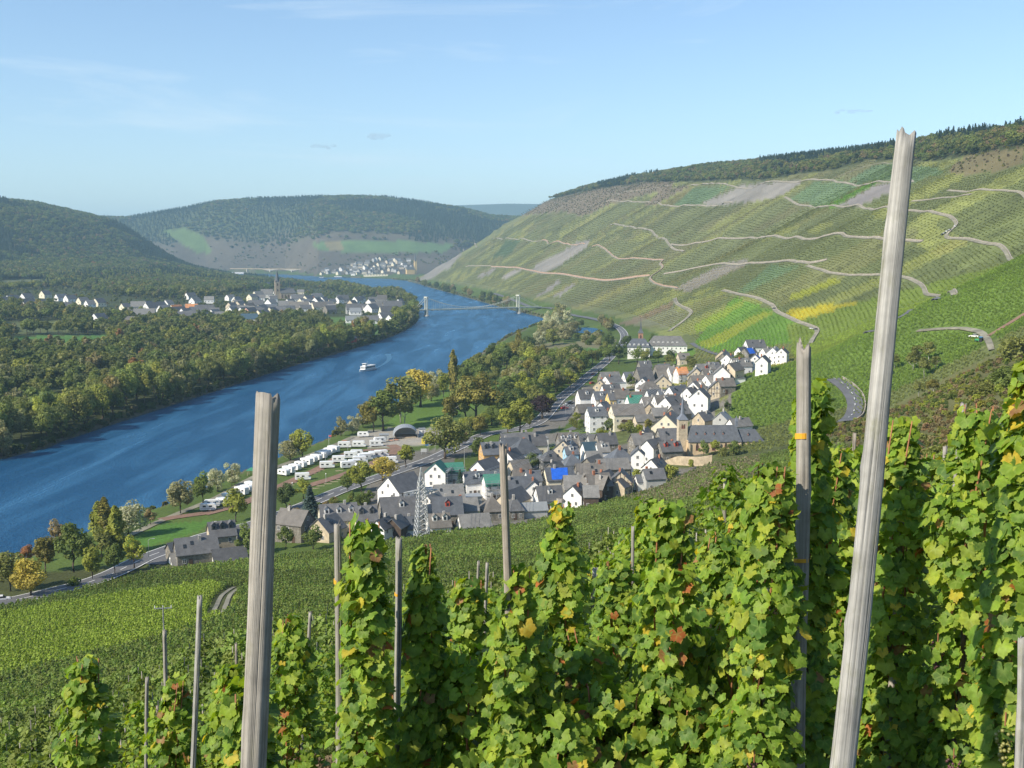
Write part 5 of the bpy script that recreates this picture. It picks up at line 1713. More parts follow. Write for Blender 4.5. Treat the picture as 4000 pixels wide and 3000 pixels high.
# woods of the far bank
gx, gy = grid_pts(-1300, -100, 460, 3000, 11.8, .45, rng)
d_l, _ = poly_dist(gx, gy, LBS)
k = (d_l < -1.5) & ~in_poly(gx, gy, RIVER_POLY)
gx, gy, d_l = gx[k], gy[k], d_l[k]
ok, u, v, z = not_in_fields(gx, gy, [p for c, p in FLOOR_FIELDS[6:]] + [p for c, p in FAR_FIELDS])
k = ok & (u > -60) & (u < 2260) & clear_of_houses(gx, gy, 2) & blocked_view(gx, gy)
vill = in_poly(u, v, [(0, 628), (150, 622), (250, 640), (420, 650), (540, 625), (620, 610), (700, 628), (800, 640), (880, 650), (895, 690), (800, 690), (720, 685), (560, 690), (400, 690), (200, 680), (0, 655)])
k &= ~(vill & (rng.uniform(0, 1, len(gx)) < .72))
k &= (rng.uniform(0, 1, len(gx)) < np.where(d_l > -40, 1.0, .82))
gx, gy, z, d_l, u, v, vill = gx[k], gy[k], z[k], d_l[k], u[k], v[k], vill[k]
n = len(gx)
tint, pid = mix_of(rng, n, WOOD_MIX)
tint *= 1.15
tint = .65 * tint + .35 * np.array([.125, .128, .036]) * (.7 + .6 * fbm(gx / 90, gy / 90, 93))[:, None]
clump = fbm(gx / 60, gy / 60, 91)
h = rng.uniform(10, 17, n) * (.75 + .6 * clump)
h = np.where(d_l > -30, h * 1.15 + 2, h)
h = np.where(vill, np.minimum(h, 7), h)
# the largest, in front along the bank, are single trees
size = h / gy * np.where(d_l > -45, 1.6, 1.0)
order = np.argsort(-size)
solo = order[:190]
rest = order[190:]
kn = {0: 'round', 1: 'broad', 2: 'oval', 3: 'willow', 4: 'conifer'}
LBL = {'round': "round", 'broad': "broad", 'oval': "slim", 'willow': "willow like"}
WOOD_BINS = [(120, "at the left picture edge"), (300, "left of the thick stake"), (480, "opposite the lower campsite"), (640, "behind the thick stake"), (760, "opposite the boat"), (9999, "towards the suspension bridge")]
for i in solo:
    kk = kn[int(pid[i])]
    tree(kk, gx[i], gy[i], h[i], tuple(tint[i]), "%s %s tree in the far bank wood, %s" % (LBL[kk], tone_word(tint[i]), by_place(u[i], WOOD_BINS)), "tree", "trees of the far bank wood", z=z[i])
w3 = np.stack([h * rng.uniform(.9, 1.3, n), h * rng.uniform(.9, 1.3, n), h], 1)
scatter("far_bank_woods", np.column_stack([gx, gy, z - .2])[rest], w3[rest], rng.uniform(0, 6.28, n)[rest], pid[rest], tint[rest], P_WOOD, "mixed woods and gardens on the far bank of the river")
# low shrubs along both banks
def bank_shrubs(P, side, y0, y1, step, label, name, tmix, hr, dens=1.0):
    C = resample(P, step)
    nn = side_dirs(C) * side
    off = rng.uniform(.5, 5.5, len(C))
    X, Y = (C + nn * off[:, None]).T
    k = (Y > y0) & (Y < y1) & (rng.uniform(0, 1, len(X)) < dens)
    X, Y = X[k], Y[k]
    Z = np.maximum(land(X, Y), .1)
    t, p = mix_of(rng, len(X), tmix)
    hh = rng.uniform(*hr, len(X))
    scatter(name, np.column_stack([X, Y, Z - .3]), hh, rng.uniform(0, 6.28, len(X)), p, t, P_WOOD, label)
SHRUB_MIX = [(.4, T_GREEN, (6,)), (.3, T_OLIVE, (6, 0)), (.3, T_GREY, (6, 3))]
bank_shrubs(LBS, -1, 460, 3300, 2.4, "shrubs overhanging the far bank", "bank_shrubbery", [(.5, T_DKGREEN, (6,)), (.3, T_GREEN, (6, 0)), (.2, T_GREY, (6, 3))], (3, 6))
bank_shrubs(RBS, 1, 560, 3900, 5, "shrubs along the near bank", "near_bank_shrubbery", SHRUB_MIX, (2.5, 5), .6)
bank_shrubs(RBS, 1, 300, 470, 4, "shrubs along the nearest stretch of bank", "lower_bank_shrubbery", SHRUB_MIX, (1.5, 3.5), .8)

# left hill, far hill and hill top woods
gx, gy = grid_pts(-2500, -560, 2200, 4500, 13.5, .45, rng)
z, s_, a_, rho, tt, ins, db, rs_, nr_m = land(gx, gy, True)
ok, u, v, zz = not_in_fields(gx, gy, [p for c, p in FAR_FIELDS])
k = ok & (u > -60) & (u < 900) & ~ins & ~rs_ & (db > 60) & clear_of_houses(gx, gy, 2) & ((rho < 1.5) | (rng.uniform(0, 1, len(gx)) < .75)) & (tt < .02)
gx, gy, z = gx[k], gy[k], z[k]
n = len(gx)
conif = fbm(gx / 230, gy / 230, 61) > .56
tint, pid = mix_of(rng, n, [(.3, T_DKGREEN, (0, 1, 2)), (.34, T_GREEN, (0, 1)), (.26, T_OLIVE, (0, 1, 3)), (.10, T_BROWN, (0, 2))])
pid = np.where(conif, rng.integers(4, 6, n), pid); tint = np.where(conif[:, None], np.array(T_FIR) * rng.uniform(.8, 1.3, (n, 1)), tint)
h = rng.uniform(10, 17, n) * np.where(conif, 1.25, 1)
w = h * np.where(conif, 1.0, rng.uniform(1.1, 1.5, n))
scatter("left_hill_forest", np.column_stack([gx, gy, z - 1]), np.stack([w, w, h], 1), rng.uniform(0, 6.28, n), pid, tint, P_WOOD, "mixed forest covering the rounded hill on the far side")

gx, gy = grid_pts(-3000, 700, 4600, 6150, 17, .45, rng)
z, s_, a_, rho, tt, ins, db, rs_, nr_m = land(gx, gy, True)
ok, u, v, zz = not_in_fields(gx, gy, [p for c, p in FAR_FIELDS])
lowd = tt + .35 * (fbm(gx / 400, gy / 400, 15) - .5)
k = ok & (u > -40) & (u < 1150) & (tt > .02) & ~ins & ((lowd > .47) | (rng.uniform(0, 1, len(gx)) < .10 + .5 * (fbm(gx / 120, gy / 120, 66) > .60)))
gx, gy, z, lowd = gx[k], gy[k], z[k], lowd[k]
n = len(gx)
conif = (fbm(gx / 300, gy / 300, 63) > .52) & (lowd > .45)
tint, pid = mix_of(rng, n, [(.3, T_DKGREEN, (0, 1)), (.3, T_GREEN, (0, 1)), (.3, T_OLIVE, (0, 1)), (.1, T_BROWN, (0, 2))])
pid = np.where(conif, rng.integers(4, 6, n), pid); tint = np.where(conif[:, None], np.array(T_FIR) * rng.uniform(.9, 1.5, (n, 1)), tint)
h = np.where(lowd > .4, rng.uniform(12, 20, n), rng.uniform(5, 10, n)) * np.where(conif, 1.2, 1)
w = h * np.where(conif, 1.1, rng.uniform(1.2, 1.7, n))
scatter("far_hill_forest", np.column_stack([gx, gy, z - 1]), np.stack([w, w, h], 1), rng.uniform(0, 6.28, n), pid, tint, P_WOOD, "forest on the distant hill across the river bend")

gx, gy = grid_pts(-400, 1300, 900, 4600, 11, .45, rng)
z, s_, a_, rho, tt, ins, db, rs_, nr_m = land(gx, gy, True)
u, v, f = project(gx, gy, z)
fb = np.interp(u, HILL_WOOD_U, HILL_WOOD_V)
front = (v < fb) & (s_ > 200) & (s_ < 900)
k = (u > 1090) & (u < 2280) & (front | ((s_ > 560) & (s_ < 820)))
gx, gy, z, u, v = gx[k], gy[k], z[k], u[k], v[k]
n = len(gx)
tint, pid = mix_of(rng, n, [(.25, T_GREEN, (0, 1, 2)), (.45, T_OLIVE, (0, 1, 3)), (.15, T_DKGREEN, (0, 2)), (.15, T_BROWN, (0, 2))])
sky_ = np.interp(u, [1100, 1200, 1310, 1400, 1560, 1700, 1940, 2080, 2212], [445, 428, 398, 372, 357, 345, 315, 292, 275])
conif = (v < sky_ + 7 + 14 * (fbm(u / 60, u * 0, 3) - .3)) & (((u > 1290) & (u < 1420)) | ((u > 1640) & (u < 1960)) | (u > 2020)) & (rng.uniform(0, 1, n) < .8)
pid = np.where(conif, rng.integers(4, 6, n), pid); tint = np.where(conif[:, None], np.array(T_FIR) * rng.uniform(.8, 1.4, (n, 1)), tint)
h = rng.uniform(8, 14, n) * np.where(conif, 1.35, 1)
w = h * np.where(conif, .95, rng.uniform(1.1, 1.5, n))
scatter("hill_top_woods", np.column_stack([gx, gy, z - 1]), np.stack([w, w, h], 1), rng.uniform(0, 6.28, n), pid, tint, P_WOOD, "woods along the crest of the vineyard hill")

# scrub in the brown fallow slopes and the rough hollow
gx, gy = grid_pts(-300, 900, 300, 4200, 7.5, .5, rng)
z, s_, a_, rho, tt, ins, db, rs_, nr_m = land(gx, gy, True)
u, v, f = project(gx, gy, z)
sc = np.zeros(len(gx), bool)
for poly in (FIELDS[12][2], FIELDS[13][2], FIELDS[14][2]):
    sc |= in_poly(u, v, poly) & (s_ > 25)
k = sc & (rng.uniform(0, 1, len(gx)) < .75)
hx, hy, hz = gx[k], gy[k], z[k]
n = len(hx)
tint, pid = mix_of(rng, n, [(.7, (.19, .16, .10), (6,)), (.3, T_OLIVE, (6,))])
scatter("fallow_shrubbery", np.column_stack([hx, hy, hz - .3]), rng.uniform(1.2, 3.6, n), rng.uniform(0, 6.28, n), pid, tint, P_WOOD, "brown scrub on the fallow parts of the hill")
gx, gy = grid_pts(30, 330, 110, 430, 3.0, .5, rng)
z, s_, a_, rho, tt, ins, db, rs_, nr_m = land(gx, gy, True)
az = np.degrees(np.arctan2(gx, gy))
k = nr_m & (az > 14.5 + 4 * fbm(gx / 25, gy / 25, 78)) & (az < 28) & (np.hypot(gx, gy) > 135)
k &= (rng.uniform(0, 1, len(gx)) < .25 + .7 * (fbm(gx / 24, gy / 24, 83) > .5))
hx, hy, hz = gx[k], gy[k], z[k]
n = len(hx)
tint, pid = mix_of(rng, n, [(.30, T_BROWN, (6,)), (.35, T_OLIVE, (6,)), (.2, T_LIME, (6,)), (.15, T_GREEN, (6, 0))])
scatter("hollow_undergrowth", np.column_stack([hx, hy, hz - .2]), rng.uniform(.8, 2.6, n), rng.uniform(0, 6.28, n), pid, tint * 1.1, P_WOOD, "rough bushes and dry weeds in the hollow to the right")

# vines of the middle distance: rows of stakes down the slope
xr, yr = np.meshgrid(np.arange(-260, 260, 1.35), np.arange(6, 420, 1.25))
px = (xr * .93 + yr * .0).ravel(); py = yr.ravel()
px = px + (py * .30)
px = px + rng.uniform(-.22, .22, px.shape); py = py + rng.uniform(-.3, .3, py.shape)
rr = np.hypot(px, py)
az = np.degrees(np.arctan2(px, py))
k = (rr > 17) & (np.abs(az) < 27)
px, py, rr, az = px[k], py[k], rr[k], az[k]
z, s_, a_, rho, tt, ins, db, rs_, nr_m = land(px, py, True)
u, v, f = project(px, py, z)
k = nr_m & (db > 25) & (v < 1800) & (rng.uniform(0, 1, len(px)) < .93)
k &= ~((az > 14.5 + 4 * fbm(px / 25, py / 25, 78)) & (rr > 120))
edge = np.interp(u, [-100, 0, 350, 700, 900, 1100, 1300, 1450, 1640, 1800], [1330, 1318, 1236, 1196, 1166, 1117, 1067, 1019, 990, 960])
k &= v > edge
# tracks and paths through the vines
tr_c = pixel_path([(470, 1330), (478, 1308), (486, 1290), (498, 1278), (515, 1268)], 5, 2)
dtr, _ = poly_dist(px, py, tr_c)
k &= np.abs(dtr) > 2.6
for pp in ([(0, 1385), (150, 1365), (330, 1335), (520, 1300)], [(880, 1190), (930, 1170), (1000, 1140)], [(400, 1480), (440, 1440), (480, 1400)]):
    dd, _ = poly_dist(px, py, pixel_path(pp, 3, 3))
    k &= np.abs(dd) > .9
k &= clear_of_houses(px, py, 1)
px, py, z, rr, u, v = px[k], py[k], z[k], rr[k], u[k], v[k]
n = len(px)
base = np.array([.135, .185, .040])
tint = base * rng.uniform(.75, 1.25, (n, 1)) * rng.uniform(.92, 1.08, (n, 3))
band = np.floor((py * .9 + px * .35) / 42.0 + 3 * vnoise(px / 120., py / 120., 8))
hb = _hash(band, band * 0 + 2, 6)
tint *= (0.8 + .45 * hb)[:, None]
lime = in_poly(u, v, [(0, 1395), (0, 1330), (250, 1290), (460, 1262), (520, 1300), (480, 1345), (300, 1400), (120, 1440), (0, 1470)])
tint[lime] = np.array([.215, .285, .04]) * rng.uniform(.8, 1.2, (lime.sum(), 1))
dry = in_poly(u, v, [(1340, 1075), (1480, 1010), (1640, 985), (1640, 1040), (1560, 1070), (1400, 1100)])
dry &= rng.uniform(0, 1, n) < .6
tint[dry] = np.array([.21, .19, .11]) * rng.uniform(.7, 1.3, (dry.sum(), 1))
h = rng.uniform(1.5, 1.95, n)
wd = rng.uniform(1.5, 2.3, n)
scatter("vine_rows_foliage", np.column_stack([px, py, z - .1]), np.stack([wd, wd, h], 1), rng.uniform(0, 6.28, n), np.where(rr < 45, 6, np.where(rr < 110, 4, 0)) + rng.integers(0, 2, n) + np.where(rr >= 110, 2 * rng.integers(0, 2, n), 0), tint, P_VINE, "rows of staked vines covering the slope below")
# vines on the hill itself: rows that run straight down the slope
FA = np.concatenate([[0], np.cumsum(np.hypot(*np.diff(FOOT, axis=0).T))])
k0, k1, k2 = (np.interp(q_, FOOT[:, 1], FA) for q_ in (430, 1500, 3500))
aa, ss = [], []
for a0, a1, da, ds in ((k0, k0 + 420, 2.5, 2.0), (k0 + 420, k1, 4.2, 3.2), (k1, k2, 7.0, 5.5)):
    A_, S_ = np.meshgrid(np.arange(a0, a1, da), np.arange(60, 620, ds))
    aa.append(A_.ravel()); ss.append(S_.ravel())
aa, ss = np.concatenate(aa), np.concatenate(ss)
ss = ss + rng.uniform(-.5, .5, len(ss))
qx, qy = np.interp(aa, FA, FOOT[:, 0]), np.interp(aa, FA, FOOT[:, 1])
e_ = 12.0
tx_, ty_ = np.interp(aa + e_, FA, FOOT[:, 0]) - np.interp(aa - e_, FA, FOOT[:, 0]), np.interp(aa + e_, FA, FOOT[:, 1]) - np.interp(aa - e_, FA, FOOT[:, 1])
tl = np.hypot(tx_, ty_)
px, py = qx + ty_ / tl * ss, qy - tx_ / tl * ss
px += rng.uniform(-.25, .25, len(px))
az = np.degrees(np.arctan2(px, py))
k = (az > -8) & (az < 26.5) & (py > 300)
px, py, az = px[k], py[k], az[k]
z, s_, a_, rho, tt, ins, db, rs_, nr_m = land(px, py, True)
u, v, f = project(px, py, z)
# colour of the field each vine stands in, and only where vines grow
AZ, RR, CC, VN = PROFILE['az'], PROFILE['R'], PROFILE['col'][0], PROFILE['vine']
ii = np.clip(np.searchsorted(AZ, az), 0, len(AZ) - 1)
rr = np.hypot(px, py)
jj = np.zeros(len(px), int)
for i in np.unique(ii):
    m_ = ii == i
    jj[m_] = np.clip(np.searchsorted(RR[i], rr[m_]), 0, RR.shape[1] - 1)
fcol, fv = CC[ii, jj], VN[ii, jj]
k = (fv > .3) & ~nr_m & (s_ > 58) & (v < 1000) & clear_of_houses(px, py, 2) & (rng.uniform(0, 1, len(px)) < .95)
k &= ~((px < 96 + (py - 480) * .22) & (py < 640))
for C in ROAD_LINES:
    lo, hi = C.min(0) - 8, C.max(0) + 8
    b_ = k & (px > lo[0]) & (px < hi[0]) & (py > lo[1]) & (py < hi[1])
    if b_.any():
        dd, _ = poly_dist(px[b_], py[b_], C)
        k[np.nonzero(b_)[0][np.abs(dd) < 3.2]] = False
px, py, z, fcol, rr = px[k], py[k], z[k], fcol[k], rr[k]
n = len(px)
print("hill vines", n)
tint = fcol * 1.85 * np.array([1.08, 1.03, .82]) * np.where(rr < 760, .88, 1.0)[:, None] * rng.uniform(.8, 1.2, (n, 1))
wd = np.where(rr < 760, 2.7, np.where(rr < 1500, 4.2, 6.5))
scatter("hill_vine_foliage", np.column_stack([px, py, z - .1]), np.stack([wd, wd, rng.uniform(1.3, 1.7, n) * np.where(rr < 760, .85, .55)], 1), rng.uniform(0, 6.28, n), rng.integers(0, 4, n), tint, P_VINE, "rows of vines running down the hillside")

# ------------------------------------------------------------------ trees of the near bank, each placed where it stands
TN = {'dk': T_DKGREEN, 'gr': T_GREEN, 'ol': T_OLIVE, 'gy': T_GREY, 'br': T_BROWN, 'ye': T_YELLOW, 'ru': T_RUST, 'fi': T_FIR, 'li': T_LIME, 'si': T_SILVER,
      'co': (.030, .018, .020), 'yo': (.15, .135, .03), 'bs': (.05, .075, .065)}
TREES = [  # crop, foot of the trunk, height px, kind, tint, width, label
    (9, 820, 635, 340, 'poplar', 'yo', .92, "tallest slim poplar by the water, alone in the park"),
    (9, 1385, 345, 240, 'poplar', 'yo', 1.0, "slim poplar further up the bank beside the dark trees"),
    (9, 130, 965, 235, 'round', 'yo', 1.0, "olive and gold tree left of the arched hall"),
    (9, 215, 960, 290, 'oval', 'gr', 1.2, "green tree behind the olive one, at the river bank"),
    (9, 40, 930, 170, 'willow', 'gy', .9, "grey willow bush left of the arched hall"),
    (9, 365, 890, 350, 'airy', 'ol', 1.25, "tall airy birch behind the arched hall"),
    (9, 400, 918, 215, 'airy', 'ol', 1.2, "young thin tree directly behind the arched hall roof"),
    (9, 535, 750, 255, 'broad', 'ye', 1.1, "large golden olive tree on the lawn at the river"),
    (9, 430, 760, 200, 'round', 'yo', 1.0, "olive tree left of the large golden one"),
    (9, 630, 700, 140, 'willow', 'gy', 1.0, "grey green willow between golden tree and tall poplar"),
    (9, 690, 620, 160, 'willow', 'si', .9, "silvery willow at the water left of the tall poplar"),
    (9, 735, 668, 165, 'round', 'li', .9, "small bright green tree left of the tall poplar"),
    (9, 1015, 885, 335, 'broad', 'yo', 1.05, "massive olive tree in the middle of the park"),
    (9, 925, 900, 300, 'round', 'ol', .9, "olive tree in front of the massive park tree"),
    (9, 815, 920, 225, 'airy', 'yo', 1.2, "yellowing birch at the edge of the lawn"),
    (9, 960, 945, 100, 'round', 'dk', .8, "small dark tree at the lawn edge below the massive park tree"),
    (9, 1280, 880, 205, 'round', 'dk', 1.1, "dark green tree right of the massive park tree"),
    (9, 1370, 840, 150, 'round', 'gr', 1.0, "green tree behind the lime green one in the park"),
    (9, 1590, 858, 165, 'broad', 'co', 1.25, "dark purple copper beech beside the road"),
    (9, 1400, 1000, 270, 'oval', 'li', 1.1, "tall lime green tree left of the copper beech"),
    (9, 1290, 1010, 200, 'round', 'li', 1.1, "lime green tree above the white hipped house"),
    (9, 1055, 1000, 145, 'round', 'yo', 1.0, "yellow green tree beside the road bend"),
    (9, 1480, 935, 110, 'round', 'ol', 1.1, "low olive tree under the copper beech"),
    (9, 1650, 800, 130, 'round', 'li', 1.2, "lime tree right of the copper beech"),
    (9, 750, 1200, 290, 'broad', 'ol', 1.05, "big olive tree by the road near the scaffolded house"),
    (9, 895, 1090, 120, 'round', 'br', 1.1, "brown tinged tree right of the big roadside olive tree"),
    (9, 1035, 1215, 160, 'round', 'gr', .95, "round green tree left of the yellow brick villa"),
    (9, 1650, 392, 115, 'broad', 'ye', 1.1, "bright yellow tree below the green field"),
    (9, 1240, 345, 110, 'round', 'gy', 1.0, "grey tree by the water left of the second poplar"),
    (9, 1305, 350, 120, 'round', 'dk', 1.0, "dark tree just left of the second poplar"),
    (9, 1470, 305, 130, 'broad', 'dk', 1.2, "dark spreading tree right of the second poplar"),
    (9, 1565, 235, 115, 'willow', 'si', 1.1, "silvery willow behind the dark spreading tree"),
    (4, 480, 490, 140, 'round', 'dk', 1.1, "dark round tree below the convent tower"),
    (4, 560, 400, 125, 'oval', 'dk', 1.3, "dark tree left of the convent front"),
    (4, 770, 385, 115, 'round', 'dk', 1.1, "round dark tree in front of the convent wall"),
    (4, 640, 480, 110, 'round', 'gr', 1.1, "green tree in the convent garden, left"),
    (4, 720, 490, 100, 'round', 'ol', 1.2, "olive tree in the middle of the convent garden"),
    (4, 820, 480, 95, 'round', 'gr', 1.2, "green tree in the convent garden, right"),
    (4, 930, 470, 85, 'round', 'dk', 1.0, "dark tree at the right end of the convent garden"),
    (4, 400, 470, 110, 'round', 'gr', 1.2, "green tree between road and convent garden"),
    (4, 130, 600, 110, 'round', 'ol', 1.1, "olive tree left of the road above the car park"),
    (4, 60, 700, 130, 'round', 'li', 1.1, "yellow green tree at the car park edge"),
    (4, 160, 180, 60, 'oval', 'dk', 1.0, "small dark tree alone above the pond"),
    (4, 585, 700, 95, 'round', 'gr', 1.0, "green garden tree among the upper roofs"),
    (4, 400, 1075, 90, 'round', 'gr', 1.2, "green garden tree below the cream balcony house, left"),
    (4, 560, 1085, 85, 'round', 'ol', 1.3, "olive garden tree below the cream balcony house, right"),
    (4, 730, 1075, 90, 'oval', 'yo', 1.2, "yellowing garden tree left of the church tower"),
    (4, 1420, 905, 75, 'round', 'dk', .9, "small dark tree on the spur above the church choir"),
    (4, 1665, 535, 75, 'oval', 'ol', .8, "pointed garden tree before the blue sheeted white house"),
    (7, 445, 725, 240, 'round', 'li', .95, "bright green tree on the bank beside the caravans"),
    (7, 330, 735, 190, 'willow', 'gy', 1.1, "grey green bush tree left of the bright bank tree"),
    (7, 815, 500, 140, 'round', 'gy', 1.0, "grey brown tree at the bank near the flag pole"),
    (7, 925, 480, 145, 'willow', 'si', .9, "silver willow at the bank above the campers"),
    (7, 1440, 810, 190, 'oval', 'li', 1.2, "lime tree beside the campers near the roadside sign"),
    (7, 1215, 930, 180, 'broad', 'ye', 1.2, "golden yellow tree above the big white house"),
    (7, 1010, 1035, 230, 'round', 'li', 1.2, "green yellow tree left of the golden one"),
    (7, 880, 1040, 150, 'round', 'gr', 1.0, "green tree at the road left of the green yellow one"),
    (7, 455, 1105, 155, 'round', 'li', 1.2, "lime tree between campsite and old stone house"),
    (7, 520, 1300, 310, 'conifer', 'bs', 1.5, "big blue grey spruce behind the three dormer house"),
    (7, 290, 1210, 200, 'round', 'dk', 1.1, "dark tree right of the thick front stake"),
    (7, 330, 1420, 260, 'conifer', 'br', 1.1, "brownish leaning conifer before the stone house"),
    (7, 550, 1590, 180, 'round', 'gr', 1.1, "round green garden tree below the tan stone house"),
    (7, 290, 1580, 170, 'round', 'gr', 1.0, "green garden tree close to the thick front stake"),
    (7, 1960, 1075, 250, 'conifer', 'fi', 1.0, "dark pointed spruce in the village"),
    (7, 2090, 1030, 100, 'conifer', 'bs', 1.3, "small blue spruce beside the dark one"),
    (7, 1100, 1130, 90, 'round', 'gr', 1.1, "small tree left of the big white house"),
    (8, 505, 1020, 210, 'round', 'br', .9, "bare purple brown tree at the river, lower left"),
    (8, 640, 1185, 320, 'round', 'gr', .9, "large round green tree beside the road, lower left"),
    (8, 395, 1190, 235, 'round', 'yo', 1.0, "yellow green tree left of the large round one"),
    (8, 265, 1400, 255, 'broad', 'ye', .95, "golden tree at the roadside, lower left corner"),
    (8, 90, 1350, 270, 'round', 'ol', 1.0, "olive green tree left of the golden roadside tree"),
    (8, 240, 1110, 120, 'round', 'ru', 1.1, "rusty brown bush tree at the river, lower left"),
    (8, 855, 905, 290, 'poplar', 'li', 1.5, "left of the twin poplars above the meadow"),
    (8, 910, 900, 320, 'poplar', 'yo', 1.5, "taller of the twin poplars above the meadow"),
    (8, 1010, 1030, 370, 'poplar', 'li', 1.4, "full leaved poplar at the meadow corner"),
    (8, 1110, 880, 260, 'willow', 'si', 1.0, "big silvery willow behind the meadow corner poplar"),
    (8, 955, 900, 190, 'willow', 'gy', .9, "grey willow between the poplars"),
    (8, 880, 1065, 190, 'round', 'ol', 1.1, "olive tree below the twin poplars"),
    (8, 760, 1060, 150, 'round', 'dk', 1.0, "dark tree beside the large round roadside tree"),
    (8, 800, 1255, 215, 'round', 'li', .95, "light green street tree in the row, first from the corner"),
    (8, 990, 1200, 200, 'round', 'gr', .85, "green street tree in the row, second from the corner"),
    (8, 1160, 1155, 215, 'round', 'li', .9, "light green street tree in the row, last before the farm"),
    (8, 1300, 775, 105, 'round', 'br', 1.1, "low brown bush tree at the meadow edge"),
    (8, 1560, 680, 235, 'round', 'gy', 1.0, "grey brown round tree at the camp corner"),
    (8, 1755, 605, 220, 'round', 'gr', .85, "green tree at the bank beside the first caravan"),
    (8, 1880, 490, 175, 'willow', 'si', .9, "pale willow left of a pair on the bank"),
    (8, 2005, 440, 165, 'willow', 'si', .9, "pale willow right of a pair on the bank"),
    (8, 2040, 750, 225, 'round', 'li', 1.0, "bright green tree behind the stone manor"),
    (8, 2130, 1040, 210, 'round', 'gr', 1.0, "green tree between manor barn and thick front stake"),
    (8, 640, 1305, 75, 'bush', 'gr', 1.0, "small green bush at the road edge above the vines"),
    (8, 20, 1270, 190, 'round', 'br', 1.0, "brownish tree at the left picture edge"),
    (5, 1330, 655, 155, 'round', 'gr', 1.15, "round green tree in the village below the hipped house"),
    (6, 1240, 510, 135, 'round', 'gr', 1.0, "green bush tree before the church wall, left"),
    (6, 1365, 480, 125, 'oval', 'li', 1.2, "yellow green tree before the church wall, middle"),
    (6, 1560, 500, 135, 'round', 'gr', 1.1, "green tree before the church wall, right"),
    (6, 1450, 505, 90, 'bush', 'ol', .8, "low bush before the church wall"),
    (6, 880, 735, 125, 'bush', 'li', 1.0, "round light green bush under the tan wall"),
    (6, 540, 810, 150, 'airy', 'li', 1.3, "thin light tree beside the half timbered gable"),
    (6, 1105, 645, 90, 'oval', 'li', 1.0, "slim young tree before the curved tan wall"),
]
def px_scale(c, dist):
    return CROPS[c][2] * dist / FPX
tree_spots = []
for c, cx, cy, hp, kind, tn, wd, lab in TREES:
    u, v = cd(c, cx, cy)
    p = hit(u, v)
    d = math.hypot(p[0], p[1])
    # keep off roofs
    hh = hp * px_scale(c, d) * (1.12 if kind in ('poplar', 'conifer') else 1.32)
    wd *= 1.12
    tree(kind, p[0], p[1], hh, tuple(np.array(TN[tn]) * random.uniform(.9, 1.15)), lab, "tree", "trees of the near bank", width=wd, z=p[2])
    tree_spots.append((p[0], p[1], hh * .25))

def belt(poly, n, hpx, mix, label, grp, kinds=('round', 'broad', 'oval'), seed=3, mind=6.0):
    """more single trees inside an outline, all of one look"""
    r = random.Random(seed)
    xs = [p[0] for p in poly]; ys = [p[1] for p in poly]
    done = []
    tries = 0
    while len(done) < n and tries < n * 40:
        tries += 1
        u, v = r.uniform(min(xs), max(xs)), r.uniform(min(ys), max(ys))
        if not in_poly(np.array([u]), np.array([v]), poly)[0]: continue
        p = hit(u, v)
        d = math.hypot(p[0], p[1])
        h = 1.45 * r.uniform(*hpx) * d / FPX
        if any(math.hypot(p[0] - q[0], p[1] - q[1]) < mind for q in done): continue
        if np.hypot(ROAD[:, 0] - p[0], ROAD[:, 1] - p[1]).min() < 6.5: continue
        done.append(p)
        tn = r.choice(mix)
        tt_ = tuple(np.array(TN[tn]) * r.uniform(.85, 1.2)); kd_ = r.choice(kinds)
        tree(kd_, p[0], p[1], h, tt_, "%s %s" % (tone_word(tt_), label), "tree", grp, width=r.uniform(1.0, 1.35), z=p[2])
belt([(995, 832), (1060, 790), (1110, 772), (1160, 785), (1230, 788), (1290, 785), (1270, 825), (1210, 850), (1150, 845), (1080, 838)], 78, (22, 36), ['ol', 'gr', 'gr', 'dk', 'yo', 'gr', 'li', 'ol', 'gy'], "tree in the belt between river and road", "trees of the riverside belt", seed=8, mind=7)
belt([(1150, 735), (1175, 705), (1190, 690), (1225, 690), (1240, 720), (1225, 742), (1180, 750)], 26, (18, 34), ['si', 'gy', 'gy', 'ol'], "willow in the clump beside the pond", "willows by the pond", ('willow', 'round'), 9, 9)
belt([(1240, 722), (1300, 722), (1325, 735), (1320, 748), (1250, 745)], 16, (9, 14), ['gy', 'ol', 'gr'], "low shrub in the reeds below the pond", "shrubs below the pond", ('bush',), 10, 6)
belt([(1290, 690), (1335, 702), (1325, 720), (1300, 712)], 8, (12, 20), ['br', 'ol', 'gy'], "low tree between pond and road", "trees behind the pond", ('round', 'willow'), 12, 8)
belt([(1095, 860), (1160, 850), (1215, 850), (1190, 890), (1130, 905), (1085, 895)], 20, (26, 42), ['gr', 'dk', 'ol', 'li'], "tree in the belt above the hipped house", "trees above the village", seed=13, mind=7)
belt([(1230, 905), (1290, 925), (1420, 925), (1460, 935), (1400, 945), (1240, 935)], 24, (9, 17), ['gr', 'ol', 'li'], "garden shrub in the strip between the two parts of the village", "garden shrubs in the village", ('bush', 'round'), 14, 4)
belt([(1290, 790), (1330, 745), (1322, 742), (1262, 805), (1205, 852), (1160, 900), (1172, 905), (1225, 858)], 26, (14, 26), ['gr', 'ol', 'li', 'dk'], "leafy tree lining the river road above the village", "trees lining the road", seed=23, mind=6)
belt([(1000, 930), (1060, 915), (1140, 905), (1140, 918), (1060, 928), (1010, 945)], 14, (16, 30), ['gr', 'ol', 'br', 'li'], "leafy tree lining the road above the yellow villa", "trees lining the road by the villa", seed=24, mind=6)
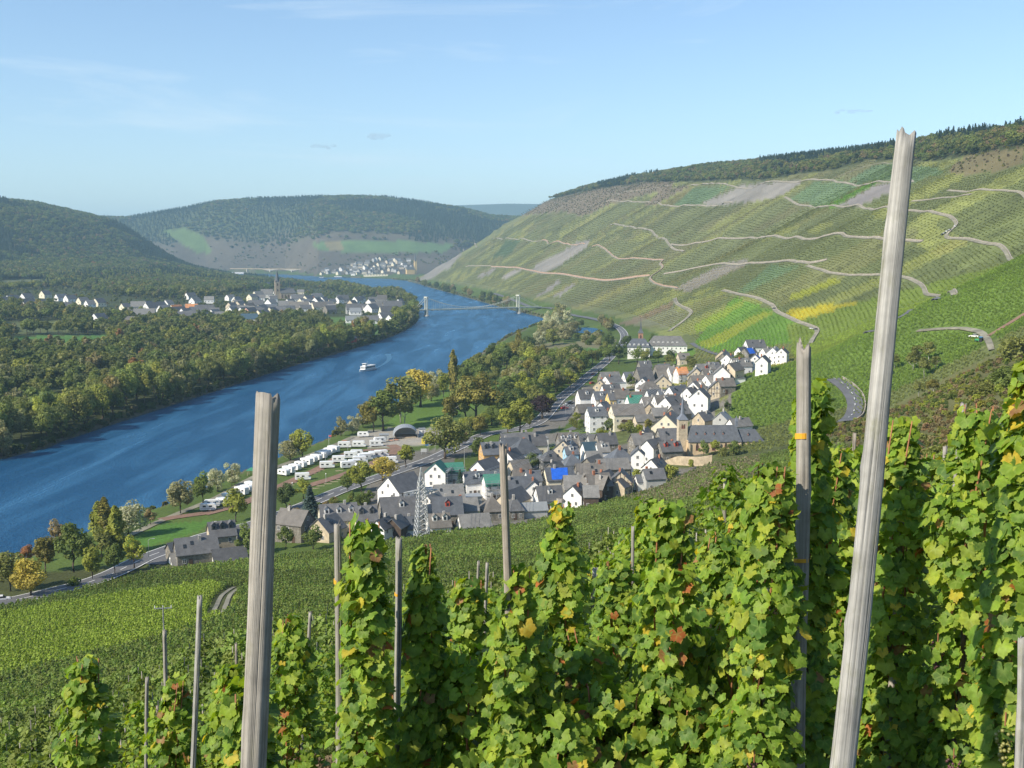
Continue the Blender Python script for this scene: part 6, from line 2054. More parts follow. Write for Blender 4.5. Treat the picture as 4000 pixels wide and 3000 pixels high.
belt([(985, 655), (1040, 655), (1060, 662), (1130, 690), (1170, 700), (1150, 705), (1080, 690)], 10, (10, 16), ['gy', 'si', 'ol'], "willow bush at the foot of the vineyard hill by the bridge", "willows by the bridge", ('willow',), 15, 12) if False else None
belt([(890, 612), (950, 622), (1010, 635), (1050, 645), (1100, 656), (1105, 663), (1050, 655), (1000, 643), (930, 625)], 30, (9, 15), ['gy', 'ol', 'dk', 'br'], "low bank tree below the far end of the vineyard hill", "bank trees under the vineyard hill", ('round', 'willow'), 16, 10)
belt([(1440, 785), (1560, 790), (1600, 778), (1650, 800), (1560, 810), (1450, 800)], 10, (12, 20), ['gr', 'ol'], "garden tree above the upper village roofs", "trees of the upper village", seed=17, mind=8)
belt([(590, 1100), (690, 1095), (760, 1075), (790, 1090), (720, 1108), (600, 1130)], 12, (10, 20), ['ol', 'gr', 'br'], "scrubby bush beside the road above the old houses", "bushes above the old houses", ('bush', 'round'), 18, 4)
belt([(1900, 810), (2000, 770), (2080, 790), (2040, 850), (1930, 880), (1880, 870)], 9, (20, 36), ['ol', 'ol', 'yo'], "thin yellowing birch in the rough hollow", "birches in the hollow", ('airy',), 19, 5)
belt([(2090, 850), (2160, 790), (2212, 760), (2212, 880), (2110, 890)], 8, (20, 38), ['ol', 'gr', 'ol', 'br'], "bushy shrub in the hollow behind the vines", "shrubs in the hollow", ('bush',), 20, 4)

# ------------------------------------------------------------------ landmark buildings
M_TANWALL = plain("tan_church_render", (.60, .46, .29), .9, .12, .4)
M_TOWER = plain("tower_stone", (.50, .42, .30), .95, .25, .8, grit=2.5)
M_SPIRE = slate_mat("spire_slate", (.17, .19, .23), .1)
M_GOLD = plain("gilt", (.6, .42, .1), .4, .05, metal=.7)

def gothic_window(parent, x, y, z, ang, w, h):
    pts = [(-w / 2, 0), (w / 2, 0), (w / 2, h * .65), (w * .3, h * .88), (0, h), (-w * .3, h * .88), (-w / 2, h * .65)]
    V = [(a, -.05, b) for a, b in pts] + [(a, 0, b) for a, b in pts]
    n = len(pts)
    F = [tuple(range(n)), tuple(range(2 * n - 1, n - 1, -1))] + [(k, k + n, (k + 1) % n + n, (k + 1) % n) for k in range(n)]
    o = mesh_obj("window", V, F, M_GLASS, parent)
    o.location = (x, y, z); o.rotation_euler = (0, 0, ang)
    m = .18
    f = MB()
    f.box(-w / 2 - m, -w / 2, -.09, 0, -m, h * .65).box(w / 2, w / 2 + m, -.09, 0, -m, h * .65).box(-w / 2, w / 2, -.09, 0, -m, 0).box(-.06, .06, -.08, -.05, 0, h * .85)
    f.build("window_surround", plain("red_sandstone_trim", (.42, .2, .14), .9, .15), o)
    return o

def build_church():
    x, y, z, d = ridge_place(*cd(4, 1290, 1010), 10.6)
    s = .25 * d / FPX / .68
    e = empty("village_church", (x, y, z - .3), math.radians(4))
    e.scale = (.68, .68, .68)
    L, W, ev, ri = 460 * s, 13.0, 7.0, 8.5
    l, w = L / 2, W / 2
    MB().box(-l, l, -w, w, -5, ev).build("nave_wall", M_TANWALL, e)
    def gable_roof(x0, x1, w_, ev_, ri_, hip_r=0.0, name="nave_roof", hip_l=0.0):
        o_ = .5
        k = ri_ / w_
        V = [(x0 - (0 if hip_l else .3), -w_ - o_, ev_ - o_ * k), (x1 + .3, -w_ - o_, ev_ - o_ * k), (x1 + .3, w_ + o_, ev_ - o_ * k), (x0 - (0 if hip_l else .3), w_ + o_, ev_ - o_ * k), (x0 + hip_l, 0, ev_ + ri_), (x1 - hip_r, 0, ev_ + ri_)]
        V += [(a, b, c - .25) for a, b, c in V[:4]]
        return MB().add(V, [(0, 1, 5, 4), (1, 2, 5), (2, 3, 4, 5), (3, 0, 4), (0, 6, 7, 1), (1, 7, 8, 2), (2, 8, 9, 3), (3, 9, 6, 0), (6, 9, 8, 7)]).build(name, ROOF['b'], e)
    nr = gable_roof(-l, l, w, ev, ri, 2.0, "nave_roof", 3.0)
    cl = 200 * s
    MB().box(l + .01, l + cl, -w * .8, w * .8, -5, ev - .3).build("choir_wall", M_TANWALL, e)
    gable_roof(l, l + cl, w * .8, ev - .3, ri * .72, 4.0, "choir_roof")
    for i in range(5):
        px = -l + L * (.16 + .17 * i) if i < 4 else l + cl * .35
        yc, zc = (-w * .62, ev + ri * .38) if i < 4 else (-w * .5, ev + ri * .28)
        V = [(-.45, yc - .1, zc), (.45, yc - .1, zc), (.45, yc - .1, zc + 1.0), (0, yc - .1, zc + 2.1), (-.45, yc - .1, zc + 1.0), (-.45, yc + 2, zc + 1.0), (.45, yc + 2, zc + 1.0), (0, yc + 2, zc + 2.1)]
        dm = MB().add(V, [(0, 1, 2, 3, 4), (1, 6, 2), (0, 4, 5), (2, 6, 7, 3), (4, 3, 7, 5)]).build("dormer", ROOF['d'], nr, loc=(px, 0, 0))
        MB().box(-.28, .28, -.03, 0, 0, .8).build("louvre", plain("faded_red_shutter", (.45, .2, .15), .8), dm, loc=(0, yc - .1, zc + .1))
    for i, px in enumerate((-.66, -.05, .42, .78)):
        gothic_window(e, px * l, -w - .012, 1.2, 0, 1.5, 4.6)
    for px in (.35, .75):
        gothic_window(e, l + cl * px, -w * .8 - .012, 1.2, 0, 1.3, 4.2)
    for px in (-.95, -.36, .18, .6, .97):
        MB().box(px * l - .35, px * l + .35, -w - .9, -w + .01, -5, ev - 1.4).build("buttress", M_TOWER, e)
    # ridge turret
    tx = l - 1.5
    t = MB().box(tx - .7, tx + .7, -.7, .7, ev + ri - 1.0, ev + ri + 2.0).build("ridge_turret", M_SPIRE, e)
    MB().add([(tx - .95, -.95, ev + ri + 2.0), (tx + .95, -.95, ev + ri + 2.0), (tx + .95, .95, ev + ri + 2.0), (tx - .95, .95, ev + ri + 2.0), (tx, 0, ev + ri + 5.6)], [(0, 1, 4), (1, 2, 4), (2, 3, 4), (3, 0, 4), (3, 2, 1, 0)]).build("turret_cap", M_SPIRE, t)
    tag(e, "long tan church with dark slate roof, small dormers and slim pale tower", "church")
    # tower with needle spire
    tw = 2.7
    cx_, cy_ = -l - tw + .6, w * .15
    th = 19.0
    t = MB().box(cx_ - tw, cx_ + tw, cy_ - tw, cy_ + tw, -5, th).build("tower", M_TOWER, e)
    MB().box(cx_ - tw - .12, cx_ + tw + .12, cy_ - tw - .12, cy_ + tw + .12, th * .52, th * .52 + .3).build("string_course", M_TOWER, t)
    for dx in (-.6, .6):
        gothic_window(t, cx_ + dx, cy_ - tw - .012, th - 5.2, 0, .8, 2.8)
    o_ = .35
    b = [(-tw - o_, -tw - o_), (tw + o_, -tw - o_), (tw + o_, tw + o_), (-tw - o_, tw + o_)]
    V = [(cx_ + a, cy_ + c, th) for a, c in b]
    n = 8
    r1, z1 = 1.25, th + 3.2
    V += [(cx_ + r1 * math.cos(math.pi / 8 + k * math.pi / 4 + math.pi), cy_ + r1 * math.sin(math.pi / 8 + k * math.pi / 4 + math.pi), z1) for k in range(8)]
    V += [(cx_, cy_, th + 17.5)]
    F = [(0, 1, 6, 5), (1, 2, 8, 7), (2, 3, 10, 9), (3, 0, 4, 11), (0, 5, 4), (1, 7, 6), (2, 9, 8), (3, 11, 10), (3, 2, 1, 0)]
    F += [(4 + k, 4 + (k + 1) % 8, 12) for k in range(8)]
    sp_ = MB().add(V, F).build("spire", M_SPIRE, t)
    MB().tube((cx_, cy_, th + 17.2), (cx_, cy_, th + 19), .05, n=5).tube((cx_ - .5, cy_, th + 18.4), (cx_ + .5, cy_, th + 18.4), .04, n=4).build("cross", M_GOLD, sp_)
    HOUSE_SPOTS.append((x, y, 17)); HOUSE_SPOTS.append((x + l, y, 12))
    # curved tan wall below
    c2 = [hit(*cd(6, a, b)) for a, b in ((800, 590), (960, 600), (1180, 610), (1330, 590))]
    P = catmull([p[:2] for p in c2], 6)
    wall_t = MB()
    nn = side_dirs(P)
    hh = [1.2 + 2.4 * min(1, i / 6) for i in range(len(P))]
    n = len(P)
    z0 = [ground(*p) for p in P]
    V = [(p[0], p[1], z0[i] - 2) for i, p in enumerate(P)] + [(p[0], p[1], z0[i] + hh[i]) for i, p in enumerate(P)] + [(p[0] + nn[i][0] * -.6, p[1] + nn[i][1] * -.6, z0[i] + hh[i]) for i, p in enumerate(P)] + [(p[0] + nn[i][0] * -.6, p[1] + nn[i][1] * -.6, z0[i] - 2) for i, p in enumerate(P)]
    F = [(j * n + i, j * n + i + 1, (j + 1) * n + i + 1, (j + 1) * n + i) for j in range(3) for i in range(n - 1)] + [(0, n, 2 * n, 3 * n), (n - 1, 4 * n - 1, 3 * n - 1, 2 * n - 1)]
    o = mesh_obj("churchyard_wall", V, F, plain("churchyard_stone", (.44, .36, .25), .95, .25, .6))
    tag(o, "high curved tan churchyard wall above the vines", "wall")
build_church()

def build_convent():
    x, y, z, d = ridge_place(*cd(4, 900, 248), 15.0)
    s = .25 * d / FPX
    e = empty("convent", (x, y, z), math.radians(-6))
    L, W = 330 * s, 15.0
    l, w = L / 2, W / 2
    MB().box(-l, l, -w, w, -5, 7.6).build("main_wall", WALL['w'], e)
    def mroof(x0, x1, y0, y1, ev, ri, mat, name, hip=5.0):
        o_ = .5; ym = (y0 + y1) / 2
        V = [(x0 - o_, y0 - o_, ev - .3), (x1 + o_, y0 - o_, ev - .3), (x1 + o_, y1 + o_, ev - .3), (x0 - o_, y1 + o_, ev - .3), (x0 + hip, ym, ev + ri), (x1 - hip, ym, ev + ri)]
        V += [(a, b, c - .25) for a, b, c in V[:4]]
        return MB().add(V, [(0, 1, 5, 4), (1, 2, 5), (2, 3, 4, 5), (3, 0, 4), (0, 6, 7, 1), (1, 7, 8, 2), (2, 8, 9, 3), (3, 9, 6, 0), (6, 9, 8, 7)]).build(name, mat, e)
    r = mroof(-l, l, -w, w, 7.6, 7.5, ROOF['g'], "main_roof")
    for i in range(9):
        for zz in (1.0, 4.4):
            put_window(e, -l + L * (i + .5) / 9, -w - .012, zz, 0, 1.1, 1.6)
    for i in range(6):
        px = -l * .7 + L * .6 * i / 5
        dm = MB().box(-.8, .8, -w * .72, -w * .3, 8.6, 10.4).build("dormer", WALL['w'], r, loc=(px, 0, 0))
        put_window(dm, 0, -w * .72 - .012, 8.9, 0, .9, 1.2, False)
    # left wing, turned towards the river
    x0, x1, y0, y1 = -l - 17, -l + 1.5, -w - 9, w - 5
    MB().box(x0, x1 - .02, y0, y1, -5, 7.0).build("wing_wall", WALL['w'], e)
    r2 = mroof(x0, x1, y0, y1, 7.0, 6.2, ROOF['b'], "wing_roof", 4)
    for i in range(5):
        for zz in (.8, 4.0):
            put_window(e, x0 + (x1 - x0) * (i + .5) / 5, y0 - .012, zz, 0, 1.1, 1.6)
        dm = MB().box(-.7, .7, y0 + 1.4, y0 + 4, 7.6, 9.2).build("dormer", WALL['w'], r2, loc=(x0 + (x1 - x0) * (i + .5) / 5, 0, 0))
        put_window(dm, 0, y0 + 1.4 - .012, 7.9, 0, .8, 1.1, False)
    # bell tower
    tx, ty = -l - 6, w - 2
    t = MB().box(tx - 2, tx + 2, ty - 2, ty + 2, 0, 17).build("tower", plain("tower_brick", (.34, .19, .12), .9, .2, 1.0), e)
    gothic_window(t, tx, ty - 2.012, 12.5, 0, 1.3, 3)
    V = [(tx - 2.4, ty - 2.4, 17), (tx + 2.4, ty - 2.4, 17), (tx + 2.4, ty + 2.4, 17), (tx - 2.4, ty + 2.4, 17), (tx - .9, ty - .9, 20), (tx + .9, ty - .9, 20), (tx + .9, ty + .9, 20), (tx - .9, ty + .9, 20), (tx, ty, 30)]
    MB().add(V, [(0, 1, 5, 4), (1, 2, 6, 5), (2, 3, 7, 6), (3, 0, 4, 7), (4, 5, 8), (5, 6, 8), (6, 7, 8), (7, 4, 8), (3, 2, 1, 0)]).build("spire", ROOF['b'], t)
    tag(e, "white convent with long grey roof, dormers and a dark pointed bell tower", "convent")
    HOUSE_SPOTS.append((x, y, 26))
build_convent()

def far_church(u, v_top, y, total, tw, wall, label, roof='b', nave=True, ang=20):
    p = at_y(u, v_top, y)
    z = p[2] - total
    g = ground(p[0], y)
    e = empty("far_church", (p[0], y, min(z, g)), math.radians(ang))
    hgt = p[2] - min(z, g)
    th = hgt * .58
    t = MB().box(-tw, tw, -tw, tw, -3, th).build("tower", wall, e)
    for zz in (.45, .78):
        gothic_window(t, 0, -tw - .03, th * zz, 0, tw * .5, th * .14)
        gothic_window(t, tw * .95, -tw - .03, th * zz, 0, tw * .35, th * .12) if False else None
    k = tw * 1.12
    for sx in (-1, 1):
        for sy in (-1, 1):
            MB().add([(sx * tw - .7, sy * tw - .7, th), (sx * tw + .7, sy * tw - .7, th), (sx * tw + .7, sy * tw + .7, th), (sx * tw - .7, sy * tw + .7, th), (sx * tw, sy * tw, th + hgt * .1)], [(0, 1, 4), (1, 2, 4), (2, 3, 4), (3, 0, 4)]).build("pinnacle", wall, t)
    V = [(k * math.cos(a), k * math.sin(a), th) for a in np.linspace(0, 2 * math.pi, 9)[:-1]] + [(0, 0, hgt)]
    MB().add(V, [(i, (i + 1) % 8, 8) for i in range(8)] + [tuple(range(7, -1, -1))]).build("spire", ROOF[roof], t)
    if nave:
        L, W, ev, ri = tw * 6.5, tw * 3.2, hgt * .2, hgt * .15
        MB().box(tw, tw + L, -W / 2, W / 2, -3, ev).build("nave_wall", wall, e)
        V = [(tw, -W / 2 - .4, ev - .2), (tw + L, -W / 2 - .4, ev - .2), (tw + L, W / 2 + .4, ev - .2), (tw, W / 2 + .4, ev - .2), (tw, 0, ev + ri), (tw + L - 3, 0, ev + ri)]
        MB().add(V, [(0, 1, 5, 4), (1, 2, 5), (2, 3, 4, 5), (3, 0, 4), (3, 2, 1, 0)]).build("nave_roof", ROOF['d'], e)
        for i in range(4):
            gothic_window(e, tw + L * (i + .6) / 5, -W / 2 - .03, ev * .2, 0, 1.6, ev * .6)
    HOUSE_SPOTS.append((p[0], y, tw * 4))
    return tag(e, label, "church")
far_church(598, 582, 2060, 50, 4.4, plain("far_tower_stone", (.36, .30, .22), .95, .2, .5), "tall grey stone church tower with pointed spire in the far village")
far_church(897, 545, 4350, 52, 5.0, plain("far_yellow_render", (.70, .50, .22), .9, .1), "yellow church with needle spire at the foot of the vineyard hill end", ang=200)

# distant riverside town
r = random.Random(77)
spots = []
TOWN = [(688, 592), (720, 580), (760, 572), (810, 562), (860, 560), (893, 566), (893, 582), (870, 592), (840, 595), (690, 596)]
while len(spots) < 78:
    u, v = r.uniform(690, 895), r.uniform(550, 596)
    if not in_poly(np.array([u]), np.array([v]), TOWN)[0]: continue
    p = hit(u, v)
    if p[1] > 5200 or p[1] < 4150 or any(math.hypot(p[0] - a, p[1] - b) < 13 for a, b in spots): continue
    spots.append((p[0], p[1]))
    wl = r.choice('wwccggks'); rf = r.choice('ddbgng')
    house(p[0], p[1], p[2], r.choice((60, 62, 70, 5, -5, 10)), r.uniform(13, 20), r.uniform(10, 13), r.uniform(6, 9), wl, rf, "tiny pale gabled house in the distant riverside town", '', "houses of the distant town", detail=False)
for u, v, L, lab in ((492, 570, 44, "long pale building at the left end of the distant bridge"), (517, 577, 40, "low white shed below the distant bridge ramp")):
    p = at_y(u, v, 4870)
    house(p[0], 4870, ground(p[0], 4870), 0, L, 14, 9, 'w', 'l', lab, 'f', "houses of the distant town", detail=False)
p = hit(812, 597)
o = MB().box(-45, 45, -6, 6, -2, 9).build("quay_building", WALL['c'], None, loc=tuple(p))
for i in range(8):
    put_window(o, -40 + 11 * i, -6.012, 4, 0, 4, 3, False)
MB().box(-46, 46, -7, 7, 9.003, 9.6).build("roof", ROOF['l'], o)
tag(o, "long low cream building on the quay of the distant town", "building")

# ------------------------------------------------------------------ bridges
M_BRIDGE = plain("bridge_paint", (.60, .60, .50), .6, .08, .5)
M_CONC = plain("concrete", (.45, .43, .39), .9, .15, .5)
def build_suspension():
    A, B = at_z(921, 683, 0)[:2], at_z(1119.5, 677, 0)[:2]
    ax = (B - A); span = float(np.linalg.norm(ax)); ang = math.atan2(ax[1], ax[0])
    e = empty("suspension_bridge", (A[0], A[1], 0), ang)
    H, dk, hw = 28.0, 9.6, 4.2
    left, rgt = -22.0, span + 40.0
    MB().box(left, rgt, -hw, hw, dk - .9, dk).build("deck", M_BRIDGE, e)
    for s in (-1, 1):
        MB().box(left, rgt, s * hw - .1, s * hw + .1, dk + .003, dk + 1.0).build("railing", M_BRIDGE, e)
    n = 24
    for i in range(n):
        px = left + (rgt - left) * (i + .5) / n
        MB().box(px - .6, px + .6, -hw - .25, hw + .25, dk - 1.6, dk - .903).build("cross_beam", M_CONC, e)
    for px in (0, span):
        t = empty("tower", (px, 0, 0)); t.parent = e
        mb = MB()
        for s in (-1, 1):
            mb.add([(-1.15, s * 3.9 - .9, 1.5), (1.15, s * 3.9 - .9, 1.5), (1.15, s * 3.9 + .9, 1.5), (-1.15, s * 3.9 + .9, 1.5), (-.8, s * 3.9 - .7, H), (.8, s * 3.9 - .7, H), (.8, s * 3.9 + .7, H), (-.8, s * 3.9 + .7, H)],
                   [(4, 5, 6, 7), (0, 1, 5, 4), (1, 2, 6, 5), (2, 3, 7, 6), (3, 0, 4, 7)])
        mb.build("tower_leg", M_BRIDGE, t)
        MB().box(-1.6, 1.6, -5.2, 5.2, H, H + 1.5).build("tower_cap", M_BRIDGE, t)
        MB().prism([(3.4 * math.cos(a) * (1 if abs(math.cos(a)) < .9 else 1.1), 6.6 * math.sin(a)) for a in np.linspace(0, 2 * math.pi, 17)[:-1]], -3, 1.6).build("tower_base", M_CONC, t)
    for s in (-1, 1):
        yy = s * 4.0
        pts = [(left + 2, yy, dk + .6)] + [(left * (1 - t) + 0 * t + 2 * (1 - t), yy, dk + .6 + (H + .8 - dk - .6) * t ** 1.15) for t in np.linspace(.2, 1, 5)]
        pts += [(span * t, yy, dk + 2.2 + (H + .8 - dk - 2.2) * (2 * t - 1) ** 2) for t in np.linspace(0, 1, 25)[1:]]
        pts += [(span + 36 * t, yy, H + .8 - (H + .2 - dk) * t ** .9) for t in np.linspace(0, 1, 6)[1:]]
        MB().path(pts, [.28] * len(pts), 5).build("main_cable", M_BRIDGE, e)
        for i in range(1, 24):
            t = i / 24
            zc = dk + 2.2 + (H + .8 - dk - 2.2) * (2 * t - 1) ** 2
            MB().tube((span * t, yy, dk), (span * t, yy, zc), .09, n=4).build("hanger", M_BRIDGE, e)
    tag(e, "pale suspension bridge with two towers crossing the river", "bridge")
build_suspension()
def build_far_bridge():
    A, B = at_y(498, 574, 4990), at_y(684, 572.5, 4800)
    L = math.hypot(B[0] - A[0], B[1] - A[1])
    e = empty("arched_bridge", (A[0], A[1], 0), math.atan2(B[1] - A[1], B[0] - A[0]))
    M = plain("yellow_bridge_concrete", (.45, .36, .24), .9, .1, .1)
    zd = 21.0
    MB().box(0, L, -6, 6, zd - 1.6, zd).build("deck", M, e)
    MB().box(0, L, -6.2, -5.9, zd, zd + 1.2).build("parapet", M, e)
    for px in (L * .47, L * .72):
        MB().box(px - 2.5, px + 2.5, -5, 5, -4, zd - 8).build("pier", M_CONC, e)
        V = []
        xs = np.linspace(-52, 52, 17)
        top = [(px + a, zd - 1.61) for a in xs]; bot = [(px + a, zd - 8 + 6.0 * (abs(a) / 52) ** .8) for a in xs]
        V = [(a, y_, b) for y_ in (-5, 5) for a, b in top + bot]
        n = 34
        F = []
        for o_ in (0, n):
            F += [(o_ + i, o_ + i + 1, o_ + 17 + i + 1, o_ + 17 + i) for i in range(16)]
        F += [(17 + i, 17 + i + 1, n + 17 + i + 1, n + 17 + i) for i in range(16)]
        MB().add(V, F).build("haunch_girder", M_CONC, e)
    for px in (L * .2, L * .93):
        MB().box(px - 2, px + 2, -5, 5, -4, zd - 1.61).build("pier", M_CONC, e)
    tag(e, "distant sand coloured road bridge with haunched spans", "bridge")
build_far_bridge()

# ------------------------------------------------------------------ boats
M_BOAT = plain("boat_white", (.80, .80, .78), .4, .04)
M_DKBLUE = plain("boat_blue", (.03, .07, .16), .5, .1)
def build_boat():
    p = at_z(793, 800, 0)
    e = empty("passenger_boat", (p[0], p[1], 0), math.radians(-112))
    L, w = 24.0, 2.6
    xs = [-12, -9, 0, 7, 10, 12]; ws = [2.2, 2.6, 2.7, 2.4, 1.5, .1]
    V = []
    for z, k in ((-.5, .85), (1.5, 1.0)):
        for a, b in zip(xs, ws): V.append((a, -b * k, z))
        for a, b in reversed(list(zip(xs, ws))): V.append((a, b * k, z))
    n = 12
    MB().add(V, [(i, (i + 1) % n, n + (i + 1) % n, n + i) for i in range(n)] + [tuple(range(n, 2 * n))]).build("hull", M_BOAT, e)
    c = MB().box(-10, 7, -2.2, 2.2, 1.503, 3.8).build("cabin", M_BOAT, e)
    for s in (-1, 1):
        for i in range(7):
            MB().box(-9.4 + i * 2.3, -7.6 + i * 2.3, s * 2.21 - .02, s * 2.21 + .02, 2.1, 3.2).build("window", M_GLASS, c)
    for s in (-1.2, 0, 1.2):
        MB().box(7.0, 7.03, s - .45, s + .45, 2.1, 3.2).build("window", M_GLASS, c)
    MB().box(-10.4, 7.4, -2.5, 2.5, 3.803, 4.0).build("upper_deck", M_BOAT, e)
    wh = MB().box(2.6, 5.2, -1.3, 1.3, 4.003, 6.0).build("wheelhouse", M_BOAT, e)
    MB().box(5.2, 5.23, -1.1, 1.1, 4.9, 5.7).build("window", M_GLASS, wh)
    MB().box(1.9, 5.9, -1.8, 1.8, 6.003, 6.2).build("wheelhouse_roof", M_BOAT, wh)
    for s in (-1, 1):
        r_ = MB()
        for i in range(9):
            r_.tube((-10 + i * 1.6, s * 2.4, 4), (-10 + i * 1.6, s * 2.4, 5), .04, n=4)
        r_.tube((-10, s * 2.4, 5), (2.4, s * 2.4, 5), .05, n=4)
        r_.build("railing", M_METAL, e)
    MB().tube((-1, 0, 4), (-1, 0, 8), .07, n=5).build("mast", M_METAL, e)
    tag(e, "white passenger boat with wheelhouse heading down the river", "boat")
    # wake
    M_FOAM, nt, b = newmat("wake_foam")
    b.inputs["Base Color"].default_value = (.05, .16, .27, 1); b.inputs["Roughness"].default_value = .5
    q = np.array([at_z(u, v, 0)[:2] for u, v in ((806, 797), (822, 790), (835, 782), (841, 774), (838, 765))])
    C = resample(catmull(q, 5), 3)
    nn = side_dirs(C); V, F = [], []
    for i in range(len(C)):
        w_ = .6 + 2.2 * i / len(C)
        for s in (-1, 1):
            V.append((*(C[i] + nn[i] * s * w_), .03 + .03 * math.sin(i)))
    F = [(2 * i, 2 * i + 1, 2 * i + 3, 2 * i + 2) for i in range(len(C) - 1) if i % 3 != 2]
    tag(mesh_obj("boat_wake", V, F, M_FOAM), "pale wake trailing behind the boat", kind="stuff")
build_boat()
def barge(u, v, L, lab, ang):
    p = at_z(u, v, 0)
    e = empty("moored_boat", (p[0], p[1], 0), ang)
    V = [(-L / 2, -3, 0), (L / 2 - 5, -3, 0), (L / 2, 0, 0), (L / 2 - 5, 3, 0), (-L / 2, 3, 0)]
    MB().prism([a[:2] for a in V], -.5, 2.2).build("hull", M_DKBLUE, e)
    MB().box(-L / 2 + 3, L / 2 - 12, -2.4, 2.4, 2.203, 5).build("cabin", M_BOAT, e)
    MB().box(-L / 2 + 2, L / 2 - 11, -2.7, 2.7, 5.003, 5.3).build("roof", M_BOAT, e)
    return tag(e, lab, "boat", "boats moored in the distance")
barge(733, 599.8, 44, "long low boat moored before the distant town", 0)
barge(697, 601.5, 30, "white boat moored at the landing stage left of the long one", .3)
barge(584, 590, 22, "small white boat under the distant bridge", 1.0)

# ------------------------------------------------------------------ power pylon and poles
M_STEEL = plain("galvanised_steel", (.55, .56, .55), .55, .12, 1.0, metal=.4)
def build_pylon():
    b = hit(911, 1166)
    e = empty("lattice_pylon", (b[0], b[1], b[2]), math.radians(24))
    d = b[1]
    H = (1166 - 1003) * d / FPX
    hw = lambda t: (2.0 * (1 - t) + .5 * t) if t < .86 else .42 * (1 - t) / .14 + .05
    legs = MB(); lv = 15
    ts = [0] + [1 - (1 - k / lv) ** 1.25 for k in range(1, lv + 1)]
    ts = [k / lv for k in range(lv + 1)]
    cs = [(-1, -1), (1, -1), (1, 1), (-1, 1)]
    for cx_, cy_ in cs:
        legs.path([(cx_ * hw(t), cy_ * hw(t), t * H - (.8 if t == 0 else 0)) for t in ts], [.13] * len(ts), 4)
    legs.build("corner_post", M_STEEL, e)
    for k in range(lv):
        br = MB()
        t0, t1 = ts[k], ts[k + 1]
        for j in range(4):
            a, c = cs[j], cs[(j + 1) % 4]
            br.tube((a[0] * hw(t0), a[1] * hw(t0), t0 * H), (c[0] * hw(t1), c[1] * hw(t1), t1 * H), .085, n=4)
            br.tube((c[0] * hw(t0), c[1] * hw(t0), t0 * H), (a[0] * hw(t1), a[1] * hw(t1), t1 * H), .085, n=4)
            br.tube((a[0] * hw(t1), a[1] * hw(t1), t1 * H), (c[0] * hw(t1), c[1] * hw(t1), t1 * H), .045, n=4)
        br.build("lattice_brace", M_STEEL, e)
    za = H * .665
    for s in (-1, 1):
        ar = MB()
        tip = (s * 5.6, 0, za + .2)
        for yy in (-.7, .7):
            ar.tube((s * .6, yy, za - .5), tip, .13, n=4).tube((s * .6, yy, za + .7), tip, .13, n=4)
            for k in range(1, 6):
                f = k / 6
                ar.tube((s * (.6 + 5.0 * f), yy * (1 - f), za - .5 + .7 * f), (s * (.6 + 5.0 * (f - .12)), yy * (1 - f), za + .7 - .5 * f), .07, n=4)
        a_ = ar.build("cross_arm", M_STEEL, e)
        for px in (2.2, 3.9, 5.4):
            MB().tube((s * px, 0, za - .2), (s * px, 0, za - 1.3), .07, n=6).build("insulator", M_CHIM, a_)
    tag(e, "grey steel lattice pylon with one cross arm at the village foot", "pylon")
    # its wires
    ang = math.radians(24)
    for s in (-1, 1):
        for px in (2.2, 3.9, 5.4):
            ox, oy = s * px * math.cos(ang), s * px * math.sin(ang)
            for tx, ty in ((-100.0, 230.0), (-60., -190.)) if False else ((95.0, 150.0),):
                p0 = Vector((b[0] + ox, b[1] + oy, b[2] + za - 1.3)); p1 = Vector((b[0] + ox + tx, b[1] + oy + ty, b[2] + za + 14))
                pts = [p0.lerp(p1, t) - Vector((0, 0, 16 * t * (1 - t))) for t in np.linspace(0, 1, 13)]
                o = MB().path(pts, [.035] * 13, 4).build("power_line", M_STEEL)
                tag(o, "thin power line running from the pylon over the roofs", "cable", "power lines at the pylon")
build_pylon()
def build_tpole():
    p = at_y(352, 1311, 140.0)
    g = ground(p[0], 140.0)
    e = empty("power_pole", (p[0], 140.0, g), math.radians(8))
    h = p[2] - g
    MB().tube((0, 0, -.5), (0, 0, h), .13, .09, n=8).build("pole", M_METAL, e)
    MB().box(-1.15, 1.15, -.05, .05, h - .25, h - .12).build("cross_arm", M_METAL, e)
    for a in (-1.05, 0, 1.05):
        MB().tube((a, 0, h - .1), (a, 0, h + .22), .06, .04, n=6).build("insulator", M_BOAT, e)
    tag(e, "thin power pole with T shaped arm and three insulators in the vines", "pole")
build_tpole()

# ------------------------------------------------------------------ campsite
M_VAN = plain("caravan_white", (.82, .82, .80), .35, .04)
M_TYRE = plain("tyre", (.02, .02, .02), .9, .1)
M_STRIPE = plain("caravan_stripe", (.25, .30, .38), .5, .1)
def profile_prism(mb, pts, w):
    n = len(pts)
    V = [(x, -w, z) for x, z in pts] + [(x, w, z) for x, z in pts]
    mb.add(V, [tuple(range(n)), tuple(range(2 * n - 1, n - 1, -1))] + [(k, n + k, n + (k + 1) % n, (k + 1) % n) for k in range(n)])
    return mb
CARAVAN = dict(body=profile_prism(MB(), [(-2.8, .55), (2.6, .55), (2.9, 1.2), (2.75, 2.2), (2.3, 2.65), (-2.5, 2.7), (-2.9, 2.3), (-2.95, 1.2)], 1.12).mesh("caravan_body", M_VAN))
MOTOR = dict(body=profile_prism(MB(), [(-3.1, .5), (3.2, .5), (3.3, 1.15), (2.5, 1.35), (2.05, 2.05), (2.75, 2.25), (2.6, 2.95), (2.0, 3.05), (-3.0, 3.0), (-3.15, 2.6)], 1.13).mesh("motorhome_body", M_VAN))
_wheel = MB().tube((0, -.12, 0), (0, .12, 0), .34, n=12).mesh("wheel", M_TYRE)
_cwin = MB().box(-.55, .55, -.02, .02, 0, .6).mesh("caravan_window", M_GLASS)
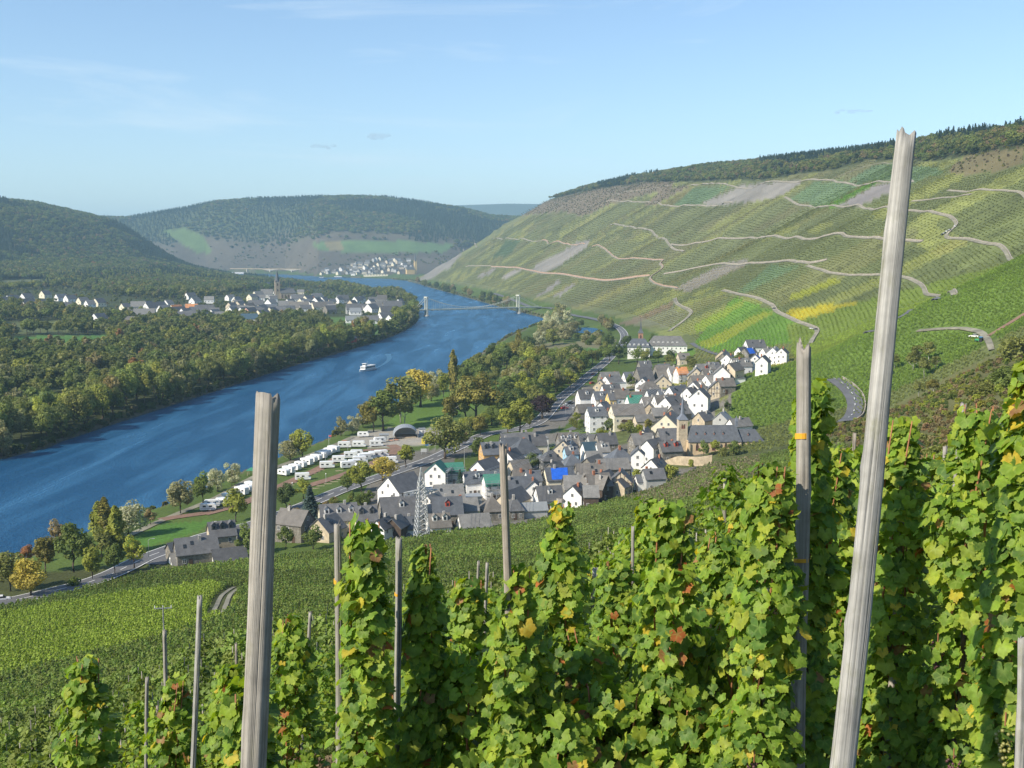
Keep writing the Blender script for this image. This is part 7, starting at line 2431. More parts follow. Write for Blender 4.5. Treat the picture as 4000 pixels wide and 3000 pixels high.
_cstr = MB().box(-2.6, 2.4, -.012, .012, 0, .16).mesh("caravan_stripe", M_STRIPE)
_cfront = MB().box(-.02, .02, -.9, .9, 0, .55).mesh("caravan_front_window", M_GLASS)
_cdoor = MB().box(-.35, .35, -.018, .018, 0, 1.75).mesh("caravan_door", plain("caravan_door", (.70, .70, .69), .4, .03))
def camper(p, ang, kind, label, group="campers on the camping meadow"):
    e = empty("motorhome" if kind == 'm' else "caravan", (p[0], p[1], p[2] + .12), ang)
    add_obj("body", (MOTOR if kind == 'm' else CARAVAN)['body'], e)
    for s in (-1, 1):
        for x_ in ((-1.9, 0.2) if kind == 'm' else (-1.3, .9)):
            add_obj("window", _cwin, e, (x_, s * 1.13, 1.55))
        add_obj("stripe", _cstr, e, (0, s * 1.128, 1.0))
        for x_ in ((-1.7, 2.2) if kind == 'm' else (0.0,)):
            add_obj("wheel", _wheel, e, (x_, s * .95, .34))
    add_obj("door", _cdoor, e, (-.75 if kind == 'm' else -.2, 1.135, .62))
    if kind == 'm':
        w_ = add_obj("windscreen", _cfront, e, (2.30, 0, 1.45)); w_.rotation_euler = (0, -.55, 0)
    else:
        add_obj("front_window", _cfront, e, (2.86, 0, 1.45))
        MB().tube((2.8, 0, .6), (3.9, 0, .55), .05, n=5).build("drawbar", M_METAL, e)
    return tag(e, label, "camper", group)
R1 = "white camper in the long row beside the river path"
ang_row = math.atan2(*(hit(*cd(7, 700, 640))[:2] - hit(*cd(7, 300, 860))[:2])[::-1])
for i, (cx, cy) in enumerate(((262, 872), (312, 850), (372, 822), (428, 795), (484, 770), (532, 745), (578, 725), (622, 705), (664, 682), (705, 662), (742, 648))):
    camper(hit(*cd(7, cx, cy + 8)), ang_row + 1.15, 'm' if i % 3 == 1 else 'c', R1)
for i, (cx, cy) in enumerate(((1925, 590), (1975, 560), (2030, 530), (2085, 500), (2130, 478), (2170, 455))):
    camper(hit(*cd(8, cx, cy + 14)), ang_row + 1.15, 'm' if i % 2 else 'c', "white camper in the row's near end, left of the thick front stake")
for cx, cy, a, kd, lab in ((450, 915, .15, 'm', "white motorhome alone on the grass nearest the river road"), (682, 800, .15, 'm', "white motorhome alone in the middle of the camping grass"), (800, 745, .1, 'm', "white motorhome alone above the middle one"),
                           (912, 705, .15, 'm', "larger white motorhome upper left of the camper cluster"), (968, 680, .1, 'c', "white caravan behind the larger motorhome"),
                           (850, 605, .1, 'm', "white motorhome beside the gravel yard, left"), (990, 598, .05, 'm', "white motorhome beside the gravel yard, middle"),
                           (1155, 590, .2, 'm', "white motorhome beside the gravel yard, right"), (1190, 555, .4, 'c', "white caravan beside the kiosk"), (1030, 500, .05, 'c', "big white caravan standing alone on the gravel at the bank"),
                           (1290, 755, .2, 'm', "white motorhome half hidden by the lime tree")):
    camper(hit(*cd(7, cx, cy + 10)), a, kd, lab)
for cx, cy in ((1050, 725), (1085, 715), (1000, 750), (950, 775), (885, 800), (1150, 700), (1205, 690), (1020, 810)):
    camper(hit(*cd(7, cx, cy + 10)), .2 + .2 * random.random(), random.choice('mc'), "white camper in the loose cluster in mid meadow")
camper(hit(*cd(8, 1800, 655)), .2, 'c', "white caravan first at the lower left end of the camp")
camper(hit(*cd(8, 1835, 622)), .2, 'c', "white caravan second at the lower left end of the camp")
M_SLEEPER = plain("pitch_timber", (.42, .34, .24), .9, .2)
for cx, cy in ((625, 828), (582, 845), (545, 865), (800, 835), (750, 770), (690, 960), (750, 940), (620, 980), (330, 972), (365, 950), (270, 993), (880, 745), (1240, 670), (570, 1003), (810, 920)):
    p = hit(*cd(7, cx, cy))
    tag(MB().box(-1.6, 1.6, -.15, .15, -.05, .18).build("pitch_marker", M_SLEEPER, None, loc=tuple(p)), "pale timber sleeper marking a camping pitch", "timber", "pitch markers on the camping grass")

# arched hall, kiosk, containers
def build_hall():
    p = hit(*cd(7, 1440, 527))
    d = math.hypot(p[0], p[1]); s = .225 * d / FPX
    e = empty("arched_hall", tuple(p), math.radians(8))
    Wd, R, Dp = 235 * s, 0, 11.0
    a_ = Wd / 2; hgt = 5.2
    prof = lambda t: (a_ * math.cos(math.pi - t * math.pi), .5 + hgt * math.sin(t * math.pi) ** .8)
    n = 16
    V, F = [], []
    for k in range(n + 1):
        y_, z_ = prof(k / n)
        for x_ in (0, Dp): V.append((y_, x_, z_))
    F = [(2 * k, 2 * k + 1, 2 * k + 3, 2 * k + 2) for k in range(n)]
    sh = mesh_obj("barrel_roof", V, F, plain("ribbed_zinc", (.38, .40, .42), .5, .1, .8, metal=.3), e)
    sh.modifiers.new("thick", 'SOLIDIFY').thickness = .12
    for i in range(6):
        yy = Dp * i / 5
        pts = [(prof(k / 12)[0], yy, prof(k / 12)[1] + .08) for k in range(13)]
        MB().path([(pts[0][0], yy, -.3)] + pts + [(pts[-1][0], yy, -.3)], [.1] * 15, 5).build("arch_rib", M_METAL, e)
    MB().box(-a_ * .9, a_ * .9, Dp - .3, Dp - .1, 0, 3.6).build("back_wall", WALL['w'], e)
    MB().box(-a_ * .85, a_ * .85, 2, Dp - .4, 0, .6).build("stage", M_SLEEPER, e)
    tag(e, "arched event hall with ribbed barrel roof and open front", "hall")
    def shed(cx, cy, w, dpt, h, mat, lab, roofm=None, rz=.1, nm="shed"):
        q = hit(*cd(7, cx, cy))
        o = MB().box(-w / 2, w / 2, 0, dpt, -.3, h).build(nm, mat, None, loc=tuple(q)); o.rotation_euler = (0, 0, rz)
        MB().box(-w / 2 - .25, w / 2 + .25, -.25, dpt + .25, h + .003, h + .2).build("roof", roofm or ROOF['l'], o)
        MB().box(-.5, .5, -.05, -.003, 0, 2.0).build("door", M_METAL, o, loc=(w * .2, 0, 0))
        tag(o, lab, "shed", "sheds around the hall")
    shed(1645, 572, 5.4, 4, 2.7, plain("bright_yellow_sheet", (.72, .58, .06), .6, .06), "bright yellow hut beside the gravel yard")
    shed(1655, 592, 2.8, 2.4, 2.2, plain("container_blue", (.05, .16, .36), .6, .1), "blue container in front of the yellow hut", plain("container_blue", (.05, .16, .36)), nm="container")
    shed(1595, 482, 3.0, 3, 2.6, WALL['w'], "white hut right behind the arched hall")
    shed(1230, 540, 4.4, 4, 2.6, WALL['g'], "grey kiosk with flat white roof left of the arched hall")
    q = hit(*cd(8, 2175, 345))
    g_ = empty("gazebo", tuple(q))
    for a, b in ((-1.5, -1.5), (1.5, -1.5), (1.5, 1.5), (-1.5, 1.5)):
        MB().box(a - .08, a + .08, b - .08, b + .08, 0, 2.2).build("post", M_SLEEPER, g_)
    MB().add([(-2, -2, 2.2), (2, -2, 2.2), (2, 2, 2.2), (-2, 2, 2.2), (0, 0, 3.4)], [(0, 1, 4), (1, 2, 4), (2, 3, 4), (3, 0, 4), (3, 2, 1, 0)]).build("roof", plain("green_canvas", (.04, .22, .12), .7), g_)
    tag(g_, "green roofed gazebo on the river bank behind the thick front stake", "gazebo")
    M_OR = plain("orange_bench", (.55, .18, .06), .6, .1)
    for cx, cy in ((1290, 552), (1345, 545), (850, 555), (960, 560), (1430, 515)):
        q = hit(*cd(7, cx, cy))
        t = empty("beer_table", tuple(q), random.uniform(-.2, .2))
        MB().box(-1.2, 1.2, -.3, .3, .72, .78).build("table_top", M_OR, t)
        for yy in (-.75, .75):
            MB().box(-1.2, 1.2, yy - .13, yy + .13, .42, .47).build("bench", M_OR, t)
        for xx in (-.9, .9):
            MB().box(xx - .04, xx + .04, -.8, .8, 0, .42).build("leg", M_METAL, t)
        tag(t, "orange beer table with benches in the gravel yard", "table", "beer tables in the yard")
build_hall()

# street lamps, flag pole, road sign
def lamp(u, v, h, lab, arm=True):
    p = hit(u, v)
    e = empty("street_lamp", tuple(p), random.uniform(-.3, .3))
    MB().tube((0, 0, -.2), (0, 0, h), .09, .05, n=6).build("pole", M_STEEL, e)
    if arm:
        MB().path([(0, 0, h - .05), (.5, 0, h + .25), (1.3, 0, h + .35)], [.05, .045, .04], 5).build("arm", M_STEEL, e)
        MB().box(1.2, 1.85, -.12, .12, h + .27, h + .4).build("lamp_head", M_STEEL, e)
    else:
        MB().box(-.18, .18, -.18, .18, h, h + .35).build("lamp_head", M_BOAT, e)
    return tag(e, lab, "lamp", "lamps of camp and road")
lamp(*cd(5, 592, 620), 8, "tall street lamp beside the scaffolded house")
for cx, cy, lab in ((378, 905, "camp lamp beside the lower end of the caravan row"), (672, 950, "camp lamp in the lower grass with a white junction box"), (667, 745, "camp lamp beside the upper caravan row"), (350, 1040, "camp lamp nearest the road"), (1098, 680, "camp lamp in the cluster of campers"), (882, 665, "camp lamp below the gravel yard")):
    lamp(*cd(7, cx, cy), 3.6, lab, False)
lamp(*cd(4, 22, 950), 7, "street lamp at the car park, left of a pair", False)
lamp(*cd(4, 84, 985), 7, "street lamp at the car park, right of a pair", False)
lamp(*cd(8, 1290, 1135), 8, "street lamp at the road before the white farmhouse")
p = hit(*cd(7, 700, 585))
e = empty("flag_pole", tuple(p)); MB().tube((0, 0, 0), (0, 0, 5), .06, .04, n=6).build("pole", M_BOAT, e)
MB().box(0.05, 1.3, -.015, .015, 4.1, 4.9).build("flag", plain("red_flag", (.5, .1, .1), .8), e)
tag(e, "thin white flag pole with a small flag at the bank", "flag pole")
p = hit(*cd(7, 1610, 675))
e = empty("road_sign", tuple(p))
for a in (-1, 1): MB().tube((a, 0, -.1), (a, 0, 2.4), .06, n=6).build("post", M_STEEL, e)
MB().box(-1.3, 1.3, -.09, -.04, 1.1, 2.6).build("sign_panel", M_STEEL, e)
tag(e, "large grey road sign seen from behind, on two posts", "sign")

# ------------------------------------------------------------------ cars
CARPAINT = {'white': (.75, .75, .74), 'red': (.42, .03, .03), 'dark': (.03, .035, .045), 'silver': (.4, .41, .42), 'blue': (.03, .12, .35)}
def paint(n):
    m = plain("car_paint_" + n, CARPAINT[n], .3, .03)
    return m
_cab = profile_prism(MB(), [(-1.55, .85), (1.0, .85), (.35, 1.42), (-1.1, 1.45)], .72).mesh("car_glass", M_GLASS)
_lmp = MB().box(-.05, .05, -.2, .2, 0, .14).mesh("headlight", M_BOAT)
_roof = {}
def car(p, ang, colr, label, group="cars in the valley"):
    e = empty("parked_car", (p[0], p[1], p[2] + .1), ang)
    if colr not in _roof:
        body = profile_prism(MB(), [(-2.1, .3), (2.1, .3), (2.15, .6), (1.9, .78), (1.0, .9), (-1.9, .92), (-2.15, .7)], .86)
        _roof[colr] = (body.mesh("car_body", paint(colr)), profile_prism(MB(), [(-1.12, 1.42), (.38, 1.40), (.3, 1.5), (-1.05, 1.52)], .74).mesh("car_roof", paint(colr)))
    add_obj("body", _roof[colr][0], e); add_obj("cabin_glass", _cab, e); add_obj("roof", _roof[colr][1], e)
    for x_ in (-1.3, 1.3):
        for s in (-1, 1):
            add_obj("wheel", _wheel, e, (x_, s * .78, .32))
    for s in (-.6, .6):
        add_obj("headlight", _lmp, e, (2.1, s, .55))
    return tag(e, label, "car", group)
for i, (cx, cy, cl) in enumerate(((12, 880, 'red'), (22, 868, 'silver'), (32, 856, 'white'), (44, 846, 'dark'), (56, 838, 'dark'), (68, 832, 'silver'))):
    car(hit(*cd(4, cx, cy)), .45, cl, ["red car first in the car park line", "silver car second in the car park line", "white car third in the car park line", "dark car fourth in the car park line", "dark car fifth in the car park line", "silver car last in the car park line"][i])
car(hit(*cd(4, 258, 585)), 1.1, 'red', "red car driving on the road above the car park")
car(hit(*cd(4, 296, 560)), 1.1, 'dark', "dark car driving ahead of the red one")
car(hit(*cd(4, 250, 662)), .8, 'red', "red car parked beside the tan stone gable")
car(hit(2104, 729), 2.4, 'white', "white car parked on the hillside road")
car(hit(1672, 668), 2.0, 'dark', "dark car on the hill road above the yellow field")
car(hit(1753, 711), 2.0, 'white', "white car on the hill road at the bend")
car(hit(1762, 713), 2.0, 'dark', "dark car beside the white one at the hill road bend")
car(hit(2063, 490), 1.0, 'white', "white van at the hairpin high on the hill")
for k_, (u, v) in enumerate(((2036, 508), (2041, 505), (2047, 501), (2053, 498))):
    car(hit(u, v), .6, ('dark', 'silver', 'white', 'silver')[k_], "small parked car in the line below the hairpin", "cars at the hairpin")
car(hit(1116, 652), 2.2, 'white', "white van on the road near the bridge tower")
car(hit(4, 1299), .4, 'white', "white car on the road at the left picture edge")
def tractor():
    p = hit(2115, 740)
    e = empty("tractor", (p[0], p[1], p[2] + .1), 2.3)
    MB().box(-.2, 1.8, -.45, .45, .8, 1.5).build("bonnet", plain("tractor_green", (.04, .3, .12), .5), e)
    MB().box(-1.4, -.2, -.7, .7, .8, 2.3).build("cab", M_GLASS, e)
    MB().box(-1.5, -.1, -.8, .8, 2.303, 2.5).build("cab_roof", plain("tractor_blue", (.05, .3, .65), .5), e)
    for s in (-1, 1):
        MB().tube((-1.0, s * .75, .7), (-1.0, s * 1.05, .7), .7, n=12).build("wheel", M_TYRE, e)
        MB().tube((1.3, s * .65, .45), (1.3, s * .9, .45), .45, n=12).build("wheel", M_TYRE, e)
    tag(e, "small green tractor with blue roof on the hillside road", "tractor")
tractor()

# ------------------------------------------------------------------ small grey clouds low over the far hills
def cloud(u, v, w_px, h_px, y, seed, label):
    m = bpy.data.materials.get("thin_cloud")
    if m is None:
        m = bpy.data.materials.new("thin_cloud"); m.use_nodes = True
        nt = m.node_tree; nt.nodes.clear()
        out = nt.nodes.new("ShaderNodeOutputMaterial"); vol = nt.nodes.new("ShaderNodeVolumePrincipled")
        vol.inputs["Color"].default_value = (.62, .6, .7, 1); vol.inputs["Density"].default_value = .006
        nt.links.new(vol.outputs[0], out.inputs["Volume"])
    r = np.random.default_rng(seed)
    p = at_y(u, v, y); s = y / FPX
    mb = MB()
    t = (1 + 5 ** .5) / 2
    iv = np.array([(-1, t, 0), (1, t, 0), (-1, -t, 0), (1, -t, 0), (0, -1, t), (0, 1, t), (0, -1, -t), (0, 1, -t), (t, 0, -1), (t, 0, 1), (-t, 0, -1), (-t, 0, 1)]) / 1.9
    fi = [(0, 11, 5), (0, 5, 1), (0, 1, 7), (0, 7, 10), (0, 10, 11), (1, 5, 9), (5, 11, 4), (11, 10, 2), (10, 7, 6), (7, 1, 8), (3, 9, 4), (3, 4, 2), (3, 2, 6), (3, 6, 8), (3, 8, 9), (4, 9, 5), (2, 4, 11), (6, 2, 10), (8, 6, 7), (9, 8, 1)]
    for k in range(9):
        c = r.uniform(-.5, .5, 3) * np.array([w_px * s, 60, h_px * s * .5])
        mb.add(iv * np.array([w_px * s * r.uniform(.1, .22), 40, h_px * s * r.uniform(.2, .4)]) + c, fi)
    o = mb.build("cloud", m, None, loc=tuple(p))
    o.modifiers.new("smooth", 'SUBSURF').render_levels = 2
    tag(o, label, "cloud", "small clouds over the far hills")
cloud(806, 294, 75, 20, 9000, 1, "small ragged grey cloud above the far hill, right of a pair")
cloud(696, 317, 62, 14, 9000, 2, "small flat grey cloud above the far hill, left of a pair")
cloud(1845, 241, 66, 13, 9000, 3, "small flat cloud left of the tallest stake above the ridge")

# ------------------------------------------------------------------ the vines in front: leaves
def vine_leaf_mat(name, src):
    m, nt, b = newmat(name)
    if src == 'OBJECT':
        col = nt.nodes.new("ShaderNodeObjectInfo").outputs["Color"]
    else:
        a = nt.nodes.new("ShaderNodeAttribute"); a.attribute_name = "tint"; col = a.outputs["Color"]
    lf = nt.nodes.new("ShaderNodeAttribute"); lf.attribute_name = "lf"       # x: centre to rim, y: vein, z: random
    sep = nt.nodes.new("ShaderNodeSeparateXYZ"); nt.links.new(lf.outputs["Vector"], sep.inputs[0])
    geo = nt.nodes.new("ShaderNodeNewGeometry")
    n1 = noise(nt, geo.outputs["Position"], 34.0, 3, .6)
    n2 = noise(nt, geo.outputs["Position"], 140.0, 2, .6)
    v1 = nt.nodes.new("ShaderNodeVectorMath"); v1.operation = 'SCALE'
    nt.links.new(col, v1.inputs[0]); nt.links.new(ramp(nt, n1, .3, .7, .75, 1.25), v1.inputs["Scale"])
    c1 = mixrgb(nt, 'MIX', ramp(nt, sep.outputs["Y"], .5, 1, 0, .35), v1.outputs[0], (.34, .44, .12))
    rim = nt.nodes.new("ShaderNodeMath"); rim.operation = 'MULTIPLY'
    nt.links.new(ramp(nt, sep.outputs["X"], .8, 1.0), rim.inputs[0]); nt.links.new(ramp(nt, n1, .45, .65, 0, .7), rim.inputs[1])
    c2 = mixrgb(nt, 'MIX', rim.outputs[0], c1, (.38, .42, .06))
    c2 = mixrgb(nt, 'MIX', ramp(nt, noise(nt, geo.outputs['Position'], 60.0, 2, .5), .70, .76, 0, .8), c2, (.16, .085, .03))
    nt.links.new(c2, b.inputs["Base Color"])
    b.inputs["Roughness"].default_value = .5
    b.inputs["Specular IOR Level"].default_value = .22
    bump(nt, b, n2, .35, .004)
    tr = nt.nodes.new("ShaderNodeBsdfTranslucent")
    nt.links.new(mixrgb(nt, 'MULTIPLY', 1.0, c2, (1.7, 1.6, .45)), tr.inputs["Color"])
    mx = nt.nodes.new("ShaderNodeMixShader"); mx.inputs[0].default_value = .40
    nt.links.new(b.outputs[0], mx.inputs[1]); nt.links.new(tr.outputs[0], mx.inputs[2])
    nt.links.new(mx.outputs[0], nt.nodes["Material Output"].inputs["Surface"])
    return m
LEAF1 = vine_leaf_mat("vine_leaf", 'OBJECT')
LEAFM = vine_leaf_mat("vine_foliage", 'ATTR')

def leaf_shape(seed):
    """a five lobed toothed grapevine leaf, stalk at the origin, blade along +y, about 1 unit wide; z is up"""
    r = np.random.default_rng(seed)
    n = 31
    th = np.linspace(-math.radians(163), math.radians(163), n)
    lobe = .5 + .055 * np.cos(th * 5 * (180 / 165.)) + .03 * np.cos(th)
    lobe *= np.where(np.abs(th) > 2.5, .86, 1.0)
    rad = lobe * (1 + .07 * ((np.arange(n) % 2) * 2 - 1)) * r.uniform(.95, 1.05, n)
    x, y = rad * np.sin(th), rad * np.cos(th)
    V = [(0, 0, 0)]; lf = [(0, 1, 0)]
    m = 16
    ti = np.linspace(-math.radians(163), math.radians(163), m)
    ri = np.interp(ti, th, rad) * .55
    for k in range(m):
        V.append((ri[k] * math.sin(ti[k]), ri[k] * math.cos(ti[k]), 0))
        lf.append((.5, 1.0 if k % 3 == 0 else .2, 0))
    for k in range(n):
        V.append((x[k], y[k], 0)); lf.append((1.0, .5 if k % 6 == 0 else 0.0, 0))
    F = [(0, k + 1, k + 2)[::-1] for k in range(m - 1)]
    i = j = 0
    while i < m - 1 or j < n - 1:
        if j == n - 1 or (i < m - 1 and ti[i + 1] - ti[0] <= (th[j + 1] - th[0])):
            F.append((1 + i, 2 + i, 1 + m + j)); i += 1
        else:
            F.append((1 + i, 1 + m + j, 2 + m + j)); j += 1
    V = np.array(V, float)
    F = [f if (V[f[1]] - V[f[0]])[0] * (V[f[2]] - V[f[0]])[1] - (V[f[1]] - V[f[0]])[1] * (V[f[2]] - V[f[0]])[0] > 0 else f[::-1] for f in F]
    cup = r.uniform(-.25, .45); fold = r.uniform(.1, .5); droop = r.uniform(.1, .6)
    ph = r.uniform(0, 6.28, 3)
    d = np.hypot(V[:, 0], V[:, 1])
    V[:, 2] = -cup * d ** 2 + fold * np.abs(V[:, 0]) * .5 - droop * np.clip(V[:, 1], 0, 1) ** 2 * .8 + .05 * np.sin(9 * V[:, 0] + ph[0]) * d + .05 * np.sin(8 * V[:, 1] + ph[1]) * d
    V[:, 1] -= .05
    return V, np.array(F), np.array(lf)
LEAVES = [leaf_shape(100 + k) for k in range(9)]
def curled(seed):
    V, F, lf = leaf_shape(seed)
    a = V[:, 0] * 2.6
    V2 = V.copy(); V2[:, 0] = np.sin(a) / 2.6 * .8; V2[:, 2] = V[:, 2] + (1 - np.cos(a)) / 2.6
    b = V[:, 1] * 1.4
    V2[:, 1] = np.sin(b) / 1.4
    return V2, F, lf
LEAVES += [curled(140), curled(141)]
def leaf_lo(V, F, lf):
    k = [0] + list(range(17, len(V)))
    n = len(k) - 1
    return V[k], np.array([(0, i + 2, i + 1) for i in range(n - 1)]), lf[k]
LEAVES_LO = [leaf_lo(*q) for q in LEAVES]
def leaf_meshes():
    out = []
    for V, F, lf in LEAVES:
        me = np_mesh("leaf", V, F, LEAF1, True)
        a = me.attributes.new("lf", 'FLOAT_VECTOR', 'POINT'); a.data.foreach_set("vector", lf.astype(np.float32).ravel())
        out.append(me)
    return out
LEAF_MESH = leaf_meshes()
L_GREENS = [(.125, .210, .026), (.160, .245, .028), (.105, .185, .026), (.195, .270, .030), (.245, .295, .036), (.075, .140, .026), (.140, .225, .028)]
L_YEL, L_RUST, L_DRY = (.42, .33, .035), (.30, .10, .03), (.26, .14, .06)
def leaf_tint(r, autumn=.06):
    q = r.random()
    autumn *= .55
    if q < autumn * .55: c = L_YEL
    elif q < autumn * .8: c = L_DRY
    elif q < autumn: c = L_RUST
    else: c = r.choice(L_GREENS)
    k = r.uniform(1.0, 1.5)
    return (c[0] * k * r.uniform(.93, 1.07), c[1] * k, c[2] * k * r.uniform(.9, 1.1))

SUNV = np.array(SUN_DIR)
def leaf_places(r, n, h, rad, lean, low=.12, top_taper=.55):
    """positions, frames and sizes of the leaves along one vine"""
    out = []
    for _ in range(n):
        t = low + (1 - low) * r.random() ** .92
        a = r.uniform(0, 6.28)
        rr = rad * (1 - top_taper * max(0, (t - .75) / .25)) * (.45 + .6 * r.random()) * (1.15 - .25 * math.sin(t * 19 + lean[2]))
        ang = a
        p = np.array([lean[0] * t + rr * math.cos(a), lean[1] * t + rr * math.sin(a), t * h + r.uniform(-.05, .05)])
        out_dir = np.array([math.cos(ang), math.sin(ang), 0])
        nrm = out_dir * r.uniform(.35, 1.0) + np.array([0, 0, 1]) * r.uniform(.15, .95) + SUNV * .35 + np.array([r.gauss(0, .3), r.gauss(0, .3), r.gauss(0, .2)])
        nrm /= np.linalg.norm(nrm)
        tip = np.array([0, 0, -1.0]) + out_dir * .5 + np.array([r.gauss(0, .45), r.gauss(0, .45), r.gauss(0, .3)])
        tip -= nrm * tip.dot(nrm); tip /= np.linalg.norm(tip) + 1e-9
        side = np.cross(tip, nrm)
        s = r.choice((.04, .05, .06, .068, .08)) * r.uniform(.85, 1.15)
        out.append((p, side, tip, nrm, s))
    return out

def foliage_mesh(name, r, places, autumn):
    Vs, Fs, ls, ts = [], [], [], []
    k = 0
    for p, sx, sy, sz, s in places:
        V, F, lf = LEAVES_LO[r.randrange(len(LEAVES) - 2 if r.random() > .1 else len(LEAVES))]
        W_ = p + s * (V[:, :1] * sx + V[:, 1:2] * sy + V[:, 2:3] * sz)
        Vs.append(W_); Fs.append(F + k); ls.append(lf); k += len(V)
        t = np.ones((len(V), 4)); t[:, :3] = leaf_tint(r, autumn); ts.append(t)
    me = np_mesh(name, np.vstack(Vs), np.vstack(Fs), LEAFM, True)
    a = me.attributes.new("lf", 'FLOAT_VECTOR', 'POINT'); a.data.foreach_set("vector", np.vstack(ls).astype(np.float32).ravel())
    a = me.color_attributes.new("tint", 'FLOAT_COLOR', 'POINT'); a.data.foreach_set("color", np.vstack(ts).astype(np.float32).ravel())
    return me

M_CANE = plain("vine_cane", (.30, .13, .055), .7, .25, 14.0)
M_TRUNK = plain("vine_trunk", (.12, .09, .07), .95, .4, 20.0, bumpy=.6)
M_TIE = plain("yellow_tie", (.75, .38, .03), .5, .05)
M_GRAPE, _nt, _b = newmat("grape_skin")
_b.inputs["Base Color"].default_value = (.24, .23, .07, 1); _b.inputs["Roughness"].default_value = .35
M_GRAPED, _nt, _b2 = newmat("shrivelled_grape")
_b2.inputs["Base Color"].default_value = (.10, .045, .045, 1); _b2.inputs["Roughness"].default_value = .5

def wood_mat(name, col, green=.0):
    m, nt, b = newmat(name)
    oc = obj_coord(nt)
    g1 = noise(nt, mapping(nt, oc, (120, 120, .9)), 1.0, 5, .7, .4)
    g2 = noise(nt, mapping(nt, oc, (170, 170, 3)), 1.0, 3, .6)
    bl = noise(nt, oc, 9.0, 4, .6)
    li = noise(nt, mapping(nt, oc, (14, 14, 6)), 1.3, 5, .7)
    k = nt.nodes.new("ShaderNodeMath"); k.operation = 'MULTIPLY'
    nt.links.new(ramp(nt, g1, .30, .70, .58, 1.25), k.inputs[0]); nt.links.new(ramp(nt, bl, .3, .7, .8, 1.2), k.inputs[1])
    v = nt.nodes.new("ShaderNodeVectorMath"); v.operation = 'SCALE'
    v.inputs[0].default_value = col
    nt.links.new(k.outputs[0], v.inputs["Scale"])
    c = mixrgb(nt, 'MIX', ramp(nt, li, .52, .72, 0, green), v.outputs[0], (.22, .22, .12))
    # dark checks along the grain
    cr = nt.nodes.new("ShaderNodeMath"); cr.operation = 'MULTIPLY'
    ck = noise(nt, mapping(nt, oc, (75, 75, .14)), 1.0, 2, .5, .3)
    c2 = mixrgb(nt, 'MIX', ramp(nt, ck, .28, .34, .8, 0), c, (.035, .03, .025))
    nt.links.new(c2, b.inputs["Base Color"])
    b.inputs["Roughness"].default_value = .9
    b.inputs["Specular IOR Level"].default_value = .2
    ad = nt.nodes.new("ShaderNodeMath"); ad.operation = 'ADD'
    nt.links.new(g1, ad.inputs[0]); nt.links.new(ramp(nt, ck, .28, .40, 0, 2.0), ad.inputs[1])
    bump(nt, b, ad.outputs[0], .8, .006)
    return m
W_GREY = wood_mat("weathered_grey_wood", (.35, .325, .285), .35)
W_PALE = wood_mat("silvery_wood", (.37, .36, .33), .6)
W_BROWN = wood_mat("brown_grey_wood", (.33, .29, .24), .15)

def post_mesh(name, axis, r0, r1, mat, seed, ring=28, knots=2, top_ragged=.02, flat=.12):
    """a split and weathered stake along the given points"""
    r = np.random.default_rng(seed)
    A = np.array(axis, float)
    L = np.linalg.norm(A[-1] - A[0])
    n = max(14, int(L / .05))
    ts = np.linspace(0, 1, n)
    seg = np.linspace(0, 1, len(A))
    C = np.stack([np.interp(ts, seg, A[:, k]) for k in range(3)], 1)
    C[:, 0] += .004 * np.sin(ts * 9 + seed) ; C[:, 1] += .004 * np.cos(ts * 7 + seed)
    d = (A[-1] - A[0]) / L
    sx = np.cross(d, [0, 1, 0]); sx /= np.linalg.norm(sx); sy = np.cross(sx, d) * -1
    ang = np.linspace(0, 2 * np.pi, ring, endpoint=False)
    kt = [(r.uniform(.15, .9), r.uniform(0, 6.28)) for _ in range(knots)]
    crack = r.uniform(3.6, 5.4)
    V = []
    fl = r.uniform(0, 6.28)
    for i, t in enumerate(ts):
        rad = (r0 * (1 - t) + r1 * t)
        q = rad * (1 + .05 * np.sin(3 * ang + seed + t * 2) + .03 * np.sin(7 * ang + 3 * t) + .03 * (vnoise(ang * 3, t * 18 + 0 * ang, seed) - .5) * 2 - flat * np.maximum(0, np.cos(ang - fl)) ** 6)
        for kz, ka in kt:
            da = np.angle(np.exp(1j * (ang - ka)))
            q = q + rad * .18 * np.exp(-((t - kz) * L / .03) ** 2 - (da / .35) ** 2)
        for ci, cw in ((crack + .35 * np.sin(t * 3.0), .10), (crack - 1.3 + .25 * np.sin(t * 5), .06)):
            da = np.angle(np.exp(1j * (ang - ci)))
            q = q - rad * .22 * np.exp(-(da / cw) ** 2) * (.35 + .65 * math.sin(t * 5 + seed) ** 2)
        P = C[i] + np.outer(q * np.cos(ang), sx) + np.outer(q * np.sin(ang), sy)
        if i == n - 1:
            P = P + np.outer(top_ragged * (vnoise(ang * 2.2, ang * 0 + seed, seed) - .4) * 1.6, d)
        V.append(P)
    V = np.vstack(V)
    F = [(i * ring + k, i * ring + (k + 1) % ring, (i + 1) * ring + (k + 1) % ring, (i + 1) * ring + k) for i in range(n - 1) for k in range(ring)]
    me = bpy.data.meshes.new(name)
    b = (n - 1) * ring
    cv = C[-1] - d * .012
    V = np.vstack([V, [cv]])
    F2 = F + [(b + k, b + (k + 1) % ring, len(V) - 1) for k in range(ring)]
    me.from_pydata([tuple(p) for p in V], [], F2)
    me.materials.append(mat)
    me.polygons.foreach_set("use_smooth", [True] * len(me.polygons))
    me.update()
    return me

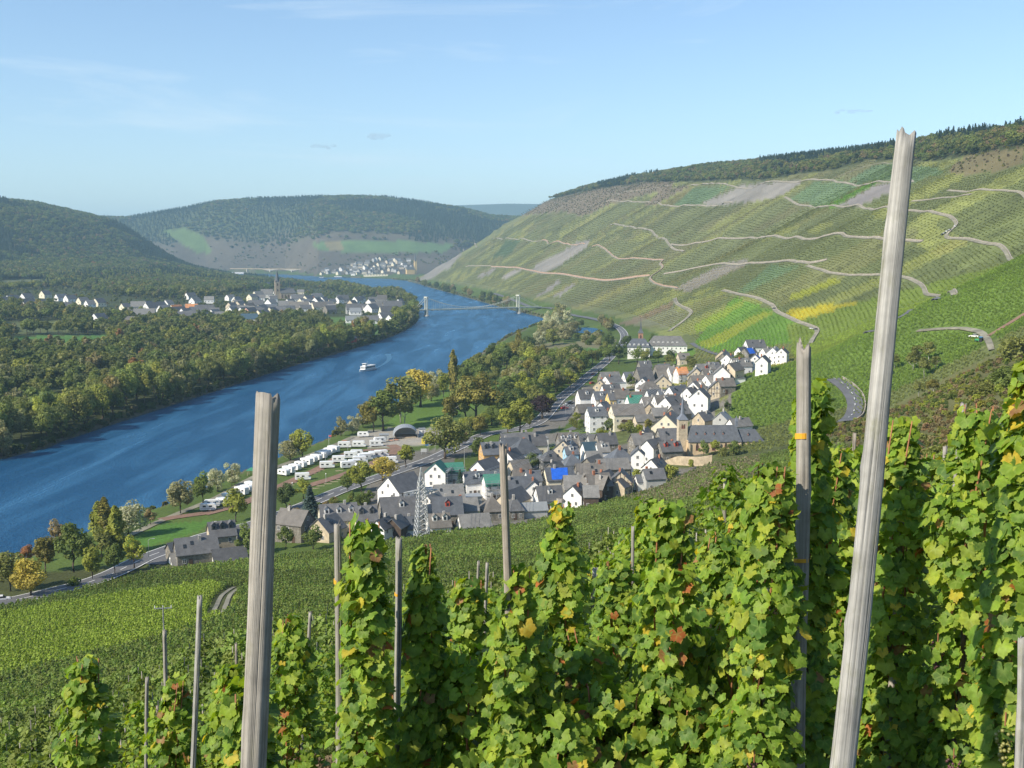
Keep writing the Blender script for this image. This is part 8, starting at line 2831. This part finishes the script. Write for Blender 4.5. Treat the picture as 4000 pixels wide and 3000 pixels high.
def tie(parent, p, r, mat=M_TIE, tilt=0.0, w=.012):
    n = 16
    V, F = [], []
    for k in range(n):
        a = 2 * math.pi * k / n
        for dz in (-w, w):
            V.append((p[0] + r * math.cos(a), p[1] + r * math.sin(a), p[2] + dz + tilt * math.cos(a) * r))
    F = [(2 * k, (2 * k + 2) % (2 * n), (2 * k + 3) % (2 * n), 2 * k + 1) for k in range(n)]
    o = mesh_obj("tie_band", V, F, mat, parent)
    o.modifiers.new("thick", 'SOLIDIFY').thickness = .004
    return o

STAKES = [  # top pixel, second pixel lower on the stake, distance top, distance there, radius top, radius foot, material, label
    ((584, 859), (545, 1659), 3.5, 3.45, .0385, .044, W_GREY, "thick weathered stake with a deep crack, in front of the river"),
    ((1958, 292), (1815, 1659), 3.45, 3.05, .0305, .041, W_PALE, "tallest silvery stake leaning right, reaching up to the skyline"),
    ((1737, 750), (1725, 1580), 4.6, 4.6, .029, .033, W_GREY, "grey stake with splintered top and yellow tie, left of the tallest"),
    ((1088, 966), (1100, 1400), 5.0, 5.0, .019, .022, W_BROWN, "grey stake standing before the village in the middle"),
    ((728, 1132), (735, 1640), 5.0, 5.0, .017, .019, W_GREY, "stake with orange knotted tie beside the full leafed vine"),
    ((862, 1166), (855, 1655), 5.2, 5.2, .0165, .019, W_PALE, "slim pale stake with a thin orange tie"),
    ((433, 1290), (420, 1575), 5.6, 5.6, .0145, .017, W_PALE, "slim stake alone before the lower vineyard, left of the thick one"),
    ((356, 1362), (358, 1456), 8.0, 8.0, .0155, .018, W_GREY, "short visible stake under the T shaped power pole"),
    ((318, 1463), (317, 1566), 8.5, 8.5, .014, .016, W_GREY, "small stake between the two leftmost vines"),
    ((214, 1512), (216, 1560), 11, 11, .016, .018, W_GREY, "tiny stake beside the leftmost vine, left of a pair"),
    ((229, 1526), (229, 1580), 11, 11, .016, .018, W_BROWN, "tiny stake beside the leftmost vine, right of a pair"),
    ((670, 1322), (664, 1420), 9.0, 9.0, .014, .016, W_GREY, "small stake in the gap right of the thick one"),
    ((1208, 1077), (1211, 1310), 6.0, 6.0, .018, .020, W_GREY, "stake behind the vine top with red tinged leaves"),
    ((1366, 1137), (1366, 1190), 9.0, 9.0, .0135, .016, W_GREY, "thin stake standing against the lower vineyard in the middle"),
    ((1962, 918), (1930, 1430), 5.5, 5.3, .021, .023, W_GREY, "stake hidden in leaves just right of the tallest one"),
    ((2080, 872), (2070, 1000), 6.0, 6.0, .016, .018, W_GREY, "stake topped by a yellow red leaf at the right"),
    ((2044, 965), (2040, 1050), 7.5, 7.5, .016, .018, W_GREY, "grey stake between the two right hand vines"),
    ((1786, 1002), (1782, 1080), 8.0, 8.0, .016, .018, W_GREY, "short stake between splintered and tallest stakes"),
    ((1645, 1096), (1652, 1190), 8.0, 8.0, .015, .017, W_PALE, "pale stake left of the splintered one"),
    ((1603, 1126), (1606, 1170), 10, 10, .0135, .016, W_GREY, "thin stake left of the pale one, against the bushes"),
    ((2207, 1382), (2200, 1659), 3.3, 3.3, .015, .018, W_PALE, "pale stake cut by the right picture edge"),
    ((1052, 1216), (1050, 1290), 8.5, 8.5, .013, .015, W_GREY, "thin stake right of the orange tied pair"),
    ((1033, 1212), (1030, 1290), 11, 11, .014, .016, W_GREY, "thinnest stake left of the middle one"),
    ((2160, 916), (2155, 1000), 7.0, 7.0, .015, .017, W_GREY, "stake among the leaves near the right edge"),
]
stake_objs = []
for i, (tp, lp, yt, yl, rt, rf, mt, lab) in enumerate(STAKES):
    T = at_y(*tp, yt); B = at_y(*lp, yl)
    dv = (B - T) / max(1e-6, T[2] - B[2])
    # follow the stake down into the soil
    z = T[2]; p = T.copy()
    while p[2] > ground(p[0], p[1]) - .25:
        p = p + dv * .1
    base = p
    L_ = float(np.linalg.norm(T - base))
    me = post_mesh("vineyard_stake", [np.zeros(3), np.array([0, 0, L_])], rf, rt, mt, 200 + i, 32 if yt < 6 else 12, 3 if yt < 5 else 1, .05 if i == 2 else (.022 if yt < 6 else .01))
    o = add_obj("vineyard_stake", me, None, tuple(base))
    o.rotation_euler = Vector(T - base).to_track_quat('Z', 'Y').to_euler()
    tag(o, lab, "stake", "vineyard stakes in the front rows")
    stake_objs.append((o, base, T, L_))
def tie_at(i, v, w=.012):
    o, base, T, L_ = stake_objs[i]
    st = STAKES[i]
    fr = (at_y(st[0][0], v, st[2])[2] - base[2]) / (T[2] - base[2])
    tie(o, (0, 0, fr * L_), (st[4] * fr + st[5] * (1 - fr)) * 1.12, M_TIE, .15, w)
tie_at(2, 942); tie_at(2, 1210, w=.008); tie_at(5, 1283, w=.006); tie_at(4, 1255, w=.01)

# ------------------------------------------------------------------ the vines in front: plants
def vine(x, y, h, rad, n_leaf, label, seed, solo=True, autumn=.06, lean=None, group="grapevines of the front rows", extra=120, low=.1, grapes=0, canes=4):
    r = random.Random(seed)
    z = ground(x, y)
    e = empty("grapevine", (x, y, z - .02))
    lean = lean or (r.uniform(-.12, .12), r.uniform(-.12, .12), r.uniform(0, 6))
    # old wood, canes and leaf stalks
    pts = [(0, 0, -.1)]
    for k in range(1, 6):
        pts.append((lean[0] * .1 * k + r.uniform(-.03, .03), lean[1] * .1 * k + r.uniform(-.03, .03), h * .1 * k))
    MB().path(pts, [.03, .026, .024, .02, .016, .01], 7).build("trunk", M_TRUNK, e, True)
    for c in range(canes):
        a = r.uniform(0, 6.28); q = rad * r.uniform(.2, .6)
        cp = [(pts[3][0], pts[3][1], h * .3)]
        for k in range(1, 7):
            t = .3 + .72 * k / 6
            cp.append((lean[0] * t + q * math.cos(a + k * .3), lean[1] * t + q * math.sin(a + k * .3), t * h))
        MB().path(cp, [.0065] * 3 + [.005] * 3 + [.003], 5).build("cane", M_CANE, e, True)
    pl = leaf_places(r, n_leaf, h, rad, lean, low)
    if solo:
        pl = pl[:300]
        for p, sx, sy, sz, s in pl:
            o = bpy.data.objects.new("leaf", LEAF_MESH[r.randrange(9) if r.random() > .07 else r.randrange(9, 11)])
            COL.objects.link(o)
            M_ = Matrix(((sx[0] * s, sy[0] * s, sz[0] * s, p[0]), (sx[1] * s, sy[1] * s, sz[1] * s, p[1]), (sx[2] * s, sy[2] * s, sz[2] * s, p[2]), (0, 0, 0, 1)))
            o.parent = e
            o.matrix_local = M_
            top = p[2] / h > .88
            o.color = (*leaf_tint(r, autumn * (2.2 if top else 1)), 1)
        if extra:
            f = add_obj("foliage", foliage_mesh("foliage", r, leaf_places(r, extra, h, rad * .92, lean, low), autumn), e)
            f["kind"] = "stuff"
    else:
        f = add_obj("foliage", foliage_mesh("foliage", r, pl, autumn), e)
        f["kind"] = "stuff"
    for g in range(grapes):
        a = math.atan2(-y, -x) + r.uniform(-1.0, 1.0)
        q = rad * r.uniform(.75, 1.05)
        cz = h * r.uniform(.16, .5)
        grape_cluster(e, (lean[0] * .3 + q * math.cos(a), lean[1] * .3 + q * math.sin(a), cz), r, M_GRAPED if r.random() < .25 else M_GRAPE)
    return tag(e, label, "grapevine", group)

_ico = None
def grape_cluster(parent, p, r, mat):
    global _ico
    if _ico is None:
        t = (1 + 5 ** .5) / 2
        v = np.array([(-1, t, 0), (1, t, 0), (-1, -t, 0), (1, -t, 0), (0, -1, t), (0, 1, t), (0, -1, -t), (0, 1, -t), (t, 0, -1), (t, 0, 1), (-t, 0, -1), (-t, 0, 1)])
        f = [(0, 11, 5), (0, 5, 1), (0, 1, 7), (0, 7, 10), (0, 10, 11), (1, 5, 9), (5, 11, 4), (11, 10, 2), (10, 7, 6), (7, 1, 8), (3, 9, 4), (3, 4, 2), (3, 2, 6), (3, 6, 8), (3, 8, 9), (4, 9, 5), (2, 4, 11), (6, 2, 10), (8, 6, 7), (9, 8, 1)]
        _ico = (v / np.linalg.norm(v[0]), f)
    mb = MB()
    for k in range(46):
        t = r.random()
        a = r.uniform(0, 6.28); q = .034 * (1 - .75 * t) * r.uniform(.6, 1)
        c = np.array([q * math.cos(a), q * math.sin(a), -.13 * t])
        mb.add(_ico[0] * .0075 * r.uniform(.8, 1.1) + c, _ico[1])
    o = mb.build("grape_cluster", mat, parent, True, p)
    o["kind"] = "stuff"
    MB().tube((0, 0, 0), (0, 0, .05), .003, n=5).build("stalk", M_CANE, o)

FRONT = [  # top pixel, distance, radius, leaves, autumn share, label, lean in x, grapes
    ((160, 1436), 6.3, .21, 300, .03, "leftmost tall vine with a rusty leaf near its top", .05, 0),
    ((375, 1470), 7.2, .20, 280, .14, "vine with reddish dry top leaves under the power pole", .0, 0),
    ((497, 1455), 6.6, .18, 240, .08, "vine just left of the thick cracked stake", .0, 0),
    ((560, 1490), 3.75, .17, 190, .02, "vine with large leaves hugging the thick cracked stake", -.04, 0),
    ((625, 1342), 7.4, .22, 260, .06, "vine right behind the thick cracked stake", .0, 0),
    ((772, 1142), 4.9, .15, 290, .05, "tall narrow vine tied with an orange knot", .03, 1),
    ((895, 1185), 5.3, .13, 260, .08, "narrow vine against the slim pale stake", .05, 1),
    ((1010, 1262), 6.8, .20, 280, .05, "vine left of the middle stake with small leaves", .0, 0),
    ((1110, 1242), 5.0, .17, 290, .06, "dense vine at the foot of the middle stake", .02, 1),
    ((1212, 1098), 5.7, .15, 290, .09, "tall vine with red tinged tip right of the middle stake", .0, 1),
    ((1330, 1215), 7.4, .24, 290, .05, "broad vine between the red tipped and the yellow topped vines", .0, 2),
    ((1452, 1098), 5.3, .19, 300, .10, "vine with yellow and brown top leaves", .0, 3),
    ((1558, 1160), 6.6, .22, 290, .06, "bushy vine left of the splintered stake", .0, 2),
    ((1665, 1010), 4.45, .15, 290, .05, "vine climbing the left side of the splintered stake", .0, 1),
    ((1765, 830), 4.75, .13, 280, .06, "vine climbing past the right side of the splintered stake", -.02, 0),
    ((1800, 978), 6.4, .19, 270, .07, "vine in the gap between splintered and tallest stakes", .0, 1),
    ((1952, 912), 5.3, .20, 300, .07, "vine with a red cane just right of the tallest stake", .0, 1),
    ((2100, 885), 5.0, .22, 300, .04, "broad dense vine at the right with large lobed leaves", .02, 3),
    ((2035, 985), 6.9, .22, 280, .06, "vine behind the two right hand vines", .0, 2),
    ((2206, 775), 3.6, .13, 240, .08, "yellowish vine cut by the right picture edge", .03, 2),
    ((2180, 930), 6.2, .22, 280, .05, "vine behind the right picture edge vine", .0, 1),
]
occupied = []
for i, (tp, yd, rad, nl, au, lab, lx, gr) in enumerate(FRONT):
    T = at_y(*tp, yd)
    z = ground(T[0], T[1])
    h = T[2] - z
    vine(T[0], T[1], h, rad * .82, 300, lab, 300 + i, True, au, (lx, random.uniform(-.05, .05), random.uniform(0, 6)), grapes=gr, extra=820)
    occupied.append((T[0], T[1]))
ROW_BINS = [(300, "at the lower left"), (600, "around the thick cracked stake"), (880, "around the orange tied stakes"), (1120, "left of the middle stake"), (1380, "right of the middle stake"), (1680, "left of the splintered stake"), (1900, "around the tallest stake"), (9999, "right of the tallest stake")]
# lower, leafier parts filling the bottom of the view
LOWER = [((955, 1400), 5.6), ((1255, 1370), 5.5), ((1395, 1350), 5.8), ((1505, 1340), 5.7), ((1620, 1350), 5.4), ((1050, 1430), 5.2), ((1330, 1480), 5.2), ((1585, 1510), 5.0), ((830, 1510), 5.3), 
         ((1170, 1530), 5.0), ((1470, 1490), 5.1), ((1900, 1180), 6.4), ((2010, 1250), 6.0), ((1760, 1330), 5.6), ((1950, 1480), 5.4)]
for i, (tp, yd) in enumerate(LOWER):
    T = at_y(*tp, yd)
    h = max(.5, T[2] - ground(T[0], T[1]))
    vine(T[0], T[1], h, .22, 800 if h > 1 else 480, "low leafy vine below the tall front vines, " + by_place(tp[0], ROW_BINS), 400 + i, False, .06, grapes=1 if i % 2 else 0, canes=3)
    occupied.append((T[0], T[1]))

# the next rows down the slope: copies of a few vines
protos = []
for k in range(7):
    r = random.Random(500 + k)
    pl = leaf_places(r, 640, 1.0, .15, (r.uniform(-.05, .05), r.uniform(-.05, .05), k), .1)
    pl = [(p * np.array([1, 1, 1.0]), a, b, c, s * .66) for p, a, b, c, s in pl]
    protos.append(foliage_mesh("foliage", r, pl, .05))
_st = [post_mesh("stake", [np.array([.05, 0, -.15]), np.array([.05 + .01 * k, 0, 1.0 + .03 * k])], .012, .010, (W_GREY, W_PALE, W_BROWN)[k % 3], 600 + k, 8, 1, .008) for k in range(4)]
_tr = MB().path([(0, 0, -.05), (.02, .01, .1), (-.01, .0, .2), (.01, .01, .35)], [.018, .014, .012, .006], 6).mesh("trunk", M_TRUNK, True)
rg = random.Random(9)
rowc = 0
yy = 6.0
while yy < 18.5:
    xx = -.62 * yy - .4
    while xx < .56 * yy + .3:
        px, py = xx + rg.uniform(-.15, .15) + .3 * (rowc % 2), yy + rg.uniform(-.2, .2)
        xx += 1.05
        az_ = math.degrees(math.atan2(px, py))
        if abs(az_) > 28.5 or math.hypot(px, py) > 17.6: continue
        if any(math.hypot(px - a, py - b) < .55 for a, b in occupied): continue
        if az_ < -7 and py < 12.5 and rg.random() < .82: continue
        if py < 10 and rg.random() < .3: continue
        s = rg.uniform(1.45, 1.85)
        if py < 9.5:
            # stay below what one sees over the front vines
            zt = ground(px, py) + s
            u_, v_, _ = project(px, py, zt)
            lim = np.interp(u_, [0, 90, 230, 300, 480, 600, 700, 830, 950, 1000, 1160, 1260, 1370, 1520, 1640, 1820, 1900, 2212], [1640, 1440, 1500, 1480, 1450, 1340, 1330, 1330, 1340, 1260, 1260, 1200, 1190, 1170, 1080, 1000, 930, 900])
            if v_ < lim:
                s = s - (lim - v_) * py / FPX
                if s < .8: continue
        e = empty("grapevine", (px, py, ground(px, py) - .03), rg.uniform(0, 6.28))
        e.scale = (s, s, s)
        f = add_obj("foliage", rg.choice(protos), e); f["kind"] = "stuff"
        add_obj("trunk", _tr, e)
        ub_ = by_place(float(project(px, py, e.location.z)[0]), ROW_BINS)
        dw_ = "second" if py < 9.5 else ("third" if py < 13 else "fourth")
        tag(e, "grapevine of the %s row, %s" % (dw_, ub_), "grapevine", "grapevines of the next rows")
        if rg.random() < .55:
            sto = add_obj("vineyard_stake", rg.choice(_st), None, tuple(e.location)); sto.scale = (s, s, s * rg.uniform(.9, 1.1)); sto.rotation_euler = (rg.uniform(-.04, .04), rg.uniform(-.04, .04), 0)
            tag(sto, "small grey stake in the %s row of vines, %s" % (dw_, ub_), "stake", "stakes of the next rows")
    yy += 1.25; rowc += 1

# soil, dead leaves and weeds under the vines
gx, gy = grid_pts(-9, 9, 2.2, 15, .34, .5, np.random.default_rng(3))
k = np.abs(np.degrees(np.arctan2(gx, gy))) < 30
gx, gy = gx[k], gy[k]
gz = land(gx, gy)
n = len(gx)
tt_ = np.where(RNG.uniform(0, 1, (n, 1)) < .5, np.array([[.16, .12, .07]]), np.array([[.07, .10, .025]])) * RNG.uniform(.6, 1.3, (n, 1))
scatter("weeds", np.column_stack([gx, gy, gz - .01]), np.stack([RNG.uniform(.2, .4, n), RNG.uniform(.2, .4, n), RNG.uniform(.08, .28, n)], 1), RNG.uniform(0, 6.28, n), np.full(n, 6), tt_, P_WOOD, "weeds and dead leaves on the soil under the vines")
